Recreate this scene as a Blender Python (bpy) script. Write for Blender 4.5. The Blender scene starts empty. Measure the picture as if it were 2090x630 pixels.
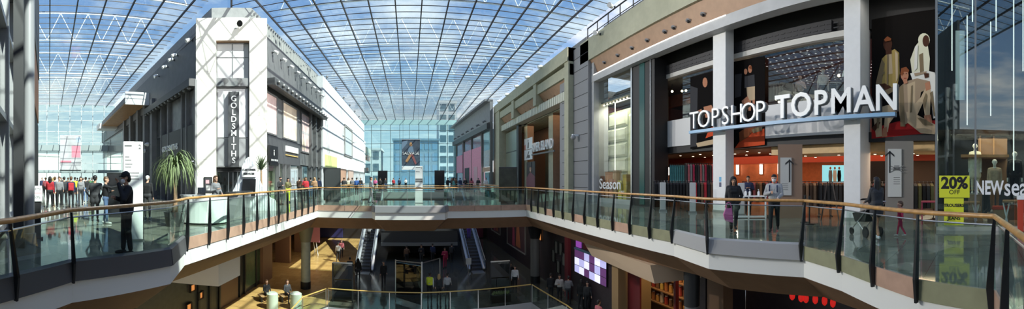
import bpy, bmesh, math, random
import numpy as np
from mathutils import Vector, Matrix
random.seed(7)
SC = bpy.context.scene
COL = SC.collection
PI = math.pi
EYE = 1.62          # eye height of the photographer above the upper mall floor
FPX = 740.0         # pixels per radian of the cylindrical panorama
LOW = -6.0          # lower mall floor
ROOF = 14.0         # underside of the glass roof

# ---------------------------------------------------------------- helpers
def ang(px): return (px - 835) / FPX
def pol(px, d, z=0.0):
    a = ang(px); return Vector((d * math.sin(a), d * math.cos(a), z))
def zat(py, d): return EYE - (py - 365) * d / FPX
def dfloor(py, z=0.0): return FPX * (EYE - z) / (py - 365)

def tag(o, label=None, cat=None, group=None, kind=None):
    if label: o['label'] = label
    if cat: o['category'] = cat
    if group: o['group'] = group
    if kind: o['kind'] = kind
    return o

def empty(name, loc=(0, 0, 0), rz=0.0, mat=None, parent=None):
    o = bpy.data.objects.new(name, None); COL.objects.link(o)
    if mat is not None: o.matrix_world = mat
    else: o.location = loc; o.rotation_euler = (0, 0, rz)
    if parent: o.parent = parent
    o.empty_display_size = .1
    return o

def thing(name, label, cat, loc=(0, 0, 0), rz=0.0, group=None, mat=None):
    return tag(empty(name, loc, rz, mat), label, cat, group)

def frame(origin, xdir):
    """wall frame: x to the viewer's right along the wall, y up, z out of the wall"""
    x = Vector((xdir[0], xdir[1], 0)).normalized(); y = Vector((0, 0, 1)); z = x.cross(y)
    m = Matrix((x, y, z)).transposed().to_4x4(); m.translation = Vector(origin); return m

def fuv(fr, px, py=None, w=0.0):
    """where the sight line of a pixel column meets a wall plane: distance along the wall and height"""
    o = fr.translation + fr.col[2].to_3d() * w; x = fr.col[0].to_3d()
    a = ang(px); s = Vector((math.sin(a), math.cos(a)))
    # t*s = o + u*x
    det = s.x * (-x.y) - s.y * (-x.x)
    t = (o.x * (-x.y) - o.y * (-x.x)) / det
    u = (s.x * o.y - s.y * o.x) / det
    if py is None: return u
    return u, EYE - (py - 365) * t / FPX - fr.translation.z

class MB:
    def __init__(s): s.v = []; s.f = []; s.m = []
    def add(s, vs, fs, mi=0):
        n = len(s.v); s.v += [tuple(v) for v in vs]
        s.f += [tuple(i + n for i in f) for f in fs]; s.m += [mi] * len(fs); return s
    def box(s, x0, x1, y0, y1, z0, z1, mi=0):
        vs = [(x0, y0, z0), (x1, y0, z0), (x1, y1, z0), (x0, y1, z0), (x0, y0, z1), (x1, y0, z1), (x1, y1, z1), (x0, y1, z1)]
        return s.add(vs, [(3, 2, 1, 0), (4, 5, 6, 7), (0, 1, 5, 4), (1, 2, 6, 5), (2, 3, 7, 6), (3, 0, 4, 7)], mi)
    def cbox(s, c, d, mi=0):
        return s.box(c[0] - d[0] / 2, c[0] + d[0] / 2, c[1] - d[1] / 2, c[1] + d[1] / 2, c[2] - d[2] / 2, c[2] + d[2] / 2, mi)
    def hexa(s, a, b, mi=0):
        """solid between two matching loops"""
        n = len(a)
        fs = [tuple(reversed(range(n))), tuple(range(n, 2 * n))] + [(i, (i + 1) % n, n + (i + 1) % n, n + i) for i in range(n)]
        return s.add(list(a) + list(b), fs, mi)
    def prism(s, poly, z0, z1, mi=0):
        return s.hexa([(p[0], p[1], z0) for p in poly], [(p[0], p[1], z1) for p in poly], mi)
    def flat(s, poly, w, mi=0):
        return s.add([(p[0], p[1], w) for p in poly], [tuple(range(len(poly)))], mi)
    def bar(s, p, q, w, h, mi=0, up=(0, 0, 1)):
        p, q = Vector(p), Vector(q); d = (q - p)
        if d.length < 1e-6: return s
        d.normalize(); up = Vector(up)
        if abs(d.dot(up)) > .99: up = Vector((1, 0, 0))
        x = d.cross(up).normalized(); y = x.cross(d)
        l = [x * (sx * w / 2) + y * (sy * h / 2) for sx, sy in ((-1, -1), (1, -1), (1, 1), (-1, 1))]
        return s.hexa([p + k for k in l], [q + k for k in l], mi)
    def tube(s, pts, r, n=8, mi=0, cap=True):
        pts = [Vector(p) for p in pts]; rr = r if isinstance(r, (list, tuple)) else [r] * len(pts)
        base = len(s.v); prev = None
        for i, p in enumerate(pts):
            d = (pts[min(i + 1, len(pts) - 1)] - pts[max(i - 1, 0)])
            d = d.normalized() if d.length > 1e-9 else Vector((0, 0, 1))
            if prev is None:
                a = Vector((0, 0, 1)) if abs(d.z) < .9 else Vector((1, 0, 0)); x = d.cross(a).normalized()
            else:
                x = (prev - d * prev.dot(d)); x = x.normalized() if x.length > 1e-6 else d.orthogonal().normalized()
            prev = x; y = d.cross(x)
            for k in range(n):
                t = 2 * PI * k / n; s.v.append(tuple(p + (x * math.cos(t) + y * math.sin(t)) * rr[i]))
        for i in range(len(pts) - 1):
            for k in range(n):
                a, b = base + i * n + k, base + i * n + (k + 1) % n
                s.f.append((a, b, b + n, a + n)); s.m.append(mi)
        if cap:
            s.f.append(tuple(base + k for k in reversed(range(n)))); s.m.append(mi)
            s.f.append(tuple(base + (len(pts) - 1) * n + k for k in range(n))); s.m.append(mi)
        return s
    def lathe(s, prof, c=(0, 0, 0), n=20, mi=0):
        base = len(s.v)
        for r, z in prof:
            for k in range(n):
                t = 2 * PI * k / n; s.v.append((c[0] + r * math.cos(t), c[1] + r * math.sin(t), c[2] + z))
        for i in range(len(prof) - 1):
            for k in range(n):
                a, b = base + i * n + k, base + i * n + (k + 1) % n
                s.f.append((a, b, b + n, a + n)); s.m.append(mi)
        s.f.append(tuple(base + k for k in reversed(range(n)))); s.m.append(mi)
        s.f.append(tuple(base + (len(prof) - 1) * n + k for k in range(n))); s.m.append(mi)
        return s
    def ball(s, c, r, n=10, mi=0):
        rx, ry, rz = r if isinstance(r, (tuple, list)) else (r, r, r)
        base = len(s.v); m = max(4, n // 2 + 1)
        s.v.append((c[0], c[1], c[2] - rz))
        for i in range(1, m):
            p = -PI / 2 + PI * i / m
            for k in range(n):
                t = 2 * PI * k / n; s.v.append((c[0] + rx * math.cos(p) * math.cos(t), c[1] + ry * math.cos(p) * math.sin(t), c[2] + rz * math.sin(p)))
        s.v.append((c[0], c[1], c[2] + rz)); top = len(s.v) - 1
        for k in range(n):
            s.f.append((base, base + 1 + (k + 1) % n, base + 1 + k)); s.m.append(mi)
            for i in range(m - 2):
                a, b = base + 1 + i * n + k, base + 1 + i * n + (k + 1) % n
                s.f.append((a, b, b + n, a + n)); s.m.append(mi)
            l = base + 1 + (m - 2) * n
            s.f.append((l + k, l + (k + 1) % n, top)); s.m.append(mi)
        return s
    def mesh(s, name, mats, smooth=False):
        me = bpy.data.meshes.new(name); me.from_pydata(s.v, [], s.f)
        mats = mats if isinstance(mats, (list, tuple)) else [mats]
        for m in mats: me.materials.append(m)
        if len(mats) > 1: me.polygons.foreach_set('material_index', s.m)
        if smooth: me.polygons.foreach_set('use_smooth', [True] * len(me.polygons))
        me.update(); return me
    def build(s, name, mats, parent=None, bevel=0.0, smooth=False, mat=None):
        o = bpy.data.objects.new(name, s.mesh(name, mats, smooth)); COL.objects.link(o)
        if parent is not None: o.parent = parent
        if mat is not None: o.matrix_world = mat
        if smooth: smooth_by_angle(o)
        if bevel:
            b = o.modifiers.new('bevel', 'BEVEL'); b.width = bevel; b.segments = 2; b.limit_method = 'ANGLE'; b.angle_limit = .6
        return o

def smooth_by_angle(o):
    bm = bmesh.new(); bm.from_mesh(o.data)
    for e in bm.edges:
        if len(e.link_faces) == 2 and e.calc_face_angle(0) > .7: e.smooth = False
    bm.to_mesh(o.data); bm.free()

def struct(mb, name, mats, parent=None, **k):
    o = mb.build(name, mats, parent, **k)
    if parent is None: o['kind'] = 'structure'
    return o

def copy_tree(o, parent=None):
    c = o.copy(); COL.objects.link(c)
    if parent is not None: c.parent = parent
    for ch in list(o.children): copy_tree(ch, c)
    return c

_dg = None
def text(name, s, size, mat, parent=None, M=None, pos=(0, 0, 0), depth=.02, bold=0.0, align='CENTER', space=1.0, xs=1.0):
    """lettering as a solid mesh lying in its frame's x-y plane"""
    cu = bpy.data.curves.new(name, 'FONT'); cu.body = s; cu.size = size; cu.extrude = depth / 2; cu.offset = bold
    cu.align_x = align; cu.align_y = 'BOTTOM_BASELINE' if False else 'CENTER'; cu.space_character = space; cu.resolution_u = 3
    t = bpy.data.objects.new(name, cu); COL.objects.link(t)
    me = bpy.data.meshes.new_from_object(t.evaluated_get(bpy.context.evaluated_depsgraph_get()))
    bpy.data.objects.remove(t); bpy.data.curves.remove(cu)
    if xs != 1.0:
        for v in me.vertices: v.co.x *= xs
    me.materials.clear(); me.materials.append(mat); me.name = name
    o = bpy.data.objects.new(name, me); COL.objects.link(o)
    if parent is not None: o.parent = parent
    o.matrix_local = (M if M is not None else Matrix.Identity(4)) @ Matrix.Translation(pos)
    return o

# ---------------------------------------------------------------- materials
MATS = {}
def mat(name, col, rough=.5, metal=0.0, noise=0.0, nscale=4.0, bump=0.0, bscale=60.0, emit=None, es=1.0, spec=.5, coat=0.0):
    if name in MATS: return MATS[name]
    m = bpy.data.materials.new(name); m.use_nodes = True; nt = m.node_tree
    b = nt.nodes['Principled BSDF']
    b.inputs['Base Color'].default_value = (*col, 1); b.inputs['Roughness'].default_value = rough
    b.inputs['Metallic'].default_value = metal; b.inputs['Specular IOR Level'].default_value = spec
    if coat: b.inputs['Coat Weight'].default_value = coat
    if noise or bump:
        tc = nt.nodes.new('ShaderNodeTexCoord')
    if noise:
        n = nt.nodes.new('ShaderNodeTexNoise'); n.inputs['Scale'].default_value = nscale; n.inputs['Detail'].default_value = 5
        nt.links.new(tc.outputs['Object'], n.inputs['Vector'])
        r = nt.nodes.new('ShaderNodeValToRGB'); r.color_ramp.elements[0].position = .3; r.color_ramp.elements[1].position = .7
        r.color_ramp.elements[0].color = (*[c * (1 - noise) for c in col], 1)
        r.color_ramp.elements[1].color = (*[min(1, c * (1 + noise)) for c in col], 1)
        nt.links.new(n.outputs['Fac'], r.inputs['Fac']); nt.links.new(r.outputs['Color'], b.inputs['Base Color'])
    if bump:
        n2 = nt.nodes.new('ShaderNodeTexNoise'); n2.inputs['Scale'].default_value = bscale; n2.inputs['Detail'].default_value = 3
        nt.links.new(tc.outputs['Object'], n2.inputs['Vector'])
        bp = nt.nodes.new('ShaderNodeBump'); bp.inputs['Strength'].default_value = bump; bp.inputs['Distance'].default_value = .02
        nt.links.new(n2.outputs['Fac'], bp.inputs['Height']); nt.links.new(bp.outputs['Normal'], b.inputs['Normal'])
    if emit is not None:
        b.inputs['Emission Color'].default_value = (*emit, 1); b.inputs['Emission Strength'].default_value = es
    MATS[name] = m; return m

def glass(name, tint, refl=1.0, rough=0.0, body=0.0, bodycol=(.5, .6, .6)):
    """thin architectural glass: clear with a tint, mirror-like by Fresnel, optionally a little dirty"""
    if name in MATS: return MATS[name]
    m = bpy.data.materials.new(name); m.use_nodes = True; nt = m.node_tree; nt.nodes.clear()
    out = nt.nodes.new('ShaderNodeOutputMaterial'); tr = nt.nodes.new('ShaderNodeBsdfTransparent'); tr.inputs[0].default_value = (*tint, 1)
    gl = nt.nodes.new('ShaderNodeBsdfGlossy'); gl.inputs['Roughness'].default_value = rough; gl.inputs['Color'].default_value = (1, 1, 1, 1)
    lw = nt.nodes.new('ShaderNodeLayerWeight'); lw.inputs['Blend'].default_value = .5
    pw = nt.nodes.new('ShaderNodeMath'); pw.operation = 'POWER'; pw.inputs[1].default_value = 5; nt.links.new(lw.outputs['Facing'], pw.inputs[0])
    ma = nt.nodes.new('ShaderNodeMath'); ma.operation = 'MULTIPLY_ADD'; ma.inputs[1].default_value = .96; ma.inputs[2].default_value = .04; nt.links.new(pw.outputs[0], ma.inputs[0])
    mu = nt.nodes.new('ShaderNodeMath'); mu.operation = 'MULTIPLY'; mu.inputs[1].default_value = refl; mu.use_clamp = True
    nt.links.new(ma.outputs[0], mu.inputs[0])
    mx = nt.nodes.new('ShaderNodeMixShader'); nt.links.new(mu.outputs[0], mx.inputs[0]); nt.links.new(tr.outputs[0], mx.inputs[1]); nt.links.new(gl.outputs[0], mx.inputs[2])
    last = mx
    if body:
        df = nt.nodes.new('ShaderNodeBsdfDiffuse'); df.inputs['Color'].default_value = (*bodycol, 1)
        m2 = nt.nodes.new('ShaderNodeMixShader'); m2.inputs[0].default_value = body
        nt.links.new(mx.outputs[0], m2.inputs[1]); nt.links.new(df.outputs[0], m2.inputs[2]); last = m2
    nt.links.new(last.outputs[0], out.inputs[0]); MATS[name] = m; return m

def tiles(name, c1, c2, sx, sy, rough, mortar=.006, mcol=(.2, .2, .2), rot=0.0, var=.12):
    """polished paving: brick grid with per-tile tone and gentle marbling"""
    m = bpy.data.materials.new(name); m.use_nodes = True; nt = m.node_tree; b = nt.nodes['Principled BSDF']
    tc = nt.nodes.new('ShaderNodeTexCoord'); mp = nt.nodes.new('ShaderNodeMapping'); mp.inputs['Rotation'].default_value = (0, 0, rot)
    nt.links.new(tc.outputs['Object'], mp.inputs['Vector'])
    br = nt.nodes.new('ShaderNodeTexBrick'); br.offset = 0.5; br.inputs['Scale'].default_value = 1.0
    br.inputs['Brick Width'].default_value = sx; br.inputs['Row Height'].default_value = sy; br.inputs['Mortar Size'].default_value = mortar
    br.inputs['Color1'].default_value = (*c1, 1); br.inputs['Color2'].default_value = (*c2, 1); br.inputs['Mortar'].default_value = (*mcol, 1)
    nt.links.new(mp.outputs[0], br.inputs['Vector'])
    n = nt.nodes.new('ShaderNodeTexNoise'); n.inputs['Scale'].default_value = 1.2; n.inputs['Detail'].default_value = 6
    nt.links.new(mp.outputs[0], n.inputs['Vector'])
    hs = nt.nodes.new('ShaderNodeMapRange'); hs.inputs[3].default_value = 1 - var; hs.inputs[4].default_value = 1 + var
    nt.links.new(n.outputs['Fac'], hs.inputs[0])
    mx = nt.nodes.new('ShaderNodeMix'); mx.data_type = 'RGBA'; mx.blend_type = 'MULTIPLY'; mx.inputs[0].default_value = 1
    nt.links.new(br.outputs['Color'], mx.inputs[6]); nt.links.new(hs.outputs[0], mx.inputs[7])
    nt.links.new(mx.outputs[2], b.inputs['Base Color']); b.inputs['Roughness'].default_value = rough
    MATS[name] = m; return m

charcoal = mat('charcoal metal', (.035, .037, .04), .4, .6)
black = mat('black', (.012, .012, .014), .45)
wood = mat('oak handrail', (.50, .27, .09), .35, noise=.25, nscale=9)
bal_glass = glass('balustrade glass', (.82, .90, .86), .8)
shop_glass = glass('shopfront glass', (.86, .90, .89), 1.6)
side_glass = glass('tall shopfront glass', (.72, .82, .82), 3.0)
bag_glass = glass('bag window glass', (.90, .92, .90), .8)
fascia_tan = mat('tan fascia panel', (.44, .28, .20), .5, noise=.12, nscale=3)
fascia_olive = mat('olive fascia panel', (.25, .25, .15), .5, noise=.12, nscale=3)
slab_white = mat('white slab edge', (.74, .74, .70), .6)
slab_grey = mat('grey slab edge', (.36, .36, .36), .6)
soffit_brown = mat('brown soffit', (.27, .155, .085), .65, noise=.1, nscale=2)
white_wall = mat('white render', (.86, .86, .84), .7, noise=.03, nscale=2)
cream = mat('cream stone', (.86, .84, .74), .6, noise=.05, nscale=1.5)
grey_wall = mat('mid grey cladding', (.22, .22, .225), .6, noise=.08, nscale=2)
dark_wall = mat('dark grey cladding', (.14, .14, .142), .5, noise=.1, nscale=2)
deep_wall = mat('near black cladding', (.010, .010, .012), .6)
stone_green = mat('olive cream stone', (.42, .41, .29), .6, noise=.08, nscale=2)
stone_grey = mat('pale grey stone', (.47, .47, .47), .6, noise=.07, nscale=2)
soffit_tan = mat('tan slatted soffit', (.42, .26, .165), .55, noise=.08, nscale=3)
white_metal = mat('white painted steel', (.82, .84, .86), .4)
white_gloss = mat('white gloss', (.85, .85, .84), .25)
steel = mat('brushed steel', (.55, .56, .57), .3, .9)
screen_black = mat('dark screen', (.015, .016, .018), .12)
lamp_on = mat('lit lamp', (1, .9, .75), .5, emit=(1, .82, .55), es=7)
strip_on = mat('lit strip', (1, 1, 1), .5, emit=(1, .97, .9), es=1.6)
LOWL = 1.0
FILL_K = 0.4
EXPOSURE = 0.5
SKY_STRENGTH = 0.8
SUN_STRENGTH = 7.5
# ---------------------------------------------------------------- camera, sky, sun
cam = bpy.data.cameras.new('camera'); cam_o = bpy.data.objects.new('camera', cam); COL.objects.link(cam_o)
cam.type = 'PANO'; cam.panorama_type = 'CENTRAL_CYLINDRICAL'
cam.central_cylindrical_range_u_min = -1045 / FPX; cam.central_cylindrical_range_u_max = 1045 / FPX
cam.central_cylindrical_range_v_min = -265 / FPX; cam.central_cylindrical_range_v_max = 365 / FPX
cam.central_cylindrical_radius = 1
cam.clip_end = 500; cam.clip_start = .05
cam_o.location = (0, 0, EYE); cam_o.rotation_euler = (PI / 2, 0, -210 / FPX)
SC.camera = cam_o
vs = SC.view_settings; vs.view_transform = 'Standard'; vs.look = 'None'; vs.gamma = 1; vs.exposure = EXPOSURE; vs.use_curve_mapping = False
SC.cycles.max_bounces = 10; SC.cycles.transparent_max_bounces = 24; SC.cycles.use_denoising = True
SC.cycles.sample_clamp_indirect = 6.0

w = bpy.data.worlds.new('sky'); SC.world = w; w.use_nodes = True; nt = w.node_tree; nt.nodes.clear()
out = nt.nodes.new('ShaderNodeOutputWorld'); bg = nt.nodes.new('ShaderNodeBackground')
tc = nt.nodes.new('ShaderNodeTexCoord'); sep = nt.nodes.new('ShaderNodeSeparateXYZ'); nt.links.new(tc.outputs['Generated'], sep.inputs[0])
grad = nt.nodes.new('ShaderNodeValToRGB'); g = grad.color_ramp
g.elements[0].position = 0.0; g.elements[0].color = (1.0, 1.05, 1.06, 1)
g.elements[1].position = .75; g.elements[1].color = (.10, .22, .62, 1)
e = g.elements.new(.10); e.color = (.80, .92, 1.0, 1)
e = g.elements.new(.30); e.color = (.30, .48, .76, 1)
nt.links.new(sep.outputs['Z'], grad.inputs[0])
# clouds: project the direction onto a plane overhead
mz = nt.nodes.new('ShaderNodeMath'); mz.operation = 'MAXIMUM'; mz.inputs[1].default_value = .06; nt.links.new(sep.outputs['Z'], mz.inputs[0])
dv = nt.nodes.new('ShaderNodeVectorMath'); dv.operation = 'DIVIDE'; nt.links.new(tc.outputs['Generated'], dv.inputs[0])
cb = nt.nodes.new('ShaderNodeCombineXYZ'); [nt.links.new(mz.outputs[0], cb.inputs[i]) for i in range(3)]; nt.links.new(cb.outputs[0], dv.inputs[1])
nz = nt.nodes.new('ShaderNodeTexNoise'); nz.inputs['Scale'].default_value = 1.5; nz.inputs['Detail'].default_value = 8; nz.inputs['Roughness'].default_value = .6
nt.links.new(dv.outputs[0], nz.inputs['Vector'])
cr = nt.nodes.new('ShaderNodeValToRGB'); cr.color_ramp.elements[0].position = .44; cr.color_ramp.elements[1].position = .72
nt.links.new(nz.outputs['Fac'], cr.inputs[0])
mixc = nt.nodes.new('ShaderNodeMix'); mixc.data_type = 'RGBA'; mixc.inputs[7].default_value = (1.15, 1.15, 1.15, 1)
nt.links.new(cr.outputs[0], mixc.inputs[0]); nt.links.new(grad.outputs[0], mixc.inputs[6])
nt.links.new(mixc.outputs[2], bg.inputs[0]); bg.inputs[1].default_value = SKY_STRENGTH
nt.links.new(bg.outputs[0], out.inputs[0])

sun = bpy.data.lights.new('sun', 'SUN'); sun.energy = SUN_STRENGTH; sun.angle = math.radians(.6); sun.color = (1, .95, .84)
so = bpy.data.objects.new('sun', sun); COL.objects.link(so)
SUN_AZ, SUN_EL = math.radians(112), math.radians(46)
sd = Vector((math.sin(SUN_AZ) * math.cos(SUN_EL), math.cos(SUN_AZ) * math.cos(SUN_EL), math.sin(SUN_EL)))
so.location = sd * 60; so.rotation_euler = sd.to_track_quat('Z', 'Y').to_euler()

def area(name, loc, rot, sx, sy, energy, col=(1, 1, 1), spread=PI):
    l = bpy.data.lights.new(name, 'AREA'); l.shape = 'RECTANGLE'; l.size = sx; l.size_y = sy; l.energy = energy; l.color = col; l.spread = spread
    o = bpy.data.objects.new(name, l); COL.objects.link(o); o.location = loc; o.rotation_euler = rot; return o
def point(name, loc, energy, col=(1, .8, .6), r=.08):
    l = bpy.data.lights.new(name, 'POINT'); l.energy = energy; l.color = col; l.shadow_soft_size = r
    o = bpy.data.objects.new(name, l); COL.objects.link(o); o.location = loc; return o

# ---------------------------------------------------------------- the two arms of the mall
AL = -0.993                                        # heading of the left arm
UL = Vector((math.sin(AL), math.cos(AL), 0))       # along the left arm
NR = Vector((UL.y, -UL.x, 0))                      # to the right of it
def lp(s, p, z=0.0):                               # a point in the left arm: s along, p to the right
    v = UL * s + NR * p; return Vector((v.x, v.y, z))
WL, XR = 9.46, -9.17
TW0 = pol(400, 24); TW1 = pol(545, 24)             # the foot of the corner tower
AM = -0.49                                         # heading of the mitre between the arms

def sheet(name, outer, holes, z, m):
    """a level surface with openings cut in it"""
    bm = bmesh.new(); es = []
    for l in [outer] + holes:
        vs_ = [bm.verts.new((p[0], p[1], z)) for p in l]
        es += [bm.edges.new((vs_[i], vs_[(i + 1) % len(vs_)])) for i in range(len(vs_))]
    bmesh.ops.triangle_fill(bm, use_beauty=True, use_dissolve=False, edges=es, normal=(0, 0, 1))
    me = bpy.data.meshes.new(name); bm.to_mesh(me); bm.free(); me.materials.append(m)
    o = bpy.data.objects.new(name, me); COL.objects.link(o); o['kind'] = 'structure'; return o

# outline of the opening in the upper floor (clockwise from the near left), and the handrail above it
F_PTS = [(-4.9, 1.5), (-5.2, 2.7), (-5.5, 4.1), (-4.95, 6.4), (-5.7, 8.0), (-5.55, 21.5), (-2.2, 21.5), (-1.95, 20.7), (2.05, 20.7), (2.3, 21.5), (7.2, 21.5),
         (7.35, 8.2), (6.95, 6.4), (7.65, 4.0), (7.05, 2.8), (6.35, 1.85), (5.7, .95), (5.2, -.25), (3.0, -.5), (0, -.6), (-3.6, -.2)]
R_PTS = [(-3.7, 1.0), (-4.04, 2.05), (-4.9, 3.64), (-4.98, 6.45), (-5.65, 8.1), (-5.5, 21.45), (-2.2, 21.45), (-1.95, 20.65), (2.05, 20.65), (2.3, 21.45), (7.15, 21.45),
         (7.3, 8.1), (6.95, 6.5), (7.7, 4.0), (7.05, 2.75), (6.3, 1.85), (5.62, .95), (5.05, -.22), (3.0, -.42), (0, -.5), (-3.2, -.1)]
V2 = [(-5.5, 27.2), (-5.5, 45), (7.0, 45), (7.0, 27.2)]
LOWV = [(-5.8, 1), (-5.8, 19.2), (-4.8, 21.1), (.7, 20.8), (7.4, 21.2), (7.9, 17.0), (7.9, 0)]
def grow(poly, r):
    c = Vector((.7, 11, 0)); res = []; n = len(poly)
    for i in range(n):
        p = Vector((*poly[i], 0)); a = Vector((*poly[i - 1], 0)); b = Vector((*poly[(i + 1) % n], 0))
        t = ((p - a).normalized() + (b - p).normalized()).normalized(); nn = Vector((-t.y, t.x, 0))
        if nn.dot(p - c) < 0: nn = -nn
        res.append((p.x + nn.x * r, p.y + nn.y * r))
    return res
OUTER = [(lp(64, -9).x, lp(64, -9).y), (lp(64, 20).x, lp(64, 20).y), (-30, 80), (30, 80), (30, -16), (-12, -16)]
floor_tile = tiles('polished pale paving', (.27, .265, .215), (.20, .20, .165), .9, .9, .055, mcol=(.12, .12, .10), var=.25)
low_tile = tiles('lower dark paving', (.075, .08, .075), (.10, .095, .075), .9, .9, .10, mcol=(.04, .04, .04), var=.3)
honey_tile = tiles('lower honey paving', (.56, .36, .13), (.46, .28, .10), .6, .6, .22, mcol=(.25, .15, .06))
sheet('floor', OUTER, [F_PTS, V2], 0.0, floor_tile)
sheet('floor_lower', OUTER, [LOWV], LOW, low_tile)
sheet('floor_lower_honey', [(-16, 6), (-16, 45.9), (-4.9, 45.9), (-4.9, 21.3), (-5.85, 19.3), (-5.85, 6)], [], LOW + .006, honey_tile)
sheet('floor_basement', [(-14, -10), (-14, 30), (16, 30), (16, -10)], [], -11.5, low_tile)
sheet('ceiling_lower', OUTER, [grow(F_PTS, 1.0), [(-6.2, 26.5), (-6.2, 45.6), (7.7, 45.6), (7.7, 26.5)]], -1.45, mat('lower ceiling', (.33, .24, .17), .7))

def wall_strip(name, a, b, za, zb, mats, closed=True, mi=None):
    """a band between two outlines: a at height za, b at height zb"""
    mb = MB(); n = len(a)
    for i in range(n if closed else n - 1):
        j = (i + 1) % n
        mb.add([(*a[i], za), (*a[j], za), (*b[j], zb), (*b[i], zb)], [(0, 1, 2, 3)], mi[i] if mi else 0)
    return struct(mb, name, mats)
lit = [0] * 21
wall_strip('trim_1', F_PTS, F_PTS, -.72, -.30, [slab_white])
wall_strip('trim_2', [(p[0], p[1]) for p in F_PTS], grow(F_PTS, .95), -.72, -1.45, [soffit_brown])
wall_strip('trim_3', V2, V2, -.8, 0, [slab_grey])
wall_strip('trim_4', V2, [(-6.2, 26.5), (-6.2, 45.6), (7.7, 45.6), (7.7, 26.5)], -.8, -1.45, [soffit_brown])
wall_strip('trim_5', LOWV, LOWV, -6.6, LOW, [slab_grey])

# ---------------------------------------------------------------- glass roof
roof_glass = glass('roof glass', (.74, .87, .90), .8)
bar_dark = mat('dark roof bar', (.05, .045, .05), .5, .3)
def mitre_cut(p, q, keep_right):
    """clip a plan segment against the mitre line"""
    d = Vector((math.sin(AM), math.cos(AM))); n = Vector((d.y, -d.x))
    a, b = n.dot(p), n.dot(q)
    if not keep_right: a, b = -a, -b
    if a < 0 and b < 0: return None
    if a >= 0 and b >= 0: return p, q
    t = a / (a - b); m = p + (q - p) * t
    return (p, m) if a >= 0 else (m, q)
V2_ = lambda v: Vector((v[0], v[1]))
mt = [Vector((math.sin(AM) * t, math.cos(AM) * t)) for t in (-14, 31)]
gl = MB()
c_poly = [mt[0], mt[1], (-10.4, 79), (13.9, 79), (13.9, -14)]
l_poly = [mt[0], V2_(lp(-8, -6)), V2_(lp(62, -6)), V2_(lp(62, 10.8)), mt[1]]
for poly in (c_poly, l_poly): gl.add([(p[0], p[1], ROOF + .12) for p in poly], [tuple(range(len(poly)))])
roof = struct(gl, 'ceiling', roof_glass)
lon, cro = MB(), MB()
x = .9 - 1.87 * 6
while x < 13.9:
    if x > -10.4:
        c = mitre_cut(Vector((x, -14)), Vector((x, 79)), True)
        if c: lon.bar((*c[0], ROOF), (*c[1], ROOF), .085, .14)
    x += 1.87
y = -13.0
while y < 79:
    c = mitre_cut(Vector((-10.4 if y > 24 else -14, y)), Vector((13.9, y)), True)
    if c: cro.bar((*c[0], ROOF + .06), (*c[1], ROOF + .06), .026, .05)
    y += 1.0
p_ = .06 - 1.95 * 3
while p_ < 10.8:
    c = mitre_cut(V2_(lp(-8, p_)), V2_(lp(62, p_)), False)
    if c: lon.bar((*c[0], ROOF), (*c[1], ROOF), .085, .14)
    p_ += 1.95
s_ = -7.0
while s_ < 62:
    c = mitre_cut(V2_(lp(s_, -6)), V2_(lp(s_, 10.8)), False)
    if c: cro.bar((*c[0], ROOF + .06), (*c[1], ROOF + .06), .026, .05)
    s_ += 1.0
lon.bar((*mt[0], ROOF), (*mt[1], ROOF), .14, .2)
lon.build('glazing_bar', bar_dark, roof); cro.build('purlin', bar_dark, roof)

def truss(label, a, b, z0=15.0, z1=17.6, bay=2.6, skew=0.0):
    a, b = Vector(a), Vector(b); L = (b - a).length; n = max(2, int(L / bay)); d = (b - a) / n
    o = thing('roof_truss', label, 'truss', (a.x, a.y, z0), group='white roof trusses above the glass')
    mb = MB()
    mb.tube([(0, 0, 0), tuple(b - a)], .055, 8); mb.build('bottom_chord', white_metal, o)
    up = Vector((0, 0, z1 - z0)); mb = MB(); mb.tube([tuple(up), tuple(b - a + up)], .06, 8); mb.build('top_chord', white_metal, o)
    mb = MB()
    for i in range(n):
        mb.tube([tuple(d * i), tuple(d * (i + .5) + up)], .034, 6); mb.tube([tuple(d * (i + .5) + up), tuple(d * (i + 1))], .034, 6)
    mb.build('web', white_metal, o); return o
for i, y in enumerate((9, 18, 27, 36, 46, 58, 70)):
    x0 = max(-10.0, -math.tan(-AM) * y) if y < 24 else -10.0
    truss(['white tubular truss crossing above the near roof glass', 'white zigzag truss, second one over the centre arm', 'white zigzag truss, third one over the centre arm',
           'white zigzag truss, fourth one over the centre arm', 'white zigzag truss, fifth one over the centre arm', 'white zigzag truss, sixth one over the centre arm',
           'white zigzag truss nearest the far end glass wall'][i], (x0, y, 0), (13.6, y, 0))
for i, s in enumerate((10, 18, 26, 35, 46, 57)):
    p1 = 10.4 if s > 20 else math.tan(AM - AL) * s - .4
    truss(['white roof truss above the left arm, nearest one', 'white roof truss above the left arm, second one away', 'white roof truss above the left arm, third one away',
           'white roof truss above the left arm, fourth one away', 'white roof truss above the left arm, fifth one away',
           'white roof truss beside the glass end of the left arm'][i], lp(s, -5.5), lp(s, p1))

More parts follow.
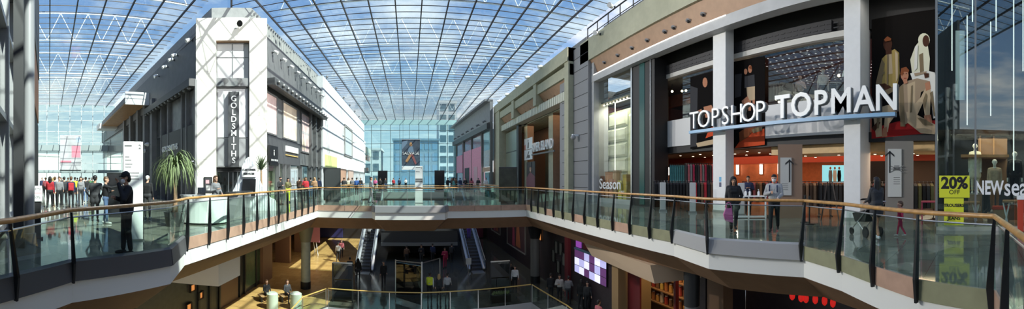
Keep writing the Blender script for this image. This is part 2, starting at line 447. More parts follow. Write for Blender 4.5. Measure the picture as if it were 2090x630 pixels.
# ---------------------------------------------------------------- balustrades round the opening
def balustrade(name, label, idx, panel_mats, step=1.12, kerb=None, group='glass balustrades round the upper opening', post_at=None, posts=True):
    """a run of handrail, glass, blade posts and edge panels along consecutive outline points"""
    o = thing(name, label, 'balustrade', (*R_PTS[idx[0]], 0), group=group); org = Vector((*R_PTS[idx[0]], 0))
    rp = [Vector((*R_PTS[i], 0)) - org for i in idx]; fp = [Vector((*F_PTS[i], 0)) - org for i in idx]
    mb = MB(); mb.tube([tuple(p + Vector((0, 0, 1.1))) for p in rp], .038, 10); mb.build('handrail', wood, o, smooth=True)
    cm = MB(); k = 0
    for i in range(len(idx) - 1):
        L = (fp[i + 1] - fp[i]).length; n = max(1, round(L / step))
        for q in range(n):
            t0, t1 = q / n, (q + 1) / n
            f0, f1 = fp[i].lerp(fp[i + 1], t0), fp[i].lerp(fp[i + 1], t1); r0, r1 = rp[i].lerp(rp[i + 1], t0), rp[i].lerp(rp[i + 1], t1)
            out_ = (f1 - f0).cross(Vector((0, 0, 1))).normalized()   # into the opening or away; checked below
            if out_.dot(Vector((.7, 11, 0)) - org - f0) < 0: out_ = -out_
            z0 = .02
            g0, g1 = f0 - out_ * .06, f1 - out_ * .06; h0, h1 = r0 - out_ * .05, r1 - out_ * .05
            e = (f1 - f0).normalized() * .03
            mb = MB(); mb.hexa([g0 + e + Vector((0, 0, z0)), g1 - e + Vector((0, 0, z0)), h1 - e + Vector((0, 0, .97)), h0 + e + Vector((0, 0, .97))],
                               [v - out_ * .016 for v in (g0 + e + Vector((0, 0, z0)), g1 - e + Vector((0, 0, z0)), h1 - e + Vector((0, 0, .97)), h0 + e + Vector((0, 0, .97)))])
            mb.build('glass_panel', bal_glass, o)
            cm.tube([h0 + Vector((0, 0, .97)), h1 + Vector((0, 0, .97))], .014, 6)
            if kerb is None:
                mb = MB(); a0, a1 = f0 + e * .4, f1 - e * .4
                mb.hexa([a0 + Vector((0, 0, -.30)), a1 + Vector((0, 0, -.30)), a1 + Vector((0, 0, .03)), a0 + Vector((0, 0, .03))],
                        [v + out_ * .03 for v in (a0 + Vector((0, 0, -.30)), a1 + Vector((0, 0, -.30)), a1 + Vector((0, 0, .03)), a0 + Vector((0, 0, .03)))])
                mb.build('edge_panel', panel_mats[k % len(panel_mats)], o)
            if posts and (post_at is None or (i, q) in post_at):
                pb = MB(); t = (f1 - f0).normalized()
                b = f0 + out_ * .035 + Vector((0, 0, -.33)); m_ = f0 + out_ * .035 + Vector((0, 0, .05)); tp = r0 + Vector((0, 0, 1.06))
                def ring(c, wd, th): return [c - t * th - out_ * 0, c + t * th, c + t * th + out_ * wd, c - t * th + out_ * wd]
                l0, l1, l2 = ring(b, .07, .02), ring(m_, .11, .024), ring(tp - out_ * .02, .045, .014)
                pb.hexa(l0, l1); pb.hexa(l1, l2); pb.build('post', charcoal, o)
            k += 1
    cm.build('glass_capping', steel, o)
    if kerb is not None:
        kb = MB()
        for i in range(len(idx) - 1):
            out_ = (fp[i + 1] - fp[i]).cross(Vector((0, 0, 1))).normalized()
            if out_.dot(Vector((.7, 11, 0)) - org - fp[i]) < 0: out_ = -out_
            Z = lambda v, z: v + Vector((0, 0, z))
            kb.hexa([Z(fp[i] - out_ * .05, -.30), Z(fp[i + 1] - out_ * .05, -.30), Z(fp[i + 1] - out_ * .05, .10), Z(fp[i] - out_ * .05, .10)],
                    [Z(fp[i] + out_ * .07, -.30), Z(fp[i + 1] + out_ * .07, -.30), Z(fp[i + 1] + out_ * .03, .06), Z(fp[i] + out_ * .03, .06)])
        kb.build('kerb', kerb, o)
    return o
balustrade('balustrade', 'glass balustrade bay in front of the man in the black cap', [0, 1, 2, 3, 4], [slab_grey], 3.0, kerb=mat('dark grey kerb', (.085, .085, .088), .55), post_at=[(1, 0), (2, 0)])
balustrade('balustrade', 'long glass balustrade run on the left, before the white kiosk', [4, 5], [fascia_tan])
balustrade('balustrade', 'glass balustrade across the far side, left of the white totem', [5, 6], [fascia_tan], 1.7, posts=False)
balustrade('balustrade', 'glass bay at the middle of the far side, before the white totem', [6, 7, 8, 9], [slab_grey], 4.2, kerb=mat('mid grey kerb', (.25, .25, .255), .55), posts=False)
balustrade('balustrade', 'glass balustrade across the far side, right of the white totem', [9, 10], [fascia_tan], 1.7, posts=False)
balustrade('balustrade', 'long glass balustrade run on the right with dark blade posts', [10, 11], [fascia_tan, fascia_olive, fascia_olive])
balustrade('balustrade', 'glass balustrade bay in front of the woman with the pink bag', [11, 12, 13], [slab_grey], 3.0, kerb=mat('pale grey kerb', (.34, .34, .34), .5), post_at=[(0, 0), (1, 0)])
balustrade('balustrade', 'near glass balustrade curving round at the right foreground', [13, 14, 15, 16, 17], [fascia_olive, fascia_olive, fascia_tan, fascia_olive], 1.3)
balustrade('balustrade', 'nearest balustrade with thick oak handrail at the right edge', [17, 18, 19, 20, 0], [fascia_tan], 1.3)

def straight_rail(name, label, pts, z, grp, n=6, kerb=.12, railmat=wood):
    o = thing(name, label, 'balustrade', (*pts[0], z), group=grp); og = Vector((*pts[0], 0)); P = [Vector((*p, 0)) - og for p in pts]
    mb = MB(); mb.tube([tuple(p + Vector((0, 0, 1.1))) for p in P], .035, 8); mb.build('handrail', railmat, o, smooth=True)
    for i in range(len(P) - 1):
        k = max(1, round((P[i + 1] - P[i]).length / 1.8))
        for q in range(k):
            a, b = P[i].lerp(P[i + 1], q / k), P[i].lerp(P[i + 1], (q + 1) / k)
            mb = MB(); mb.bar(a.lerp(b, .02) + Vector((0, 0, .5)), a.lerp(b, .98) + Vector((0, 0, .5)), .016, .96); mb.build('glass_panel', bal_glass, o)
            mb = MB(); mb.tube([tuple(a), tuple(a + Vector((0, 0, 1.08)))], .022, 6); mb.build('post', steel, o)
    return o
G2 = 'glass balustrades round the second opening'
straight_rail('balustrade', 'glass balustrade beyond the bridge, behind the white totem', [(-5.5, 27.1), (7.0, 27.1)], 0, G2)
straight_rail('balustrade', 'distant glass balustrade on the left of the far opening', [(-5.6, 27.4), (-5.6, 45)], 0, G2)
straight_rail('balustrade', 'distant glass balustrade on the right of the far opening', [(7.1, 27.4), (7.1, 45)], 0, G2)
G3 = 'gold railed balustrades on the lower floor'
lowrail = mat('gold lower rail', (.66, .46, .14), .35, .2)
straight_rail('balustrade', 'lower floor balustrade with gold rail before the hi-vis worker', [(-4.8, 21.1), (.7, 20.8), (7.4, 21.2)], LOW, G3, railmat=lowrail)
straight_rail('balustrade', 'lower floor gold rail angling away at right, by the striped shopper', [(7.45, 21.1), (7.9, 17.0), (7.9, 4)], LOW, G3, railmat=lowrail)
straight_rail('balustrade', 'lower floor gold rail at left, beside the pale round column', [(-4.9, 21.0), (-5.8, 19.2), (-5.8, 6)], LOW, G3, railmat=lowrail)
# ---------------------------------------------------------------- shared small fittings
def spotlight(label, M, pos, group, aim=(0, -.6, .8), r=.11, L=.3, col=None):
    """barrel spotlight on a short arm"""
    o = thing('spotlight', label, 'spotlight', group=group, mat=M @ Matrix.Translation(pos))
    d = Vector(aim).normalized(); col = col or white_gloss
    mb = MB(); mb.cbox((0, 0, .02), (.12, .12, .04)); mb.tube([(0, 0, .02), (0, 0, .28)], .025, 6); mb.build('arm', charcoal, o)
    c = Vector((0, 0, .32)); mb = MB(); mb.tube([c - d * L * .5, c - d * L * .35, c + d * L * .5], [r * .6, r * .85, r], 10); mb.build('barrel', col, o, smooth=True)
    return o

def framed(mb, u0, u1, v0, v1, w0, w1, t, mi=0):
    """four-sided frame in wall coordinates"""
    mb.box(u0, u1, v1 - t, v1, w0, w1, mi); mb.box(u0, u1, v0, v0 + t, w0, w1, mi)
    mb.box(u0, u0 + t, v0 + t, v1 - t, w0, w1, mi); mb.box(u1 - t, u1, v0 + t, v1 - t, w0, w1, mi); return mb

# ---------------------------------------------------------------- the corner tower
FT = frame(TW0, TW1 - TW0); TWW = (TW1 - TW0).length
TH = 12.25
tu = lambda px: fuv(FT, px)
ua, ub = tu(441), tu(509)
m = MB()
m.box(0, ua, 0, TH, -1.6, 0); m.box(ub, TWW, 0, TH, -1.6, 0)            # two piers
m.box(ua, ub, 10.75, TH, -1.6, 0)                                         # head
tower = struct(m, 'wall_tower', cream)
m = MB()
for v in (2.9, 5.8, 8.7): m.box(0, ua, v, v + .012, 0, .004); m.box(ub, TWW, v, v + .012, 0, .004)
m.box(ua - .02, ua + .0, 10.75, TH, 0, .004); m.box(ub, ub + .02, 10.75, TH, 0, .004)
m.build('joint', mat('stone joint', (.45, .44, .40), .7), tower, mat=FT)
tower.matrix_world = FT
for ch in tower.children: ch.matrix_world = FT
m = MB(); m.box(ua, ub, 8.25, 10.75, -.5, -.42); wt = struct(m, 'window_1', mat('pale blind panel', (.62, .62, .62), .5)); wt.matrix_world = FT
m = MB(); framed(m, ua, ub, 8.3, 10.7, -.42, -.36, .05); m.box((ua + ub) / 2 - .02, (ua + ub) / 2 + .02, 8.3, 10.7, -.42, -.38); m.box(ua, ub, 9.75, 9.78, -.42, -.38)
o = m.build('window_frame', grey_wall, wt); o.matrix_world = FT
m = MB(); m.box(ua, ub, 10.72, 10.76, -.42, -.02); o = m.build('window_head', soffit_tan, wt); o.matrix_world = FT
m = MB(); m.box(ua, ub, 7.75, 8.3, -.45, -.1); st = struct(m, 'trim_6', grey_wall); st.matrix_world = FT
for i, t in enumerate((.32, .72)):
    spotlight(['round spotlight under the tower window, left of the pair', 'round spotlight under the tower window, right of the pair'][i], FT @ Matrix.Rotation(-PI / 2, 4, 'X').inverted() @ Matrix.Identity(4), (ua + (ub - ua) * t, .1, -8.0) if False else (0, 0, 0), 'spotlights on the corner tower') if False else None
def spot_on(fr, u, v, w, label, group, aim, r=.1, L=.3, col=None):
    """spotlight whose arm grows out of the wall"""
    return spotlight(label, fr @ Matrix.Translation((u, v, w)), (0, 0, 0), group, aim, r, L, col)
spot_on(FT, ua + (ub - ua) * .30, 8.02, -.1, 'round dark spotlight under the tower window, left of the pair', 'spotlights on the corner tower', (0, -.3, .9), .17, .22, grey_wall)
spot_on(FT, ua + (ub - ua) * .72, 8.02, -.1, 'round dark spotlight under the tower window, right of the pair', 'spotlights on the corner tower', (0, -.3, .9), .17, .22, grey_wall)
spot_on(FT, tu(489), 11.75, 0, 'black floodlight high on the cream corner tower', 'spotlights on the corner tower', (0, -.5, .7), .2, .3, black)
# tall glazed bay with the vertical sign
m = MB(); m.box(ua + .1, ub - .1, 2.45, 7.7, -.35, -.3, 0); bay = struct(m, 'window_2', mat('pale glazed bay', (.74, .73, .74), .35, noise=.06, nscale=.8)); bay.matrix_world = FT
m = MB(); framed(m, ua, ub, 2.4, 7.75, -.36, -.22, .1); m.box(ua, ub, 4.35, 4.4, -.3, -.26)
o = m.build('window_frame', dark_wall, bay); o.matrix_world = FT
m = MB(); m.box(ua + .12, ub - .12, 2.45, 4.3, -.30, -.28); o = m.build('lower_pane', mat('grey lower panes', (.30, .30, .31), .3), bay); o.matrix_world = FT
m = MB(); m.box(ua, ub, 2.1, 2.4, -1.3, -.4, 0); m.box(ua, ub, 0, 2.1, -1.55, -1.5, 0); dr = struct(m, 'door_1', deep_wall); dr.matrix_world = FT
m = MB()
for t in (0, .36, .5, .64, .97): m.box(ua + (ub - ua) * t, ua + (ub - ua) * t + .05, 0, 2.1, -1.35, -1.3)
o = m.build('door_frame', steel, dr); o.matrix_world = FT
m = MB(); m.box(ua, ub, 0, 2.1, -1.42, -1.4); o = m.build('door_glass', shop_glass, dr); o.matrix_world = FT
sg = thing('shop_sign', 'tall dark vertical sign with white letters reading GOLDSMITHS', 'sign', mat=FT)
s0, s1 = tu(466), tu(488); m = MB(); m.box(s0, s1, zat(340, 23.2), zat(182, 23.2), -.28, .06); sbx = m.build('sign_box', mat('slate sign', (.06, .062, .066), .5), sg)
zt, zb = zat(190, 23.2), zat(334, 23.2)
for i, ch in enumerate('GOLDSMITHS'):
    text('letter', ch, .52, white_gloss, sbx, pos=((s0 + s1) / 2, zt + (zb - zt) * (i + .5) / 10, .07), depth=.03, bold=.008)
pt = thing('poster', 'framed dark notice on the left pier of the cream tower', 'poster', mat=FT)
m = MB(); m.box(tu(416), tu(433), zat(393, 24), zat(361, 24), .0, .05); m.build('frame', black, pt)
m = MB(); m.box(tu(418), tu(431), zat(391, 24), zat(363, 24), .05, .055); m.box(tu(420), tu(427), zat(374, 24), zat(367, 24), .055, .058, 1); m.box(tu(421), tu(430), zat(388, 24), zat(378, 24), .055, .058, 2)
m.build('sheet', [mat('charcoal print', (.05, .05, .055), .5), mat('pink print', (.7, .35, .38), .5), mat('pale print', (.6, .6, .58), .5)], pt)

# building body behind the tower and the plant enclosure on its roof
FLv = lambda px: 9.46 / math.tan(ang(px) - AL)      # distance along the left wall
def inset(p, d): return p
bL = lp(64, WL + .5); bR = Vector((XR - .5, 38.2, 0))
m = MB(); back = [(TW0.x, TW0.y), (bL.x, bL.y), (-30, 60), (bR.x - 3, 42), (XR - .4, 38), (TW1.x - .4, TW1.y + .4)]
m.prism([(p[0], p[1]) for p in back], 11.1, 11.3); struct(m, 'trim_7', grey_wall)
pa = Vector((math.sin(AM), math.cos(AM), 0))
m = MB(); q = [tuple((TW0.lerp(TW1, .2) + pa * 1.8).xy), tuple((lp(50, WL + 1.4)).xy), (-22, 55), (XR - 1.2, 50), tuple((TW1.lerp(TW0, .2) + pa * 1.8).xy)]
m.prism(q, 11.3, 13.75); struct(m, 'wall_roof', mat('grey louvre enclosure', (.30, .30, .30), .6, noise=.1))
m = MB()
a, b = Vector((*q[4], 0)), Vector((*q[3], 0))
for i in range(60):
    p = a.lerp(b, i / 60); m.box(p.x, p.x + .12, p.y, p.y + .06, 11.3, 13.6)
struct(m, 'trim_8', mat('pale louvre blade', (.55, .55, .53), .6))

# ---------------------------------------------------------------- right-hand flank of the corner block (faces the centre arm)
FR = frame((XR, TW1.y, 0), (0, 1))
ru = lambda px, w=0: fuv(FR, px, None, w)
e1 = ru(657)
m = MB(); m.box(0, e1, 8.25, 11.1, -.4, -.05); m.box(0, e1, 2.75, 8.25, -.6, -.3); o = struct(m, 'wall_flank', [dark_wall]); o.matrix_world = FR
m = MB(); m.box(0, e1, 7.85, 8.3, -.05, .55); m.box(0, e1, 7.8, 7.86, .45, .6)
gut = struct(m, 'trim_9', mat('charcoal canopy', (.07, .07, .072), .5)); gut.matrix_world = FR
m = MB()
for i in range(16): m.lathe([(.13, 0), (.15, .08), (.1, .16)], (e1 * (i + .5) / 16, 8.05, .62), 8)
o = m.build('canopy_lamp', mat('pewter lamp', (.18, .18, .18), .3, .5), gut); o.matrix_world = FR
for i in range(9):
    spot_on(FR, e1 * (i + .6) / 9, 10.3 - .0 * i, -.05, 'small white spotlight along the top of the dark flank wall', 'white spotlights on the dark flank wall', (0, -.5, .7), .12, .32)
pink_print = mat('washed pink print', (.80, .58, .55), .5, noise=.25, nscale=1.2); orange_print = mat('washed peach print', (.86, .66, .50), .5, noise=.25, nscale=1.0)
for i, (pa_, pb_, v0, v1, lab) in enumerate(((548, 572, 4.7, 7.6, 'sunlit pink window poster nearest the cream tower'), (583, 612, 4.7, 7.6, 'sunlit peach window poster above the white shop lettering'), (620, 638, 4.0, 7.6, 'sunlit pink window poster furthest from the cream tower'))):
    u0, u1 = ru(pa_), ru(pb_)
    po = thing('window_poster', lab, 'poster', mat=FR, group='sunlit window posters on the flank wall')
    m = MB(); framed(m, u0, u1, v0, v1, -.3, -.2, .12); m.build('frame', dark_wall, po)
    m = MB(); m.box(u0 + .1, u1 - .1, v0 + .1, v1 - .1, -.28, -.25, 0); m.box(u0 + .1, u1 - .1, (v0 + v1) / 2 - .1, (v0 + v1) / 2 + .12, -.25, -.245, 2)
    m.box(u0 + .3, (u0 + u1) / 2, v0 + .3, v0 + 1.2, -.25, -.245, 1)
    m.build('print', [[pink_print, orange_print, pink_print][i], [orange_print, pink_print, orange_print][i], mat('grey shadow band', (.55, .5, .5), .6)], po)
m = MB(); m.box(0, ru(617), 2.75, 4.65, -.3, -.18); o = struct(m, 'trim_10', mat('slate sign band', (.07, .07, .075), .5)); o.matrix_world = FR
sg = thing('shop_sign', 'white lettering bar with a gold underline on dark sign band', 'sign', mat=FR)
u0, u1 = ru(587), ru(611); m = MB(); m.box(u0, u1, 3.75, 4.2, -.18, -.08); m.build('lettering', white_gloss, sg)
m = MB(); m.box(u0, u1, 3.45, 3.52, -.18, -.1); m.build('underline', mat('gilt', (.7, .45, .15), .4), sg)
sg = thing('hanging_sign', 'square black sign with small white figure beside the cream tower', 'sign', mat=FR)
u0, u1 = ru(549), ru(566); m = MB(); m.box(u0, u1, 2.55, 3.9, -.1, .06); m.build('panel', black, sg)
uc = (u0 + u1) / 2; m = MB(); m.ball((uc, 3.58, .07), (.06, .06, .02), 8); m.prism([(uc - .05, 3.25), (uc + .05, 3.25), (uc + .03, 3.5), (uc - .03, 3.5)], .06, .08)
for k in range(4): m.box(u0 + .25 + k * .33, u0 + .5 + k * .33, 2.85, 2.98, .06, .075)
m.build('print', white_gloss, sg)
# ground floor shopfront of the flank
m = MB()
for px in (546, 570, 583, 592, 616, 636, 645, 655): u = ru(px); m.box(u - .08, u + .12, 0, 2.75 if px < 630 else 7.9, -.3, .02)
o = struct(m, 'trim_11', dark_wall); o.matrix_world = FR
m = MB(); m.box(0, e1, .08, 2.75, -.22, -.2); o = struct(m, 'window_3', shop_glass); o.matrix_world = FR
m = MB(); m.box(0, e1, 0, 2.9, -4.0, -3.9, 0); m.box(ru(583), ru(612), 0, 2.5, -1.6, -1.5, 1); m.box(ru(636), e1, 2.9, 7.8, -.6, -.5, 2); m.box(0, e1, 2.75, 2.85, -4, -.3, 0)
o = struct(m, 'wall_shop', [mat('shop interior grey', (.30, .28, .26), .7), mat('pale green display wall', (.62, .68, .45), .6), mat('pale tall glazing', (.58, .60, .60), .4)]); o.matrix_world = FR

# white sunlit building further along the centre arm
FW = frame((XR - .05, TW1.y + e1, 0), (0, 1)); wu = lambda px: fuv(FW, px); e2 = 76 - TW1.y - e1
m = MB(); m.box(0, wu(742), 2.9, 12.6, -.5, .15); m.box(wu(742), e2, 3.4, 9.5, -.8, 0); o = struct(m, 'wall_white', mat('sunlit white render', (.80, .81, .80), .7, noise=.05)); o.matrix_world = FW
m = MB(); u0, u1 = wu(700), wu(716); framed(m, u0, u1, 4.9, 9.3, .15, .3, .25); o = struct(m, 'window_4', mat('window frame grey', (.35, .34, .33), .6)); o.matrix_world = FW
m = MB(); m.box(u0 + .2, u1 - .2, 5.1, 9.1, .15, .2); m2 = m.build('pane', mat('pale window', (.60, .62, .62), .3), o); m2.matrix_world = FW
m = MB(); m.box(wu(660), wu(684), 2.9, 4.3, .15, .25, 0); m.box(wu(684), wu(704), 1.2, 3.0, -.3, .2, 1); m.box(wu(709), wu(719), .8, 3.0, -.3, .2, 2)
m.box(wu(742), wu(752), 2.9, 3.9, 0, .3, 3); m.box(wu(752), e2, 5.6, 6.6, 0, .4, 4); m.box(wu(748), e2, 3.3, 4.0, 0, .5, 4)
o = struct(m, 'trim_12', [mat('lime fascia', (.68, .70, .28), .6), mat('rust shopfront', (.45, .26, .18), .6), mat('clay shopfront', (.50, .36, .30), .6), mat('charcoal fascia', (.06, .06, .06), .5), mat('brick red fascia', (.62, .32, .26), .6)]); o.matrix_world = FW
m = MB(); m.box(0, e2, 0, 3.0, -2.5, -2.4, 0)
for i in range(22): m.box(e2 * i / 22, e2 * i / 22 + .25, 0, 3.0, -.3, .1, 1)
o = struct(m, 'wall_white_shops', [mat('bright shop interior', (.50, .50, .46), .6), white_metal]); o.matrix_world = FW
m = MB(); m.box(wu(755), e2, 6.8, 8.4, .05, .3, 0); o = struct(m, 'trim_13', mat('stone dressings', (.56, .50, .42), .7)); o.matrix_world = FW
for i in range(6):
    b = thing('barrel_light', 'small light fitting along the white building parapet', 'light fitting', mat=FW @ Matrix.Translation((2 + i * 5.2, 12.6, 0)), group='fittings along the white parapet')
    m = MB(); m.tube([(0, 0, 0), (0, .35, .1)], .04, 6); m.build('arm', charcoal, b); m = MB(); m.ball((0, .4, .15), .16, 8); m.build('lamp_head', grey_wall, b)
m = MB()
for i in range(3): m.tube([(.5 + i * 11, 5.0 + 2.6 * (i % 2), .2), (11 + i * 11, 5.0 + 2.6 * (i % 2), .2)], .04, 6)
o = struct(m, 'trim_14', steel); o.matrix_world = FW

# ---------------------------------------------------------------- left-hand flank of the corner block (faces the left arm)
FL = frame(TW0, -UL)
lu = lambda px, w=0: fuv(FL, px, None, w)
far = lu(207)
m = MB(); m.box(far, 0, 8.2, 11.4, -.4, -.05); m.box(far, 0, 5.3, 8.2, -.6, -.25); o = struct(m, 'wall_left_flank', [dark_wall]); o.matrix_world = FL
m = MB(); m.box(lu(303), 0, 7.75, 8.25, -.05, .5); gut = struct(m, 'trim_15', mat('charcoal canopy', (.07, .07, .072), .5)); gut.matrix_world = FL
m = MB()
for i in range(14): m.lathe([(.13, -.1), (.15, 0), (.1, .1)], (lu(303) * (i + .5) / 14, 7.72, .35), 8)
o = m.build('canopy_lamp', mat('pewter lamp', (.18, .18, .18), .3, .5), gut); o.matrix_world = FL
for i, px in enumerate((392, 362, 355, 342, 324)):
    spot_on(FL, lu(px), 11.0 - .1 * i, -.05, 'white spotlight on the shaded wall left of the tower', 'white spotlights on the shaded left flank', (0, -.4, .8), .14, .4)
stone_panel = mat('veined grey panels', (.20, .20, .205), .35, noise=.35, nscale=1.3)
m = MB()
for a, b in ((346, 372), (381, 399)): m.box(lu(a), lu(b), 5.35, 7.7, -.25, -.15)
o = struct(m, 'trim_16', stone_panel); o.matrix_world = FL
m = MB(); m.box(lu(330), lu(399), 2.9, 5.3, -.3, .05); o = struct(m, 'trim_17', mat('near black sign zone', (.03, .03, .033), .5)); o.matrix_world = FL
sg = thing('shop_sign', 'small white letters reading GOLDSMITHS on the shaded left flank', 'sign', mat=FL)
text('lettering', 'GOLDSMITHS', .62, white_gloss, sg, pos=((lu(334) + lu(363)) / 2, 4.05, .08), depth=.05, bold=.015)
u0, u1 = lu(334), lu(363); m = MB(); m.box(u0 + 1, u1 - 1, 3.45, 3.5, .05, .08); m.build('underline', white_gloss, sg)
m = MB()
for px in (330, 344, 372, 381, 399): u = lu(px); m.box(u - .12, u + .12, 0, 8.2, -.3, .08)
for px in (312, 297, 283, 268, 255): u = lu(px); m.box(u - .35, u + .35, 0, 9.0, -.3, .2)
o = struct(m, 'trim_18', grey_wall); o.matrix_world = FL
m = MB(); m.box(far, lu(330), .1, 8.0, -.28, -.25); o = struct(m, 'window_5', shop_glass); o.matrix_world = FL
m = MB(); m.box(far, lu(330), 0, 8, -2.2, -2.1, 0); m.box(lu(297), lu(283), .5, 7.5, -1.2, -1.1, 1); m.box(lu(268), lu(255), 1, 6, -1.2, -1.1, 2); m.box(far, lu(256), 1, 7, -1.0, -.9, 1)
m.box(lu(330), 0, 0, 2.9, -1.0, -.95, 3)
o = struct(m, 'wall_left_shops', [mat('dim shop wall', (.14, .14, .15), .6), mat('teal display glass', (.32, .50, .52), .3), mat('red display', (.55, .12, .14), .5), mat('black shopfront', (.03, .03, .03), .4)]); o.matrix_world = FL
cp = thing('canopy', 'timber lined canopy jutting from the left flank, white end board', 'canopy', mat=FL)
u0, u1 = lu(240), lu(303); m = MB(); m.box(u0, u1, 9.0, 9.5, -.05, 2.2); m.build('slab', grey_wall, cp)
m = MB(); m.box(u0, u1, 8.9, 9.0, .05, 2.15); m.build('soffit', mat('orange timber soffit', (.48, .25, .10), .5, noise=.15), cp)
m = MB(); m.box(u1 - .05, u1 + .1, 8.7, 9.9, -.05, 2.3); m.build('end_board', white_gloss, cp)
m = MB(); m.box(u0 - 2.5, u0, 8.6, 9.3, 0, 2.6); m.build('far_cap', slab_white, cp)
for i, px in enumerate((305, 312)):
    b = thing('wall_light', ['white wall lamp on the pillar behind the directory totem', 'white wall lamp just right of the other on the left flank'][i], 'wall light', mat=FL @ Matrix.Translation((lu(px), 4.3 + .5 * i, .25)))
    m = MB(); m.tube([(0, 0, 0), (0, 0, .2)], .03, 6); m.build('bracket', charcoal, b); m = MB(); m.lathe([(.05, .25), (.16, .1), (.2, -.1), (.05, -.2)], (0, 0, .3), 10); m.build('shade', white_gloss, b)

# ---------------------------------------------------------------- near dark frontage at the far left of the view
FN = frame(lp(0, -1.25), UL)
m = MB(); m.box(5.4, 44, 0, 14, -.5, -.3); o = struct(m, 'wall_near_left', mat('smoky dark cladding', (.05, .05, .053), .5, noise=.2)); o.matrix_world = FN
m = MB()
for u in (5.4, 6.6, 8.9, 11.2, 14.5, 18): m.box(u, u + .22, 0, 9.0, -.3, .0)
for v in (.15, 3.4, 6.3): m.box(5.4, 22, v, v + .18, -.3, -.05)
o = struct(m, 'trim_19', mat('pewter frames', (.36, .36, .365), .4, .2)); o.matrix_world = FN
m = MB(); m.box(5.4, 22, .3, 8.8, -.22, -.2); o = struct(m, 'window_6', shop_glass); o.matrix_world = FN
m = MB(); m.box(13, 26, 8.7, 14, -.3, .55); o = struct(m, 'trim_20', mat('ash overhang', (.10, .10, .102), .6)); o.matrix_world = FN
m = MB(); m.box(19, 26, 5.6, 8.7, -.3, .5); o = struct(m, 'trim_21', mat('russet fascia box', (.30, .13, .06), .6)); o.matrix_world = FN
m = MB(); m.box(20, 27, 0, 5.5, -.3, .45); o = struct(m, 'wall_near_left_return', deep_wall); o.matrix_world = FN
c = lp(9.2, -.50); col = thing('round_column', 'slim grey round column at the left edge of the view', 'column', (c.x, c.y, 0))
m = MB(); m.lathe([(.17, 0), (.17, .25), (.135, .26), (.135, 9)], (0, 0, 0), 20); m.build('shaft', mat('satin grey column', (.42, .42, .43), .35, .2), col, smooth=True)
c = lp(8.6, -.72); col = thing('square_post', 'dark square post beside the slim grey column', 'post', (c.x, c.y, 0), rz=-AL)
m = MB(); m.box(-.12, .12, -.12, .12, 0, 9); m.box(-.15, .15, -.15, .15, 0, .2); m.build('shaft', mat('sooty post', (.03, .03, .032), .5), col)
c = lp(9.8, -.32); ns = thing('notice_stand', 'white notice on a dark stand beside the slim grey column', 'sign', (c.x, c.y, 0), rz=-AL)
m = MB(); m.box(-.1, .1, -.03, .03, .0, 1.02); m.box(-.16, .16, -.12, .12, 0, .04); m.build('stand', deep_wall, ns)
m = MB(); m.box(-.13, .13, -.06, -.04, 1.02, 1.44); nb_ = m.build('board', white_gloss, ns)
pr = mat('print red', (.55, .08, .08), .5); Mx = Matrix.Rotation(PI / 2, 4, 'X')
text('lettering', 'UP TO', .075, black, nb_, Mx, (0, 1.34, .062), .004); text('lettering', '50%', .10, black, nb_, Mx, (0, 1.13, .062), .004)
m = MB(); m.box(-.12, .12, -.063, -.06, 1.24, 1.25); m.build('rule', pr, ns)

wa = lp(5.4, -1.3); m = MB(); m.prism([(wa.x, wa.y), (-9, -15), (-9.3, -15), (wa.x - .3, wa.y)], 0, 5.5); struct(m, 'wall_rear_left', mat('smoky dark cladding', (.05, .05, .053), .5))
m = MB(); m.box(-9.3, 14, -15.4, -15, 0, 5.5); struct(m, 'wall_rear', mat('rear stone', (.30, .30, .30), .6))
# glass end of the left arm
FE = frame(lp(60, -8), NR); eu = lambda px: fuv(FE, px)
m = MB(); m.box(0, 19, 0, 13.9, -.03, 0); o = struct(m, 'window_7', glass('end glazing', (.80, .90, .88), 1.0)); o.matrix_world = FE
m = MB()
for i in range(11): m.box(i * 1.9, i * 1.9 + .1, 0, 13.9, -.1, .1)
for v in (2.9, 4.2, 6.0, 7.6, 9.4, 11.3, 12.8): m.box(0, 19, v, v + .08, -.08, .08)
o2 = m.build('mullion', mat('pale mullion', (.50, .53, .53), .5), o); o2.matrix_world = FE
m = MB(); m.box(0, 19, 6.2, 7.2, -.3, .6); m.box(0, 19, 2.6, 3.1, -.3, 1.2); o = struct(m, 'trim_22', mat('grey green beam', (.28, .33, .33), .6)); o.matrix_world = FE
bn = thing('banner', 'large grey hanging banner with a pink square at the left glass end', 'banner', mat=FE)
u0, u1 = eu(122), eu(164); z0, z1 = zat(346, 58), zat(276, 58)
m = MB(); m.box(u0, u1, z0, z1, 1.3, 1.35, 0); m.box(u0 + 1.9, u1 - .1, z0 + 2.0, z0 + 3.9, 1.35, 1.37, 1); m.box(u0 + .1, u1 - 1.6, z0 + 1.2, z0 + 1.5, 1.35, 1.37, 1); m.box(u0 + 2.6, u1 - .1, z1 - 1.0, z1 - .2, 1.35, 1.37, 2)
m.build('cloth', [mat('faded grey cloth', (.42, .42, .43), .8, noise=.2, nscale=.6), mat('rose print', (.72, .22, .28), .7), mat('blue print', (.40, .50, .62), .7)], bn)
m = MB(); m.tube([(u0, z1, 1.32), (u1, z1, 1.32)], .06, 8); m.build('top_pole', steel, bn)
m = MB(); m.tube([(u0, z0, 1.32), (u1, z0, 1.32)], .06, 8); m.build('bottom_pole', charcoal, bn)
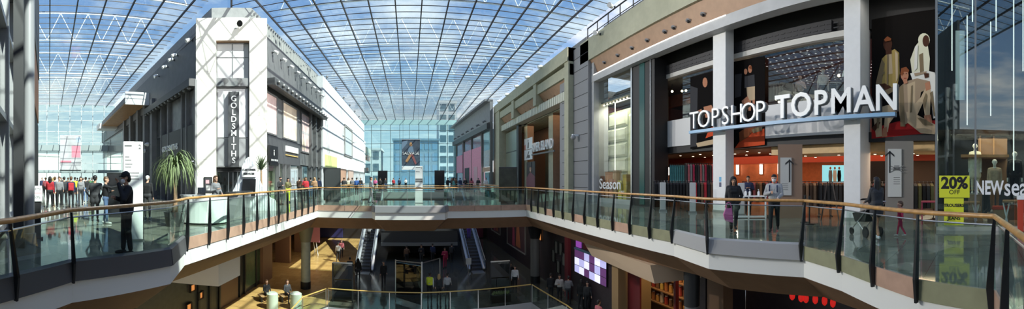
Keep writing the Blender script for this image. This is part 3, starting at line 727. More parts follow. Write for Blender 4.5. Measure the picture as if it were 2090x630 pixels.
# outdoors beyond the glass ends
m = MB(); m.box(-120, 60, 82, 83, -.4, -.1); q = lp(64, 0)
m = MB(); m.prism([tuple(lp(62, -60).xy), tuple(lp(62, 60).xy), tuple(lp(160, 60).xy), tuple(lp(160, -60).xy)], -.3, -.02); struct(m, 'ground', mat('bright outdoor paving', (.62, .61, .58), .8))
m = MB(); m.prism([(-40, 80), (40, 80), (40, 200), (-40, 200)], -.3, -.02); struct(m, 'ground_far', mat('bright outdoor paving', (.62, .61, .58), .8))
def FX(X): return frame((X, 0, 0), (0, -1))
def fx(X, px): return fuv(FX(X), px)
SETF = lambda o, fr: setattr(o, 'matrix_world', fr) or o

# ---------------------------------------------------------------- far stretch of the right side (rose shopfront)
A0, A1 = Vector((9.6, 76.5, 0)), Vector((11.2, 49.2, 0)); FP = frame(A0, A1 - A0); LP_ = (A1 - A0).length; pu = lambda px: fuv(FP, px)
m = MB(); m.box(-1, pu(928), 0, 12.3, -.4, .02, 0); m.box(pu(928), LP_, 9.6, 12.6, -.4, .05, 1); m.box(pu(928), LP_, 8.6, 9.4, -.4, .5, 2); m.box(-1, LP_, 12.4, 12.7, -.4, .8, 1)
o = SETF(struct(m, 'wall_far_right', [mat('pale stone far', (.55, .56, .56), .7), grey_wall, mat('charcoal canopy', (.07, .07, .072), .5)]), FP)
rose = mat('rose hoarding', (.46, .16, .22), .5, noise=.1)
m = MB(); m.box(pu(930), pu(984), 0, 8.6, -.5, -.3, 0); m.box(pu(984), LP_, 4.2, 8.6, -.5, -.3, 1); m.box(pu(985), pu(999), 3.4, 5.8, -.28, -.2, 2); m.box(pu(985), LP_, 2.7, 3.3, -.3, 0, 3); m.box(pu(986), LP_, 0, 2.6, -.45, -.3, 4)
SETF(struct(m, 'wall_rose', [rose, mat('blue grey glass wall', (.30, .40, .48), .2), mat('blush board', (.62, .42, .40), .5), soffit_tan, deep_wall]), FP)
m = MB()
for px in (931, 946, 962, 983, 1001): u = pu(px); m.box(u, u + .15, 0, 9.6, -.3, .08)
SETF(struct(m, 'trim_23', dark_wall), FP)
m = MB(); m.box(pu(928), LP_, .1, 8.6, -.1, -.08); SETF(struct(m, 'window_8', bag_glass), FP)
m = MB(); m.box(pu(946), pu(983), 0, 6.6, -.06, .02); m.box(pu(932), pu(944), 2.8, 6.2, -.06, .02); SETF(struct(m, 'trim_49', mat('rose panel', (.62, .22, .31), .5, noise=.12)), FP)
m = MB(); m.box(pu(949), pu(958), 0, 3.6, .02, .06, 0); m.box(pu(968), pu(975), 0, 3.6, .02, .06, 1); SETF(struct(m, 'door_2', [deep_wall, mat('rose lit doorway', (.5, .28, .32), .5)]), FP)
for i in range(7):
    spot_on(FP, 2.5 + i * 3.8, 9.9, .05, 'spotlight on the far grey canopy above the rose shopfront', 'spotlights above the rose shopfront', (0, -.5, .8), .15, .5, grey_wall)

# ---------------------------------------------------------------- the stone portal with the white RIVER ISLAND letters
X1 = 11.9; F1 = FX(X1); f1 = lambda px: fuv(F1, px)
a, b = f1(1010), f1(1160)
m = MB()
m.box(a - .9, a + 2.4, 0, 11.8, -1.6, 0); m.box(b - .75, b, 0, 11.8, -1.6, 0)
m.box(a, b, 10.75, 11.8, -1.6, .1); m.box(a, b, 9.7, 10.55, -1.6, -.12)
d1, d2 = f1(1046), f1(1091)
m.box(d1 - .5, d1 + .5, 8.7, 10.75, -1.4, .02); m.box(d2 - .4, d2 + .4, 8.7, 10.75, -1.4, .02)
SETF(struct(m, 'wall_portal', stone_green), F1)
m = MB(); m.hexa([(a + 2.4, 9.75, -.3), (b - .75, 9.75, -.3), (b - .75, 8.7, -1.1), (a + 2.4, 8.7, -1.1)], [(a + 2.4, 9.85, -.5), (b - .75, 9.85, -.5), (b - .75, 8.8, -1.3), (a + 2.4, 8.8, -1.3)])
sof = SETF(struct(m, 'trim_24', soffit_tan), F1)
m = MB()
for i in range(13): u = a + 3 + (b - a - 4.4) * i / 12; m.lathe([(.09, 0), (.09, .05)], (u, 9.1, -.8), 8)
SETF(m.build('downlight', mat('bronze ring', (.2, .12, .07), .4, .5), sof), F1)
m = MB(); m.box(a + 2.4, b - .75, 8.0, 8.72, -1.3, -.35)
for i in range(46): u = a + 2.4 + (b - a - 3.2) * i / 46; m.box(u, u + .25, 8.0, 8.72, -.35, -.31)
SETF(struct(m, 'trim_25', mat('ribbed cream band', (.62, .62, .52), .5)), F1)
m = MB()
for i in range(10): m.box(a + 2.4, b - .75, 7.9, 8.0, -1.4 - .32 * i - .22, -1.4 - .32 * i, 0)
m.box(a, b, 8.01, 8.1, -5, -1.3, 1)
SETF(struct(m, 'trim_26', [stone_green, mat('dark void panel', (.05, .04, .03), .7)]), F1)
m = MB(); m.box(a + 2.2, b + 1, 0, 8, -5.0, -4.8, 0); m.box(a + 2.1, a + 2.3, 0, 8, -5.0, -1.5, 0); m.box(f1(1092), b, 0, 4.0, -4.0, -3.9, 1); m.box(f1(1075), f1(1140), 5.6, 7.9, -3.2, -3.0, 2)
m.box(f1(1050), f1(1066), 0, 5.6, -3.9, -3.8, 3)
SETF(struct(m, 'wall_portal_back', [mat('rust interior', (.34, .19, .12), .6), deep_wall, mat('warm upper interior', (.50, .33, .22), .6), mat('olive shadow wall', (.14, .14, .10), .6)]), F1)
for px, wv, lab in ((1073, -1.4, 'cream and tan portal pillar left of the white letters'), (1124, -1.4, 'cream and tan portal pillar right of the white letters')):
    u = fuv(F1, px, None, wv); c = thing('portal_pillar', lab, 'pillar', mat=F1, group=None)
    m = MB(); m.box(u - .55, u + .55, 0, 8, wv - .8, wv); m.build('shaft', stone_green, c)
    m = MB(); m.box(u + .55, u + .58, 0, 8, wv - .78, wv - .02); m.build('side_cladding', soffit_tan, c, )
m = MB(); m.box(f1(1021), f1(1044), .3, 7.6, -.9, -.8, 0); m.box(f1(1044), f1(1048), 0, 7.9, -1.0, -.6, 1)
for v in (2.5, 5): m.box(f1(1021), f1(1044), v, v + .1, -.8, -.76, 1)
SETF(struct(m, 'window_9', [mat('sage glazing', (.20, .22, .16), .2), black]), F1)
sg = thing('shop_sign', 'big white letters reading RIVER ISLAND under the stone portal', 'sign', mat=F1)
u0, u1 = f1(1069), f1(1113)
text('lettering', 'RIVER ISLAND', 1.3, white_gloss, sg, pos=((u0 + u1) / 2, 4.85, -.85), depth=.12, bold=.02, xs=.72)
m = MB(); m.box(u0, u1, 4.1, 4.25, -.95, -.85); m.build('rail', dark_wall, sg)
for px0, px1, y0, y1, lab, cols in ((1049, 1064, 284, 306, 'white poster with a small standing sketch, upper of two', 0), (1049, 1064, 307, 327, 'white poster with a dark leaning sketch, lower of two', 1)):
    po = thing('poster', lab, 'poster', mat=F1); u0, u1 = f1(px0), f1(px1); z1, z0 = zat(y0, 42), zat(y1, 42)
    m = MB(); m.box(u0, u1, z0, z1, -1.3, -1.25, 0); c = (u0 + u1) / 2
    if cols == 0: m.ball((c, z1 - .3, -1.23), (.12, .14, .02), 8, 1); m.prism([(c - .25, z0 + .1), (c + .2, z0 + .1), (c + .25, z1 - .5), (c - .1, z1 - .45)], -1.25, -1.235, 1); m.prism([(u0, z0), (u0 + .5, z0), (u0 + .5, z0 + .6), (u0, z0 + .5)], -1.25, -1.24, 2)
    else: m.prism([(c - .6, z0 + .2), (c - .3, z0 + .2), (c + .4, z1 - .2), (c + .1, z1 - .2)], -1.25, -1.235, 1); m.prism([(c - .1, z0 + .2), (c + .6, z0 + .2), (c + .5, z0 + .55), (c - .1, z0 + .5)], -1.25, -1.235, 1)
    m.build('print', [white_gloss, mat('sketch ink', (.12, .11, .11), .6), mat('sketch red', (.6, .25, .2), .6)], po)
po = thing('poster', 'tall poster of a laughing person in a maroon patterned shirt', 'poster', mat=F1); u0, u1 = f1(1053), f1(1069); z1, z0 = zat(330, 40), zat(382, 40); c = (u0 + u1) / 2
m = MB(); m.box(u0, u1, z0, z1, -1.3, -1.25, 0); m.prism([(u0, z0), (u1, z0), (u1, z0 + 1.2), (c + .3, z0 + 1.6), (c - .3, z0 + 1.6), (u0, z0 + 1.0)], -1.25, -1.235, 1)
m.ball((c, z0 + 2.05, -1.235), (.3, .42, .02), 12, 2); m.prism([(c - .4, z0 + 2.2), (c + .4, z0 + 2.2), (c + .4, z0 + 2.75), (c - .35, z0 + 2.7)], -1.235, -1.21, 0); m.prism([(c - .12, z0 + 1.82), (c + .14, z0 + 1.84), (c + .1, z0 + 1.93), (c - .1, z0 + 1.93)], -1.21, -1.2, 3)
m.build('print', [mat('dusky print', (.05, .045, .045), .6), mat('maroon print', (.20, .07, .09), .6), mat('tan skin print', (.48, .25, .15), .6), white_gloss], po)
# roof edge gantry, spotlights
m = MB(); m.box(f1(1005), f1(1160), 11.8, 12.9, -2.4, -1.6, 0); SETF(struct(m, 'trim_27', grey_wall), F1)
for i, px in enumerate((1004, 1020, 1036, 1056, 1078, 1104)):
    spot_on(F1, f1(px) + .4, 11.85, -.1, 'white spotlight along the top edge of the stone portal', 'white spotlights on the stone portal', (0, -.3, .9), .16, .45)

# grey panelled wall between the portals
X2 = 12.35; F2 = FX(X2); m = MB(); a, b = fuv(F2, 1158), fuv(F2, 1194)
m.box(a - 1.5, b + .5, 0, 11.6, -.4, 0); w2 = SETF(struct(m, 'wall_panelled', mat('panel grey', (.26, .26, .27), .6)), F2)
m = MB()
for v in range(1, 12): m.box(a - 1, b + .4, v * .98, v * .98 + .04, 0, .01)
SETF(m.build('panel_joint', deep_wall, w2), F2)
cctv = thing('camera_bracket', 'white dome camera on the grey panelled wall', 'camera', mat=F2 @ Matrix.Translation((fuv(F2, 1180), 4.9, 0)))
m = MB(); m.box(-.1, .1, -.05, .1, 0, .5); m.build('bracket', white_metal, cctv); m = MB(); m.ball((0, -.15, .42), .2, 12); m.build('dome', mat('smoked dome', (.35, .35, .35), .2), cctv, smooth=True)

# ---------------------------------------------------------------- the tall portal with the two-storey fashion store
X3 = 12.6; F3 = FX(X3); f3 = lambda px: fuv(F3, px)
a = f3(1190); a2 = f3(1212); b = -.4
m = MB(); m.box(a, a2, 0, 10.0, -1.2, 0, 0); m.box(a, b, 8.55, 9.05, -.5, .02, 0)
SETF(struct(m, 'wall_store_portal', stone_grey), F3)
m = MB(); m.box(a, b, 10.15, 11.7, -1.6, .25); SETF(struct(m, 'trim_28', stone_green), F3)
m = MB(); m.hexa([(a, 10.2, .1), (b, 10.2, .1), (b, 9.05, -.35), (a, 9.05, -.35)], [(a, 10.3, -.2), (b, 10.3, -.2), (b, 9.1, -.6), (a, 9.1, -.6)])
sof = SETF(struct(m, 'trim_29', soffit_tan), F3)
for i, px in enumerate((1208, 1231, 1258, 1287, 1318, 1354, 1372, 1402, 1432)):
    t = .42; u = f3(px); d = thing('downlight', 'recessed downlight in the sloping tan soffit of the tall portal', 'downlight', group='downlights in the tall portal soffit', mat=F3 @ Matrix.Translation((u, 9.6, -.12)) @ Matrix.Rotation(math.radians(70), 4, 'X'))
    m = MB(); m.lathe([(.13, 0), (.16, .02), (.16, .05), (.11, .06)], (0, 0, 0), 14); m.build('ring', steel, d); m = MB(); m.ball((0, 0, .06), .085, 8); m.build('bulb', deep_wall, d)
m = MB(); m.box(a2, f3(1482), 9.01, 9.045, .025, .05); ls = thing('light_strip', 'thin white light line under the tall portal fascia', 'light strip', mat=F3); m.build('diffuser', strip_on, ls)
m = MB(); m.box(a2, b, 9.06, 9.2, -3.2, -.4, 0); SETF(struct(m, 'trim_30', mat('olive tan soffit', (.34, .29, .20), .6, noise=.08)), F3)
m = MB(); m.box(a - 1, b, 11.7, 12.6, -3.2, -1.0, 0)
SETF(struct(m, 'trim_31', grey_wall), F3)
m = MB(); m.box(a - 1, b, 11.7, 13.95, -2.6, -2.4, 0); SETF(struct(m, 'wall_gantry', mat('gantry grey', (.13, .13, .135), .6)), F3)
m = MB(); [m.box(a + k * 1.5, a + k * 1.5 + .05, 11.7, 13.9, -2.4, -2.36) for k in range(17)]; SETF(struct(m, 'trim_48', charcoal), F3)
gan = thing('gantry_rail', 'dark railing of the lighting gantry above the tall portal', 'railing', mat=F3)
m = MB()
m.tube([(a, 13.0, -.4), (b, 13.0, -.4)], .05, 6); m.tube([(a, 12.4, -.4), (b, 12.4, -.4)], .03, 6); m.build('rail', charcoal, gan)
for i in range(17): u = a + (b - a) * i / 16; m = MB(); m.box(u - .03, u + .03, 11.7, 13.0, -.43, -.37); m.build('post', charcoal, gan)
m = MB(); m.box(a, f3(1275), 12.3, 13.4, -2.4, -1.9); SETF(struct(m, 'trim_32', mat('ash plant box', (.33, .33, .34), .6)), F3)
for i, px in enumerate((1232, 1262, 1362, 1420)):
    spot_on(F3, f3(px), [11.4, 12.5, 11.5, 11.4][i], .25, ['white projector lamp on the gantry over the bag window', 'white projector lamp higher on the gantry, over the bag window', 'white projector lamp above the store letters, left one', 'white projector lamp above the store letters, right one'][i], None, (.6, -.2, .8), .16, .5)
# bag window (glazed bay at the left of the store)
XG = 13.0; FG = FX(XG); fg = lambda px: fuv(FG, px)
u0, u1 = fg(1213), fg(1290)
m = MB(); m.box(u0, u1, .1, 8.6, -.02, 0); SETF(struct(m, 'window_10', bag_glass), FG)
m = MB(); m.box(fg(1306), fg(1316), .1, 8.6, .0, .03); SETF(struct(m, 'window_14', mat('deep teal pane', (.03, .09, .085), .15)), FG)
m = MB(); m.box(u0, u0 + .12, 0, 8.6, -.3, .04); m.box(u1 - .08, u1 + .06, 0, 8.6, -.1, .06); u = fg(1328); m.box(u, u + .05, 0, 8.6, -.1, .06); m.box(u0, u1, 0, .3, -2.6, .04, 1)
SETF(struct(m, 'trim_33', [steel, mat('window plinth', (.42, .42, .42), .5)]), FG)
m = MB(); m.box(u1, fg(1336), 0, 8.6, -1.0, 0, 0); m.box(u0 - 1.5, u1, 0, 8.6, -3.0, -2.8, 1); m.box(u0 - 1.6, u0 - 1.4, 0, 8.6, -2.8, -.1, 1); m.box(u0 - 1.5, u1, 7.0, 7.1, -2.8, -.2, 1)
SETF(struct(m, 'wall_bag_window', [deep_wall, mat('charcoal window back', (.07, .075, .07), .5)]), FG)
bg_ = thing('handbag_mural', 'huge pale olive quilted handbag image hanging in the tall window', 'mural', mat=FG)
mu0, mu1 = fg(1222) - .3, fg(1284); m = MB()
m.box(mu0, mu1, 1.0, 6.4, -1.0, -.92, 0)
for r in range(5):
    z = 1.1 + r * 1.05; off = .1 * math.sin(r * 2)
    m.hexa([(mu0 + .15 + off, z, -.92), (mu0 + 2.6, z, -.92), (mu0 + 2.6, z + .95, -.92), (mu0 + .15 + off, z + .95, -.92)], [(mu0 + .35 + off, z + .12, -.78), (mu0 + 2.5, z + .12, -.78), (mu0 + 2.5, z + .8, -.78), (mu0 + .35 + off, z + .8, -.78)], 1)
m.hexa([(mu0 + 2.7, 1.1, -.92), (mu1 - .3, 1.1, -.92), (mu0 + 3.4, 6.0, -.92), (mu0 + 2.9, 6.0, -.92)], [(mu0 + 2.9, 1.3, -.75), (mu1 - .5, 1.3, -.75), (mu0 + 3.3, 5.8, -.75), (mu0 + 3.0, 5.8, -.75)], 2)
m.hexa([(mu0 + 3.0, 3.1, -.75), (mu1 - .6, 3.1, -.75), (mu1 - .4, 5.9, -.75), (mu0 + 3.3, 5.6, -.75)], [(mu0 + 3.2, 3.3, -.68), (mu1 - .8, 3.3, -.68), (mu1 - .6, 5.6, -.68), (mu0 + 3.5, 5.4, -.68)], 1)
m.build('panel', [mat('moss print', (.24, .26, .15), .6, noise=.2), mat('pale quilt', (.66, .67, .50), .6, noise=.18, nscale=1.5), mat('straw fold', (.62, .62, .36), .6, noise=.15)], bg_)
lf = thing('neon_outline', 'slim white illuminated frame standing in the bag window', 'light frame', mat=FG)
l0, l1 = fg(1243), fg(1294) - .05; m = MB(); m.box(l0, l0 + .035, .3, 6.85, -.5, -.465); m.box(l1 - .035, l1, .3, 6.85, -.5, -.465); m.box(l0, l1, 6.85, 6.885, -.5, -.465); m.build('tube', strip_on, lf)
for i in range(9):
    u = u0 + .3 + i * .42; b_ = thing('window_spot', 'small ceiling spot along the top of the bag window', 'spotlight', group='spots over the bag window', mat=FG @ Matrix.Translation((u, 6.95, -.6)))
    m = MB(); m.lathe([(.02, 0), (.07, .02), (.07, .16), (.02, .17)], (0, 0, 0), 8); m.build('can', white_gloss, b_); m = MB(); m.ball((0, -.02, .18), .05, 6); m.build('bulb', lamp_on, b_)
sg = thing('window_lettering', 'white window lettering reading season above wrapped gifts', 'sign', mat=FG)
text('lettering', 'Season', 1.0, white_gloss, sg, pos=((fg(1226) + fg(1266)) / 2, 1.25, .03), depth=.03, bold=.01)
text('small_lettering', 'GIFT', .3, white_gloss, sg, pos=(fg(1270), .75, .03), depth=.02)
gifts = [(1226, .9, .8, 'dull gold', (.42, .33, .10)), (1234, 1.3, 1.5, 'rust brown', (.38, .16, .08)), (1243, .9, 1.8, 'copper', (.50, .24, .12)), (1252, 1.1, 1.3, 'terracotta', (.5, .22, .14)), (1260, .9, 1.9, 'bronze', (.38, .24, .12)), (1270, 1.1, 1.2, 'bright yellow', (.62, .52, .06)), (1280, 1.0, 1.6, 'mustard', (.55, .42, .08))]
for px, wd, h, nm, c in gifts:
    g_ = thing('gift_box', f'{nm} wrapped gift box in the bag window', 'gift box', mat=FG @ Matrix.Translation((fuv(FG, px, None, -.36), .3, -.36)))
    m = MB(); m.box(-wd * .2, wd * .2, 0, h, -.2, .2); m.build('box', mat(nm + ' wrap', c, .35), g_); m = MB(); m.box(-wd * .2 - .015, wd * .2 + .015, h - .2, h + .02, -.215, .215); m.build('lid', mat(nm + ' lid', tuple(x * .75 for x in c), .35), g_)

# store pillars
def pillar(px0, px1, X, depth, h, label):
    fr = FX(X); u0, u1 = fuv(fr, px0), fuv(fr, px1); o = thing('store_pillar', label, 'pillar', mat=fr)
    m = MB(); m.box(u0, u1, 0, h, -depth, 0); m.build('shaft', mat('off white pillar', (.70, .70, .70), .55, noise=.03), o, bevel=.02)
    m = MB(); m.box(u0 - .01, u1 + .01, 0, .14, -depth - .01, .012); m.build('skirting', steel, o); return o, fr, u0, u1
p1, fp1, q0, q1 = pillar(1455, 1481, 13.0, .62, 9.06, 'off white store pillar with small blue stickers, behind the dark woman')
m = MB(); uc = (q0 + q1) / 2 + .02; m.box(uc - .02, uc + .12, 1.5, 1.72, 0, .004, 0); m.box(uc - .02, uc + .12, 1.25, 1.46, 0, .004, 1); SETF(m.build('sticker', [mat('blue sticker', (.12, .38, .62), .4), mat('ink sticker', (.08, .09, .16), .4)], p1), fp1)
p2, fp2, q0, q1 = pillar(1722, 1756, 13.0, 1.3, 9.06, 'off white store pillar right of the letters, by the pram')
# blue beam and letters
LT = 'off white letters on the blue beam'
bm_ = thing('sign_beam', 'pale blue horizontal beam under the raised store letters', 'beam', mat=FX(12.7)); Fb = FX(12.7); fb = lambda px: fuv(Fb, px)
m = MB(); m.box(fb(1411), fb(1829), 3.86, 4.0, -.12, .18); m.build('beam', mat('sky blue beam', (.22, .40, .60), .35), bm_)
m = MB()
for px in (1468, 1738): u = fb(px); m.box(u - .1, u + .1, 3.84, 3.98, -.4, -.1)
m.build('bracket', steel, bm_)
def raised(ch_list, size, bold, label, xs=.88):
    sgo = thing('shop_sign', label, 'sign', mat=Fb)
    for ch, px in ch_list:
        text('letter', ch, size, mat('sign white', (.92, .92, .90), .4), sgo, pos=(fb(px), 4.02 + size * .36, .10), depth=.10, bold=bold, xs=xs)
        o = text('letter_return', ch, size, mat('sign return', (.14, .15, .15), .4), sgo, pos=(fb(px) + .035, 4.0 + size * .36, .0), depth=.14, bold=bold, xs=xs)
raised([('T', 1420), ('O', 1440), ('P', 1463), ('S', 1484), ('H', 1507), ('O', 1531), ('P', 1555)], 1.2, -.006, 'slim raised white letters reading TOPSHOP on the blue beam')
raised([('T', 1600), ('O', 1638), ('P', 1677), ('M', 1719), ('A', 1766), ('N', 1811)], 1.32, .022, 'bold raised white letters reading TOPMAN on the blue beam')

# store front wall
XS = 14.0; FS = FX(XS); fs = lambda px: fuv(FS, px)
U0, U1 = fs(1337), -1.45
frame_grey = mat('soft grey frame', (.56, .55, .53), .5)
m = MB()
m.box(U0, U1, 7.72, 9.06, -.5, -.1, 0)                    # roller box band
m.box(U0, U1, 3.12, 3.52, -.6, -.05, 0)                   # dark lintel
m.box(fs(1780), U1, 3.5, 7.72, -.6, -.12, 0)
SETF(struct(m, 'wall_store', [deep_wall]), FS)
m = MB(); m.box(U0, fs(1700), 7.75, 8.25, -.1, .16, 0)
for i in range(40): u = U0 + i * .32; m.box(u, u + .22, 7.85, 7.9, .16, .18, 0); m.box(u, u + .22, 8.05, 8.1, .16, .18, 0)
SETF(struct(m, 'trim_34', mat('gunmetal roller box', (.022, .022, .028), .6)), FS)
m = MB(); m.box(U0, fs(1735), 7.5, 7.74, -.3, .12); m.box(U0, U0 + .2, 0, 7.6, -.3, .1); u = fs(1492); m.box(u, u + .14, 3.5, 7.6, -.3, .1); SETF(struct(m, 'trim_35', frame_grey), FS)
m = MB(); m.box(U0 + .2, fs(1413), 3.5, 5.02, -.2, .02); m.box(fs(1562), fs(1740), 3.5, 5.02, -.2, .02); SETF(struct(m, 'trim_36', mat('pale spandrel', (.60, .60, .60), .5)), FS)
m = MB(); m.box(U0 + .2, fs(1740), 5.02, 7.5, -.12, -.1); SETF(struct(m, 'window_11', shop_glass), FS)
# inside: upper floor
D = -9.0
m = MB(); m.box(U0 - 6, U1, 3.22, 3.5, D, -.1, 0); SETF(struct(m, 'floor_store', mat('store mezzanine', (.30, .22, .16), .5)), FS)
red_in = mat('russet store wall', (.42, .13, .06), .6, noise=.15)
m = MB(); m.box(U0 - 6, U1, 3.5, 7.7, D - .2, D, 0); m.box(U0 - 6, U0 - 5.8, 3.5, 7.7, D, -.1, 0); m.box(U0 - 3, fs(1413), 6.8, 7.6, -3.5, -3.3, 1); SETF(struct(m, 'wall_store_upper', [mat('dusky maroon wall', (.16, .05, .045), .6), red_in]), FS)
m = MB(); m.box(U0 - 6, U1, 7.62, 7.7, D, -.3, 0)
cs = SETF(struct(m, 'ceiling_store', mat('store ceiling', (.05, .045, .045), .6)), FS)
m = MB(); du0, du1 = fs(1520), fs(1740)
m.box(du0, du1 + 1.5, 7.5, 7.54, -6.4, -.6)
m2 = MB(); k = 0
for i in range(26):
    for j in range(11):
        u = du0 + .1 + i * .36 + .18 * (j % 2); ww = -.8 - j * .5
        if u < du1 + 1.4: m2.lathe([(.075, 7.495), (.075, 7.499)], (u, 0, 0), 6) if False else m2.add([(u + .055 * math.cos(t), 7.495, ww + .055 * math.sin(t)) for t in (0, 1.05, 2.09, 3.14, 4.19, 5.24)], [(0, 1, 2, 3, 4, 5)])
pc = thing('perforated_ceiling', 'dark ceiling raft dotted with white circles upstairs in the store', 'ceiling panel', mat=FS)
m.build('raft', mat('plum raft', (.10, .03, .045), .5), pc); m2.build('dots', mat('backlit dots', (.9, .88, .88), .5, emit=(1, .92, .92), es=.5), pc)
# inside: ground floor
m = MB(); m.box(U0 - 6, U1, 0, 3.2, D - .2, D, 0); m.box(U0 - 6, U0 - 5.8, 0, 3.2, D, -.1, 0); m.box(fs(1690), fs(1740), 0, 3.1, -6, -5.8, 1); m.box(fs(1785), U1, 0, 3.1, -4.6, -4.4, 2)
SETF(struct(m, 'wall_store_lower', [mat('glowing orange wall', (.62, .20, .08), .6, noise=.12), deep_wall, mat('dim timber wall', (.10, .06, .04), .6)]), FS)
m = MB(); m.box(U0 - 6, U1, 3.1, 3.2, D, -.6, 0)
SETF(struct(m, 'ceiling_store_lower', mat('umber ceiling', (.22, .11, .05), .6)), FS)
m = MB(); m.box(U0 - 6, U1, 2.55, 3.1, -4.3, -4.1, 0); SETF(struct(m, 'trim_37', mat('scarlet bulkhead', (.55, .07, .03), .5)), FS)
m = MB(); m.box(fs(1565), fs(1905), 2.75, 3.12, -2.6, -.4, 0); SETF(struct(m, 'trim_38', mat('oak bulkhead', (.62, .42, .20), .5, noise=.1)), FS)
lamps = 0
for i, (px, wv) in enumerate(((1364, -5.4), (1505, -5.4), (1553, -5.4), (1590, -5.4), (1340, -5.4))):
    u = fuv(FS, px, None, wv); l = thing('wall_light', 'glowing upright wall lamp inside the orange store', 'wall light', group='upright wall lamps inside the store', mat=FS @ Matrix.Translation((u, 1.95, wv)))
    m = MB(); m.box(-.12, .12, -.05, .65, -.06, -.02); m.build('backplate', steel, l); m = MB(); m.tube([(0, 0, .03), (0, .6, .03)], .07, 8); m.build('tube', mat('warm tube', (1, .9, .8), .5, emit=(1, .82, .66), es=7), l)
m = MB(); m.box(fuv(FS, 1330, None, -5.5), fuv(FS, 1600, None, -5.5), 0, 2.6, -5.7, -5.5, 0); SETF(struct(m, 'wall_store_feature', mat('glowing orange wall', (.62, .20, .08), .6)), FS)
for r in range(3):
    for i in range(9):
        u = U0 + 1 + i * 1.7; wv = -1.2 - r * 1.1
        if u > -1.8: continue
        l = thing('ceiling_spot', 'small lit spot in the store ground floor ceiling', 'spotlight', group='lit spots in the store ceiling', mat=FS @ Matrix.Translation((u, 3.08 if not (u > fs(1565) and r < 2) else 2.73, wv)))
        m = MB(); m.lathe([(.02, -.02), (.07, 0), (.07, .03)], (0, 0, 0), 8); o = m.build('ring', steel, l); o.rotation_euler = (PI / 2, 0, 0)
        m = MB(); m.cbox((0, -.025, 0), (.09, .02, .09)); m.build('bulb', lamp_on, l)
for i, (px, z, wv) in enumerate(((1372, 7.2, -1.2), (1392, 7.2, -1.6), (1400, 7.2, -1.7), (1501, 7.2, -.7), (1526, 7.25, -1.2), (1584, 6.6, -5), (1590, 6.4, -5), (1619, 6.1, -5), (1668, 6.0, -4.6), (1712, 6.9, -3.0), (1708, 6.1, -4))):
    u = fuv(FS, px, None, wv); l = thing('track_spot', 'small glowing track spot in the store upper floor', 'spotlight', group='glowing track spots upstairs', mat=FS @ Matrix.Translation((u, z, wv)))
    m = MB(); m.box(-.02, .02, 0, 7.6 - z, -.02, .02); m.build('stem', charcoal, l); m = MB(); m.ball((0, -.05, 0), .075, 8); m.build('bulb', lamp_on, l)

m = MB(); m.box(14.2, 22, -16, -2.3, 9.6, 26); m.box(11.6, 22, -16, 1.0, 9.6, 13.9); struct(m, 'unseen_sun_block', grey_wall)  # unseen block added to keep the sun off the left bay
# NEW season shop at the right
XN = 11.4; FNW = FX(XN); fn = lambda px: fuv(FNW, px); N0, N1 = fn(1911), 7.0
m = MB(); m.box(N0, N1, .12, 9.2, -.02, 0); m.box(N0, N0 + .02, .12, 9.2, -2.5, -.02); SETF(struct(m, 'window_12', side_glass), FNW)
m = MB(); m.box(N0, N1, 0, .12, -5, .03, 0); m.box(N0, N1, 3.3, 4.3, -4.5, -.9, 1); m.box(N0, N1, 9.2, 9.5, -5, .1, 1)
SETF(struct(m, 'trim_39', [mat('pale plinth', (.5, .47, .42), .5), deep_wall]), FNW)
m = MB(); m.box(N0 - .1, N1, 0, 9.2, -4.6, -4.5, 0); m.box(N0 - .1, N0, 0, 9.2, -4.6, -2.62, 0); SETF(struct(m, 'wall_season_shop', [mat('dark navy interior', (.02, .03, .045), .5)]), FNW)
m = MB(); m.box(fn(1946), fn(1966), 4.3, 6.7, -1.4, -1.0); SETF(struct(m, 'trim_40', white_gloss), FNW)
m = MB()
for px, z0, z1 in ((1943, 5.2, 9), (1974, 3.4, 7.0), (1985, 6.8, 9.1), (2022, 3.7, 6.8), (2033, 6.5, 9.1), (2069, 1.9, 9.1), (2088, 5.2, 9.1)):
    u = fuv(FNW, px, None, -.55); hs = thing('hanging_strip', 'slim white light strip hanging in the tall glass shopfront', 'light strip', group='white strips hanging in the glass shopfront', mat=FNW @ Matrix.Translation((u, 0, -.55)))
    m = MB(); m.box(-.017, .017, z0, z1, -.017, .017); m.build('tube', mat('faint strip', (.9, .88, .84), .5, emit=(1, .95, .86), es=1.2), hs); m = MB(); m.tube([(0, z1, 0), (0, 9.2, 0)], .006, 4); m.build('wire', charcoal, hs)
m = MB(); u = fn(1991); m.box(u - .03, u + .03, .12, 9.2, -.06, .03); m.box(N0 - .03, N0 + .04, .12, 9.2, -.06, .03); SETF(struct(m, 'trim_41', mat('smoked mullion', (.22, .23, .23), .3, .3)), FNW)
m = MB(); m.box(fn(1996), fn(2070), 1.2, 3.25, -3.0, -2.8, 0); m.box(fn(2000), fn(2003), .1, 3.3, -2.7, -2.6, 1); m.box(fn(2034), fn(2037), .1, 3.3, -2.7, -2.6, 1); m.box(N0 + .7, fn(2068), 2.4, 2.5, -2.8, -1.6, 1)
SETF(struct(m, 'trim_42', [mat('umber display back', (.20, .11, .06), .6), mat('timber batten', (.34, .18, .08), .5)]), FNW)
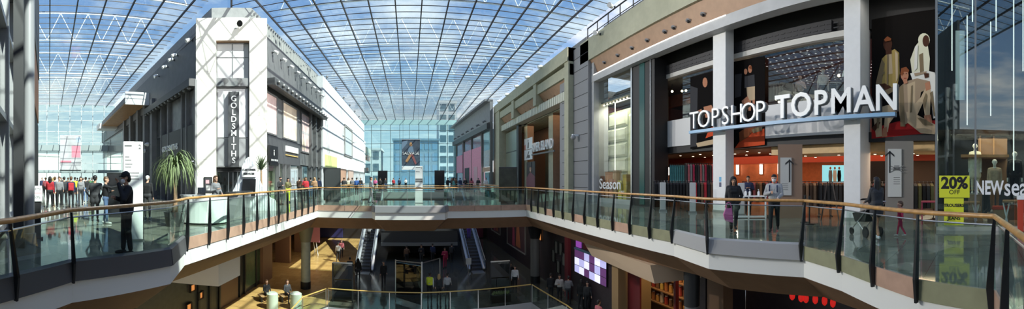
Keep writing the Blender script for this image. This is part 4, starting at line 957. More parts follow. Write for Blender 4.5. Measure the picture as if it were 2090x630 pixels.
# ---------------------------------------------------------------- glass end of the centre arm and what stands beyond it
FC = frame((-10, 76, 0), (1, 0)); cu = lambda px: fuv(FC, px)
m = MB(); m.box(0, 20, 0, 14.0, -.02, 0); SETF(struct(m, 'window_13', glass('far end glazing', (.66, .82, .84), 1.0)), FC)
m = MB()
for i in range(11): m.box(i * 2, i * 2 + .1, 0, 14, -.1, .12)
for v in (.4, 3.2, 6.2, 9.0, 11.8): m.box(0, 20, v, v + .09, -.08, .1)
m.box(0, 20, 13.0, 14.0, -.3, .2, 1)
w13 = SETF(struct(m, 'trim_43', [mat('teal mullion', (.10, .15, .16), .5), mat('aqua head beam', (.36, .55, .55), .5)]), FC)
bn = thing('banner', 'tall hanging perfume banner with a figure and the word SAUVAGE', 'banner', mat=frame((0, 58, 0), (1, 0)))
FB = frame((0, 58, 0), (1, 0)); b0, b1 = fuv(FB, 820), fuv(FB, 857); z0, z1 = zat(338, 58), zat(285, 58); c = (b0 + b1) / 2
m = MB(); m.box(b0, b1, z0, z1, -.03, 0, 0); m.ball((c, z1 - .75, .0), (.24, .36, .03), 12, 1); m.prism([(c - .5, z1 - 2.0), (c + .5, z1 - 2.0), (c + .3, z1 - 1.05), (c - .3, z1 - 1.05)], 0, .02, 2)
m.prism([(c - .9, z0 + .7), (c - .2, z0 + 1.9), (c + .1, z0 + 1.7), (c - .5, z0 + .5)], 0, .02, 1); m.prism([(c - .1, z0 + 1.9), (c + .7, z0 + .2), (c + .95, z0 + .4), (c + .3, z0 + 2.0)], 0, .025, 3)
m.prism([(b0, z1 - 1.6), (c - .6, z1 - .6), (c - .5, z1 - .1), (b0, z1 - .3)], 0, .01, 2)
m.build('cloth', [mat('midnight print', (.05, .07, .10), .6, noise=.3, nscale=1), mat('amber print', (.42, .22, .10), .6), mat('steel blue print', (.14, .20, .28), .6), mat('wine print', (.25, .08, .08), .6)], bn)
text('lettering', 'SAUVAGE', .62, white_gloss, bn, pos=(c, (z0 + z1) / 2 - .1, .05), depth=.02)
m = MB(); m.box(b0 - .1, b1 + .1, z1, z1 + .08, -.05, .05); m.build('top_pole', steel, bn); m = MB(); m.box(b0, b0 + 2.4, z0 - .65, z0 - .05, -.03, .02); m.build('lower_board', white_gloss, bn)
m = MB(); m.tube([(b0 + .2, z1, 0), (b0 + .2, 13.95, 0)], .015, 4); m.tube([(b1 - .2, z1, 0), (b1 - .2, 13.95, 0)], .015, 4); m.build('wire', charcoal, bn)
def block(label, x0, x1, y0, y1, h, wallm, rows, cols, winm):
    o = thing('building', label, 'building', (x0, y0, -.1)); m = MB(); m.box(0, x1 - x0, 0, y1 - y0, 0, h); m.build('body', wallm, o)
    for r in range(rows):
        m = MB()
        for k in range(cols):
            w_ = (x1 - x0) / cols; m.box(w_ * k + w_ * .15, w_ * (k + 1) - w_ * .15, -.06, .02, h * (r + .2) / rows, h * (r + .85) / rows)
        m.build('window_row', winm, o)
    m = MB(); m.box(-.3, x1 - x0 + .3, -.3, y1 - y0 + .3, h, h + .5); m.build('parapet', wallm, o)
pane_blue = mat('blue office glass', (.22, .36, .50), .15); pane_dk = mat('dark office glass', (.12, .18, .22), .15)
block('blue glass office building beyond the far end wall', -4, 7.5, 92, 104, 11.5, mat('slate blue cladding', (.24, .34, .42), .4), 4, 6, pane_blue)
block('white building with red brick band beyond the far end wall', -13.5, -7.2, 90, 100, 9, mat('white outdoor render', (.75, .74, .72), .7), 3, 3, pane_dk)
block('pale stone tower beyond the far end wall on the right', 7.9, 12.5, 96, 104, 22, mat('pale tower stone', (.70, .70, .70), .7), 8, 2, pane_dk)
q = lp(92, -3); block('white building outside the left glass end', q.x - 20, q.x - 4, q.y, q.y + 10, 8, mat('white outdoor render', (.75, .74, .72), .7), 3, 6, pane_dk)

# ---------------------------------------------------------------- lower floor: side walls
def FXL(X): return frame((X, 0, LOW), (0, 1))
FD = FXL(-10.6); ld = lambda px: fuv(FD, px)
H_ = 4.55
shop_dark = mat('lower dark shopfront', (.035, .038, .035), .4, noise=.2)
m = MB(); m.box(2, 24.2, 0, H_, -.3, 0, 0); m.box(24.2, 26, 0, H_, -.3, .3, 1)
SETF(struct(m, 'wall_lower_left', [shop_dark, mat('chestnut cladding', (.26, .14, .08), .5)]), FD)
m = MB()
for px in (402, 425, 445, 487, 497, 520): u = ld(px); m.box(u, u + .18, 0, 3.6, 0, .1, 0)
m.box(2, 24.2, 3.55, 3.75, 0, .15, 0); m.box(ld(445), ld(484), 0, 3.0, .02, .06, 1); m.box(ld(500), ld(536), .3, 3.4, .02, .05, 2)
SETF(struct(m, 'trim_44', [charcoal, mat('cocoa door', (.16, .09, .05), .5), mat('bottle green panel', (.05, .10, .05), .3, noise=.3)]), FD)
for px, z in ((383, .9), (391, 1.8), (407, 1.2), (409, 2.0), (386, 2.3)):
    l = thing('display_case', 'small warm lit display in the lower left shop window', 'display', group='lit displays in the lower left window', mat=FD @ Matrix.Translation((ld(px), z, .02)))
    m = MB(); framed(m, -.25, .25, 0, .42, 0, .12, .04); m.build('frame', deep_wall, l); m = MB(); m.box(-.2, .2, .05, .37, .01, .03); m.build('lit_back', mat('amber lit back', (.5, .2, .06), .5, emit=(.8, .3, .08), es=.5), l)
m = MB(); m.prism([(-10.55, 13.0), (-8.0, 13.8), (-8.0, 15.9), (-10.55, 15.9)], LOW + 2.9, -1.46); struct(m, 'trim_45', mat('pale bulkhead', (.80, .79, .74), .6))
m = MB(); m.box(26, 46, 0, H_, -5.5, -5.3, 0); m.box(25.9, 26.1, 0, H_, -5.3, 0, 0); m.box(31, 31.4, 0, H_, -1.4, 0, 1); m.box(36, 36.5, 0, H_, -1.2, .2, 1); m.box(40, 44, .2, 3.2, -5.3, -5.2, 2)
SETF(struct(m, 'wall_lower_left_far', [mat('inky shop wall', (.03, .032, .05), .5), mat('chestnut cladding', (.26, .14, .08), .5), mat('indigo display', (.05, .05, .25), .5)]), FD)
def FXR(X): return frame((X, 0, LOW), (0, -1))
FG2 = FXR(10.0); gd = lambda px: fuv(FG2, px)
m = MB(); m.box(-46, gd(1252), 0, H_, -.4, 0, 0); m.box(gd(1252), gd(1265), 0, H_, -2, .1, 1); m.box(gd(1400), gd(1440), 0, H_, -2.5, 0, 0); m.box(gd(1445), gd(1478), 0, H_, -.5, .05, 3); m.box(gd(1158), gd(1165), 0, H_, 0, .2, 2)
m.box(gd(1440) - .5, 4, 0, H_, -3.4, -3.2, 0); m.box(3.8, 4, 0, H_, -3.4, 0, 0)
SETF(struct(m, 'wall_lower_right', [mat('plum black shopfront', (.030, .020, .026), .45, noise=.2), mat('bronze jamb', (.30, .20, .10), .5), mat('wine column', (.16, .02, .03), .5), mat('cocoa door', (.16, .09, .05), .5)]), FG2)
m = MB(); m.hexa([(8.2, 10.2, -2.15), (8.6, 15.6, -2.15), (10, 16.4, -2.15), (10, 9.6, -2.15)], [(8.0, 10.2, -1.46), (8.4, 16.2, -1.46), (10, 17, -1.46), (10, 9.6, -1.46)]); struct(m, 'trim_46', mat('latte bulkhead', (.50, .38, .27), .6))
# framed dark pink pictures
for i, (pa, pb, v0, v1, lab) in enumerate(((1004, 1022, 1.4, 4.0, 'dark framed pink picture on the lower right wall, farther one'), (1036, 1074, 1.0, 4.2, 'dark framed pink picture on the lower right wall, nearer one'))):
    po = thing('framed_picture', lab, 'picture', mat=FG2); u0, u1 = gd(pa), gd(pb)
    m = MB(); framed(m, u0, u1, v0, v1, 0, .1, .1); m.build('frame', mat('pewter frame', (.22, .22, .22), .4), po)
    m = MB(); m.box(u0 + .1, u1 - .1, v0 + .1, v1 - .1, .01, .03, 0); w_ = u1 - u0
    m.prism([(u0 + w_ * .3, v0 + .2), (u0 + w_ * .45, v0 + .2), (u0 + w_ * .4, v1 - .3), (u0 + w_ * .32, v1 - .3)], .03, .035, 1); m.prism([(u0 + w_ * .5, v0 + .3), (u0 + w_ * .75, v0 + .3), (u0 + w_ * .65, v1 - .5), (u0 + w_ * .55, v1 - .7)], .03, .035, 2)
    m.build('print', [mat('smoky print', (.06, .03, .04), .5), mat('magenta print', (.30, .05, .10), .5), mat('ember print', (.30, .10, .05), .5)], po)
# video wall
vw = thing('video_wall', 'bank of bluish white lit screens in the dark lower shopfront', 'screen', mat=FG2); u0, u1 = gd(1176), gd(1241); v0, v1 = zat(566, 21) - LOW, zat(517, 21) - LOW
m = MB(); m.box(u0, u1, v0, v1, 0, .1, 0); m.box(u0, gd(1214), v1, v1 + .1, 0, .15, 1); m.build('housing', [black, mat('sky edge', (.10, .22, .35), .4)], vw)
scr = [mat('lavender screen', (.2, .2, .3), .3, emit=(.42, .42, .72), es=.8), mat('dim violet screen', (.1, .05, .15), .3, emit=(.12, .04, .14), es=.5), mat('white screen', (.5, .5, .6), .3, emit=(.62, .62, .85), es=.9)]
n = 6
for i in range(n):
    for j in range(3):
        a = u0 + (u1 - u0) * i / n; b = u0 + (u1 - u0) * (i + 1) / n; k = [0, 2, 1, 2, 0, 1, 1, 2, 0, 0, 1, 1, 2, 0, 2, 1, 1, 0][i * 3 + j]
        m = MB(); m.box(a + .02, b - .02, v0 + (v1 - v0) * j / 3 + .02, v0 + (v1 - v0) * (j + 1) / 3 - .02, .1, .12); m.build('panel', scr[k], vw)
pp = thing('purple_lamp', 'glowing purple panel above the bank of screens', 'light panel', mat=FG2); m = MB(); m.box(gd(1177), gd(1187), v1 + .15, H_ - .05, 0, .06); m.build('face', mat('violet panel', (.2, .05, .3), .4, emit=(.28, .07, .42), es=.5), pp)
rp = thing('poster', 'dark red picture above the bank of screens', 'poster', mat=FG2); m = MB(); m.box(gd(1192), gd(1222), v1 + .2, H_ - .1, 0, .05, 0); m.prism([(gd(1198), v1 + .3), (gd(1206), v1 + .3), (gd(1204), H_ - .3), (gd(1200), H_ - .4)], .05, .06, 1); m.build('print', [mat('oxblood print', (.10, .015, .02), .5), mat('crimson print', (.35, .06, .06), .5)], rp)
for i, (px, z) in enumerate(((1104, 3.3), (1137, 2.9), (1146, 2.9), (1131, 2.2), (1141, 1.6), (1152, 2.3))):
    l = thing('shop_display', 'faint lit display in the dark lower shopfront beside the column', 'display', group='faint displays in the dark lower shopfront', mat=FG2 @ Matrix.Translation((gd(px), z, .02)))
    m = MB(); framed(m, -.3, .3, -.45, .45, 0, .08, .05); m.build('frame', charcoal, l); m = MB(); m.box(-.24, .24, -.4, .4, .01, .03); m.build('picture', mat('ash picture', (.16, .17, .16), .4) if i else mat('amber lit back', (.5, .2, .06), .5), l)
# lit sweet shop
FS2 = FXR(10.0); s0, s1 = gd(1265), gd(1400)
m = MB(); m.box(-20, s1, 0, H_, -3.2, -3.0, 0); m.box(-20.2, -20, 0, H_, -3.2, -.5, 0); m.box(s0 + .1, gd(1292), 0, H_, -.5, -.4, 1); m.box(gd(1340), gd(1344), 0, H_, -1.2, -1.0, 1); m.box(-20, s1, H_ - .1, H_, -3, 0, 2)
SETF(struct(m, 'wall_sweet_shop', [mat('tobacco back wall', (.30, .17, .07), .6), mat('cherry post', (.10, .008, .012), .4), deep_wall]), FS2)
sh = thing('shelf_unit', 'tall brown shelf unit with four shelves in the lit lower shop', 'shelf', mat=FS2)
m = MB(); m.box(-19.8, s1 - .2, 0, 4.2, -2.95, -2.85); m.build('back', mat('walnut back', (.20, .10, .05), .5), sh)
SV = (1.0, 1.7, 2.4, 3.1)
for v in SV: m = MB(); m.box(-19.8, s1 - .2, v - .06, v, -2.85, -2.3); m.build('shelf', mat('walnut shelf', (.26, .14, .07), .5), sh)
jar_cols = [('amber', (.55, .28, .07)), ('cream', (.66, .55, .40)), ('red', (.45, .06, .04)), ('brown', (.22, .11, .06)), ('gold', (.62, .42, .10)), ('rust', (.45, .17, .06))]
random.seed(3); n = 25
for r, v in enumerate(SV):
    for i in range(n):
        u = -19.6 + (s1 + 19.1) * i / (n - 1); nm, c = jar_cols[(i * 7 + r * 3) % 6]; ro = ['lowest', 'second', 'third', 'top'][r]
        j = thing('jar', f'{nm} jar on the {ro} shelf of the lit lower shop', 'jar', mat=FS2 @ Matrix.Translation((u, v, -2.5)), group=f'{nm} jars on the {ro} shelf of the lit lower shop')
        h = .34 + .08 * ((i * 5 + r) % 3); m = MB(); m.lathe([(.09, 0), (.11, .03), (.11, h - .06), (.07, h)], (0, 0, 0), 8); o = m.build('body', mat(nm + ' jar', c, .3), j); o.rotation_euler = (-PI / 2, 0, 0)
        m = MB(); m.lathe([(.08, h), (.08, h + .05)], (0, 0, 0), 8); o = m.build('lid', mat('cream lid', (.7, .62, .5), .4), j); o.rotation_euler = (-PI / 2, 0, 0)
ct = thing('counter', 'glinting sweet counter with pale heaps before the brown shelves', 'counter', mat=FS2); u = gd(1362)
m = MB(); m.box(u - 1.6, u + 1.3, 0, 1.0, -1.6, -.7); m.build('body', mat('toffee counter', (.40, .22, .08), .4), ct); m = MB()
for k in range(9): m.ball((u - 1.4 + k * .32, 1.08 + .1 * (k % 3), -1.1 + .15 * (k % 2)), (.2, .22, .2), 8)
m.build('heap', mat('pale sugar', (.70, .58, .45), .4), ct)
bn = thing('banner_stand', 'lime yellow upright banner at the edge of the lit lower shop', 'banner', mat=FS2); m = MB(); m.box(gd(1383), gd(1397), .9, 3.1, -.5, -.44, 0); m.box(gd(1387), gd(1390), 1.2, 2.9, -.44, -.43, 1); m.box(gd(1391), gd(1396), .9, 1.4, -.44, -.43, 2); m.build('sheet', [mat('lime banner', (.45, .42, .06), .5), mat('green banner print', (.15, .25, .08), .5), mat('pink banner print', (.6, .1, .2), .5)], bn)
m = MB(); m.box(gd(1389), gd(1391), 0, .9, -.5, -.44); m.build('pole', steel, bn)
# lanterns before the dark restaurant
red = mat('red lantern', (.55, .02, .015), .5, emit=(.8, .02, .015), es=.35)
for i, (px, py) in enumerate(((1617, 602), (1635, 606), (1645, 608), (1664, 610), (1683, 613), (1700, 617))):
    d = 11.0; q = pol(px, d, zat(py, d)); l = thing('lantern', ['red lantern hanging under the slab, leftmost of the row', 'red lantern hanging second in the row under the slab', 'red lantern hanging third in the row under the slab', 'red lantern hanging fourth in the row under the slab', 'red lantern hanging fifth in the row under the slab', 'red lantern hanging under the slab, rightmost of the row'][i], 'lantern', tuple(q))
    m = MB(); m.lathe([(.03, -.14), (.075, -.09), (.09, 0), (.075, .09), (.03, .14)], (0, 0, 0), 12); m.build('shade', red, l, smooth=True); m = MB(); m.tube([(0, 0, .16), (0, 0, -1.45 - q.z)], .01, 4); m.build('cord', black, l)
# columns through the lower floor
def column(px, d, r, label, top_dark, h=H_, fl=1.0):
    q = pol(px, d, LOW); o = thing('round_column', label, 'column', tuple(q)); m = MB(); m.lathe([(r, .5), (r, h - 1.3)], (0, 0, 0), 20); m.build('shaft', mat('celadon column', (.44, .47, .38), .5, noise=.1) if not top_dark else mat('ash column', (.16, .16, .16), .5), o, smooth=True)
    m = MB(); m.lathe([(r + .03, 0), (r + .03, .5)], (0, 0, 0), 20); m.build('base', charcoal, o); m = MB(); m.lathe([(r + .02, h - 1.3), (r + .25 * fl, h - .2), (r + .45 * fl, h)], (0, 0, 0), 20); m.build('capital', mat('olive capital', (.26, .25, .17), .5) if not top_dark else charcoal, o, smooth=True)
column(624, 25.3, .33, 'pale green round column on the sunlit lower floor', False); column(1092, 26.8, .34, 'dark round column at the right of the lower floor', True)
column(1412, 12.6, .26, 'dark round column beside the lit lower shop', True, fl=.12)
for px, lab in ((556, 'pale round bollard on the lower floor, left one of two'), (604, 'pale round bollard on the lower floor, right one of two')):
    q = pol(px, 21.3, LOW); o = thing('bollard', lab, 'bollard', tuple(q)); m = MB(); m.lathe([(.34, 0), (.34, .9)], (0, 0, 0), 20); m.build('body', mat('mint bollard', (.42, .50, .40), .5), o, smooth=True); m = MB(); m.lathe([(.3, .9), (.2, .98)], (0, 0, 0), 20); m.build('cap', mat('pale cap', (.5, .55, .48), .5), o)

# ---------------------------------------------------------------- escalators
def escalator(x, label):
    o = thing('escalator', label, 'escalator', (x, 29.6, LOW)); run, rise, W = 12.4, 6.0, 1.0; sl = Vector((0, run, rise))
    m = MB(); m.hexa([(-W / 2 - .25, 0, 0), (-W / 2 - .25, run, rise - .02), (-W / 2 - .25, run, rise - 1.0), (-W / 2 - .25, 1.8, 0)], [(W / 2 + .25, 0, 0), (W / 2 + .25, run, rise - .02), (W / 2 + .25, run, rise - 1.0), (W / 2 + .25, 1.8, 0)]); m.build('truss_body', mat('escalator body', (.10, .10, .105), .4), o)
    n = 30
    for i in range(n):
        y0 = .1 + run * i / n; z0 = rise * (i + 1) / n; m = MB(); m.box(-W / 2, W / 2, y0, y0 + run / n, z0 - .2, z0); m.build('step', mat('ribbed step', (.075, .075, .08), .4, .3), o)
    for s in (-1, 1):
        x0 = s * (W / 2 + .12); m = MB(); m.hexa([(x0 - .02, -.6, .1), (x0 - .02, run, rise + .1), (x0 - .02, run, rise + .92), (x0 - .02, -.6, .92)], [(x0 + .02, -.6, .1), (x0 + .02, run, rise + .1), (x0 + .02, run, rise + .92), (x0 + .02, -.6, .92)]); spn = m.build('side_panel', mat('escalator side', (.30, .31, .32), .25, .5), o)
        m = MB(); m.tube([(x0, -.6, .15), (x0, -.85, .5), (x0, -.6, .95), (x0, 0, 1.0), (x0, run, rise + 1.0)], .05, 8); m.build('handrail', black, spn, smooth=True)
        m = MB(); m.hexa([(x0 - .13, 0, .1), (x0 - .13, run, rise + .1), (x0 - .13, run, rise + .2), (x0 - .13, 0, .2)], [(x0 + .13, 0, .1), (x0 + .13, run, rise + .1), (x0 + .13, run, rise + .2), (x0 + .13, 0, .2)]); m.build('skirt', mat('bright skirt', (.62, .63, .63), .3, .5), o)
    m = MB(); m.box(-W / 2, W / 2, -.9, .1, .0, .03); m.build('landing_plate', steel, o)
escalator(-3.7, 'left escalator rising away from the lower floor'); escalator(5.6, 'right escalator rising away from the lower floor')
m = MB(); m.box(-2.6, 4.5, 33.5, 45, -4.5, -3.2, 0); m.box(-2.6, 4.5, 33.4, 33.5, -4.55, -4.25, 1); m.box(-2.6, 4.5, 33.45, 33.5, -3.2, -2.5, 2); struct(m, 'trim_47', [mat('coal mezzanine', (.03, .03, .032), .5), mat('ash edge', (.17, .17, .17), .5), screen_black])
m = MB(); m.box(-16, 12, 46, 46.3, LOW, -1.4, 0); m.box(-14, -8.5, 45.8, 46, LOW + .1, -2, 1); m.box(7, 9.5, 45.8, 46, LOW + .1, -2, 2); struct(m, 'wall_lower_back', [mat('pitch back wall', (.025, .022, .024), .5), mat('indigo dusk panel', (.03, .03, .12), .5), mat('maroon dusk panel', (.14, .02, .05), .5)])
sg = thing('info_sign', 'small white notice on a post at the foot of the right escalator', 'sign', (4.7, 28.4, LOW)); m = MB(); m.tube([(0, 0, 0), (0, 0, 1.2)], .03, 6); m.build('post', steel, sg); m = MB(); m.box(-.22, .22, -.03, 0, .85, 1.35); m.build('panel', white_gloss, sg)
def glass_screen(label, x, y, w_, rz, h=2.4):
    o = thing('glass_screen', label, 'screen', (x, y, LOW), rz); m = MB(); m.box(-w_ / 2, w_ / 2, -.02, .02, .1, h); m.build('panel', glass('smoked glass', (.25, .27, .28), 1.5), o); m = MB(); m.box(-w_ / 2, w_ / 2, -.04, .04, h, h + .06); m.build('top_rail', steel, o)
    for s in (-1, 1): m = MB(); m.box(s * w_ / 2 - .04, s * w_ / 2 + .04, -.04, .04, 0, h); m.build('post', charcoal, o)
glass_screen('dark glass screen behind the lower gold rail, left one', -4.1, 22.1, 1.25, 0); glass_screen('dark glass screen behind the lower gold rail, by the dark column', 5.7, 22.2, 1.25, 0)
sc_ = thing('crowd_barrier', 'steel framed glass barrier behind the worker in the yellow vest', 'barrier', (.75, 21.3, LOW))
m = MB(); m.tube([(0, 0, 0), (0, 0, 2.75)], .045, 10); m.build('tall_post', mat('pale steel', (.62, .62, .62), .35, .4), sc_); m = MB(); m.tube([(-1.6, 1.5, 2.5), (0, 0, 2.68), (1.2, 1.6, 2.6)], .035, 8); m.build('top_rail', steel, sc_)
for x, y in ((-1.6, 1.5), (1.2, 1.6)): m = MB(); m.tube([(x, y, 0), (x, y, 2.55)], .03, 8); m.build('side_post', steel, sc_)
m = MB(); m.hexa([(-1.6, 1.5, .2), (0, 0, .2), (0, 0, 2.5), (-1.6, 1.5, 2.4)], [(-1.58, 1.52, .2), (.02, .02, .2), (.02, .02, 2.5), (-1.58, 1.52, 2.4)]); m.build('glass_pane', MATS['smoked glass'], sc_)
for px, lab in ((1027, 'black planter box behind the lower gold rail at right'),):
    q = pol(px, 21.9, LOW); o = thing('planter', lab, 'planter', (q.x, 21.75, LOW)); m = MB(); framed(m, -.6, .6, -.15, .15, 0, .5, .04); m.box(-.6, .6, -.15, .15, 0, .45); m.build('box', black, o); m = MB()
    for k in range(14): m.ball((-.5 + k * .077, .03 * (k % 3 - 1), .55 + .06 * (k % 2)), (.08, .08, .1), 6)
    m.build('foliage', mat('moss foliage', (.12, .14, .04), .7), o)
ez = thing('easel', 'pink board on a white easel far back on the lower floor', 'easel', tuple(pol(638, 36.3, LOW))); m = MB()
for s in (-1, 1): m = MB(); m.bar((s * .55, 0, 0), (s * .25, .1, 2.0), .06, .06); m.build('leg', white_metal, ez)
m = MB(); m.bar((0, .9, 0), (0, .1, 2.0), .06, .06); m.build('back_leg', white_metal, ez); m = MB(); m.box(-.75, .75, .0, .06, 1.3, 2.9); m.build('board', mat('dusty pink board', (.42, .16, .20), .6), ez)
# light inside the lower mall and the shops
for x, y, e_ in ((-8, 30, 60), (0, 38, 20), (8, 30, 16), (9.3, 20, 10)):
    area('lower_light', (x, y, -1.6), (0, 0, 0), 2, 4, e_ * LOWL, (1, .85, .65))
area('sweet_light', (11.5, 14.5, -1.75), (0, 0, 0), 1.2, 7, 110, (1, .72, .38))
area('store_ground_light', (18.5, 10, 3.0), (0, 0, 0), 6, 12, 200, (1, .62, .38))
area('store_entry_light', (15.0, 4, 2.7), (0, 0, 0), 1.5, 5, 60, (1, .7, .45))
area('store_upper_light', (18, 11, 7.4), (0, 0, 0), 5, 10, 130, (1, .55, .35))
area('poster_light', (12.9, 2.9, 8.4), (0, math.radians(-25), 0), .3, 2.4, 8, (1, .92, .8))
area('season_light', (13.6, -1, 3.2), (0, 0, 0), 2, 4, 130, (1, .82, .6))
area('season_upper_light', (13.2, -2, 9.0), (0, 0, 0), 1, 4, 20, (.8, .9, 1))
area('portal_light', (14, 36, 7.7), (0, 0, 0), 3, 14, 70, (1, .72, .48))
area('bag_window_light', (13.6, 20.7, 6.9), (0, math.radians(-25), 0), .8, 3, 130, (1, .96, .85))
# fill spots added by the flank and tower fittings to brighten the right-hand fronts
def fill_spot(loc, aim, e_, cone=70):
    l = bpy.data.lights.new('floodlight', 'SPOT'); l.energy = e_; l.spot_size = math.radians(cone); l.spot_blend = .6; l.shadow_soft_size = .25; l.color = (1, .97, .92)
    o = bpy.data.objects.new('floodlight', l); COL.objects.link(o); o.location = loc; o.rotation_euler = (V3_(loc) - V3_(aim)).to_track_quat('Z', 'Y').to_euler(); return o
V3_ = Vector
fill_spot((-8.3, 25, 11.0), (13, 6, 4), 13000 * FILL_K); fill_spot((-8.3, 31, 11.0), (13, 18, 5), 11000 * FILL_K); fill_spot(tuple(TW0.lerp(TW1, .6) + Vector((.5, -.9, 11.6))), (12, -1, 3), 13000 * FILL_K)
fill_spot((12.0, 14, 12.6), tuple(TW0.lerp(TW1, .5) + Vector((0, 0, 6))), 11000, 45)   # fill added to lighten the tower, set by the gantry projectors
# ---------------------------------------------------------------- people: one continuous skin grown round a posed skeleton
SKINS = {'light': mat('skin light', (.58, .34, .24), .5), 'tan': mat('skin tan', (.42, .23, .14), .5), 'dark': mat('skin dark', (.10, .05, .035), .5)}
HAIRS = {'black': mat('hair black', (.012, .010, .010), .5), 'brown': mat('hair brown', (.10, .05, .025), .5), 'blonde': mat('hair blonde', (.48, .32, .14), .5), 'white': mat('hair white', (.62, .60, .57), .6), 'grey': mat('hair grey', (.25, .24, .23), .6)}
CLOTH = {}
def cloth(nm):
    C_ = dict(black=(.012, .012, .014), charcoal=(.035, .036, .04), grey=(.20, .20, .21), palegrey=(.40, .40, .40), white=(.72, .72, .70), navy=(.02, .03, .08), blue=(.05, .14, .42), denim=(.09, .15, .27), red=(.42, .02, .03), crimson=(.38, .02, .07),
              pink=(.65, .13, .30), yellow=(.70, .78, .04), mustard=(.45, .28, .04), beige=(.48, .34, .22), tan=(.38, .22, .12), brown=(.11, .06, .035), green=(.07, .16, .07), teal=(.10, .34, .34), purple=(.09, .04, .36), stripe=(.42, .40, .38), olive=(.16, .15, .06), cream=(.68, .62, .48), rose=(.45, .12, .14))
    return mat('cloth ' + nm, C_[nm], .8, noise=.12, nscale=14)
V3 = Vector
def capsule(mb, a, b, ra, rb, n=10, flat=1.0):
    """tapered limb with rounded ends"""
    a, b = V3(a), V3(b); d = b - a; L = d.length; d = d / L if L > 1e-6 else V3((0, 0, 1))
    pts, rr = [], []
    for t in (-1, -.8, -.45): pts.append(a + d * ra * t); rr.append(ra * math.sqrt(max(.003, 1 - t * t)))
    pts.append(a); rr.append(ra); pts.append(b); rr.append(rb)
    for t in (.45, .8, 1): pts.append(b + d * rb * t); rr.append(rb * math.sqrt(max(.003, 1 - t * t)))
    mb.tube(pts, rr, n)

def hand_caps(w, e, s, curl, detail):
    """palm, four fingers of unequal length and a thumb off the palm's side; w wrist, e elbow"""
    w, e = V3(w), V3(e); d = (w - e).normalized(); up = V3((0, 1, 0)) if abs(d.y) < .8 else V3((0, 0, 1))
    side = d.cross(up).normalized(); nrm = side.cross(d).normalized(); out_ = []
    p1 = w + d * .085
    for k in (-1, 0, 1): out_.append((w + d * .015 + side * .014 * k, p1 + side * .024 * k, .017, .015, 'skin'))
    for k, (off, L) in enumerate(((-.033, .058), (-.011, .075), (.011, .08), (.033, .07))):
        b0 = p1 + side * off; m_ = b0 + d * L * .55 + nrm * curl * .018; t_ = m_ + d * L * .5 * (1 - .5 * curl) + nrm * curl * .04
        out_ += [(b0, m_, .0095, .009, 'skin'), (m_, t_, .009, .0075, 'skin')]
    tb = w + d * .03 + side * .034 * (1 if s > 0 else -1); tm = tb + d * .035 + side * .022 * (1 if s > 0 else -1) + nrm * .01
    out_ += [(w + d * .02, tb, .014, .012, 'skin'), (tb, tm, .012, .0105, 'skin'), (tm, tm + d * .028 + nrm * .012, .0105, .008, 'skin')]
    return out_

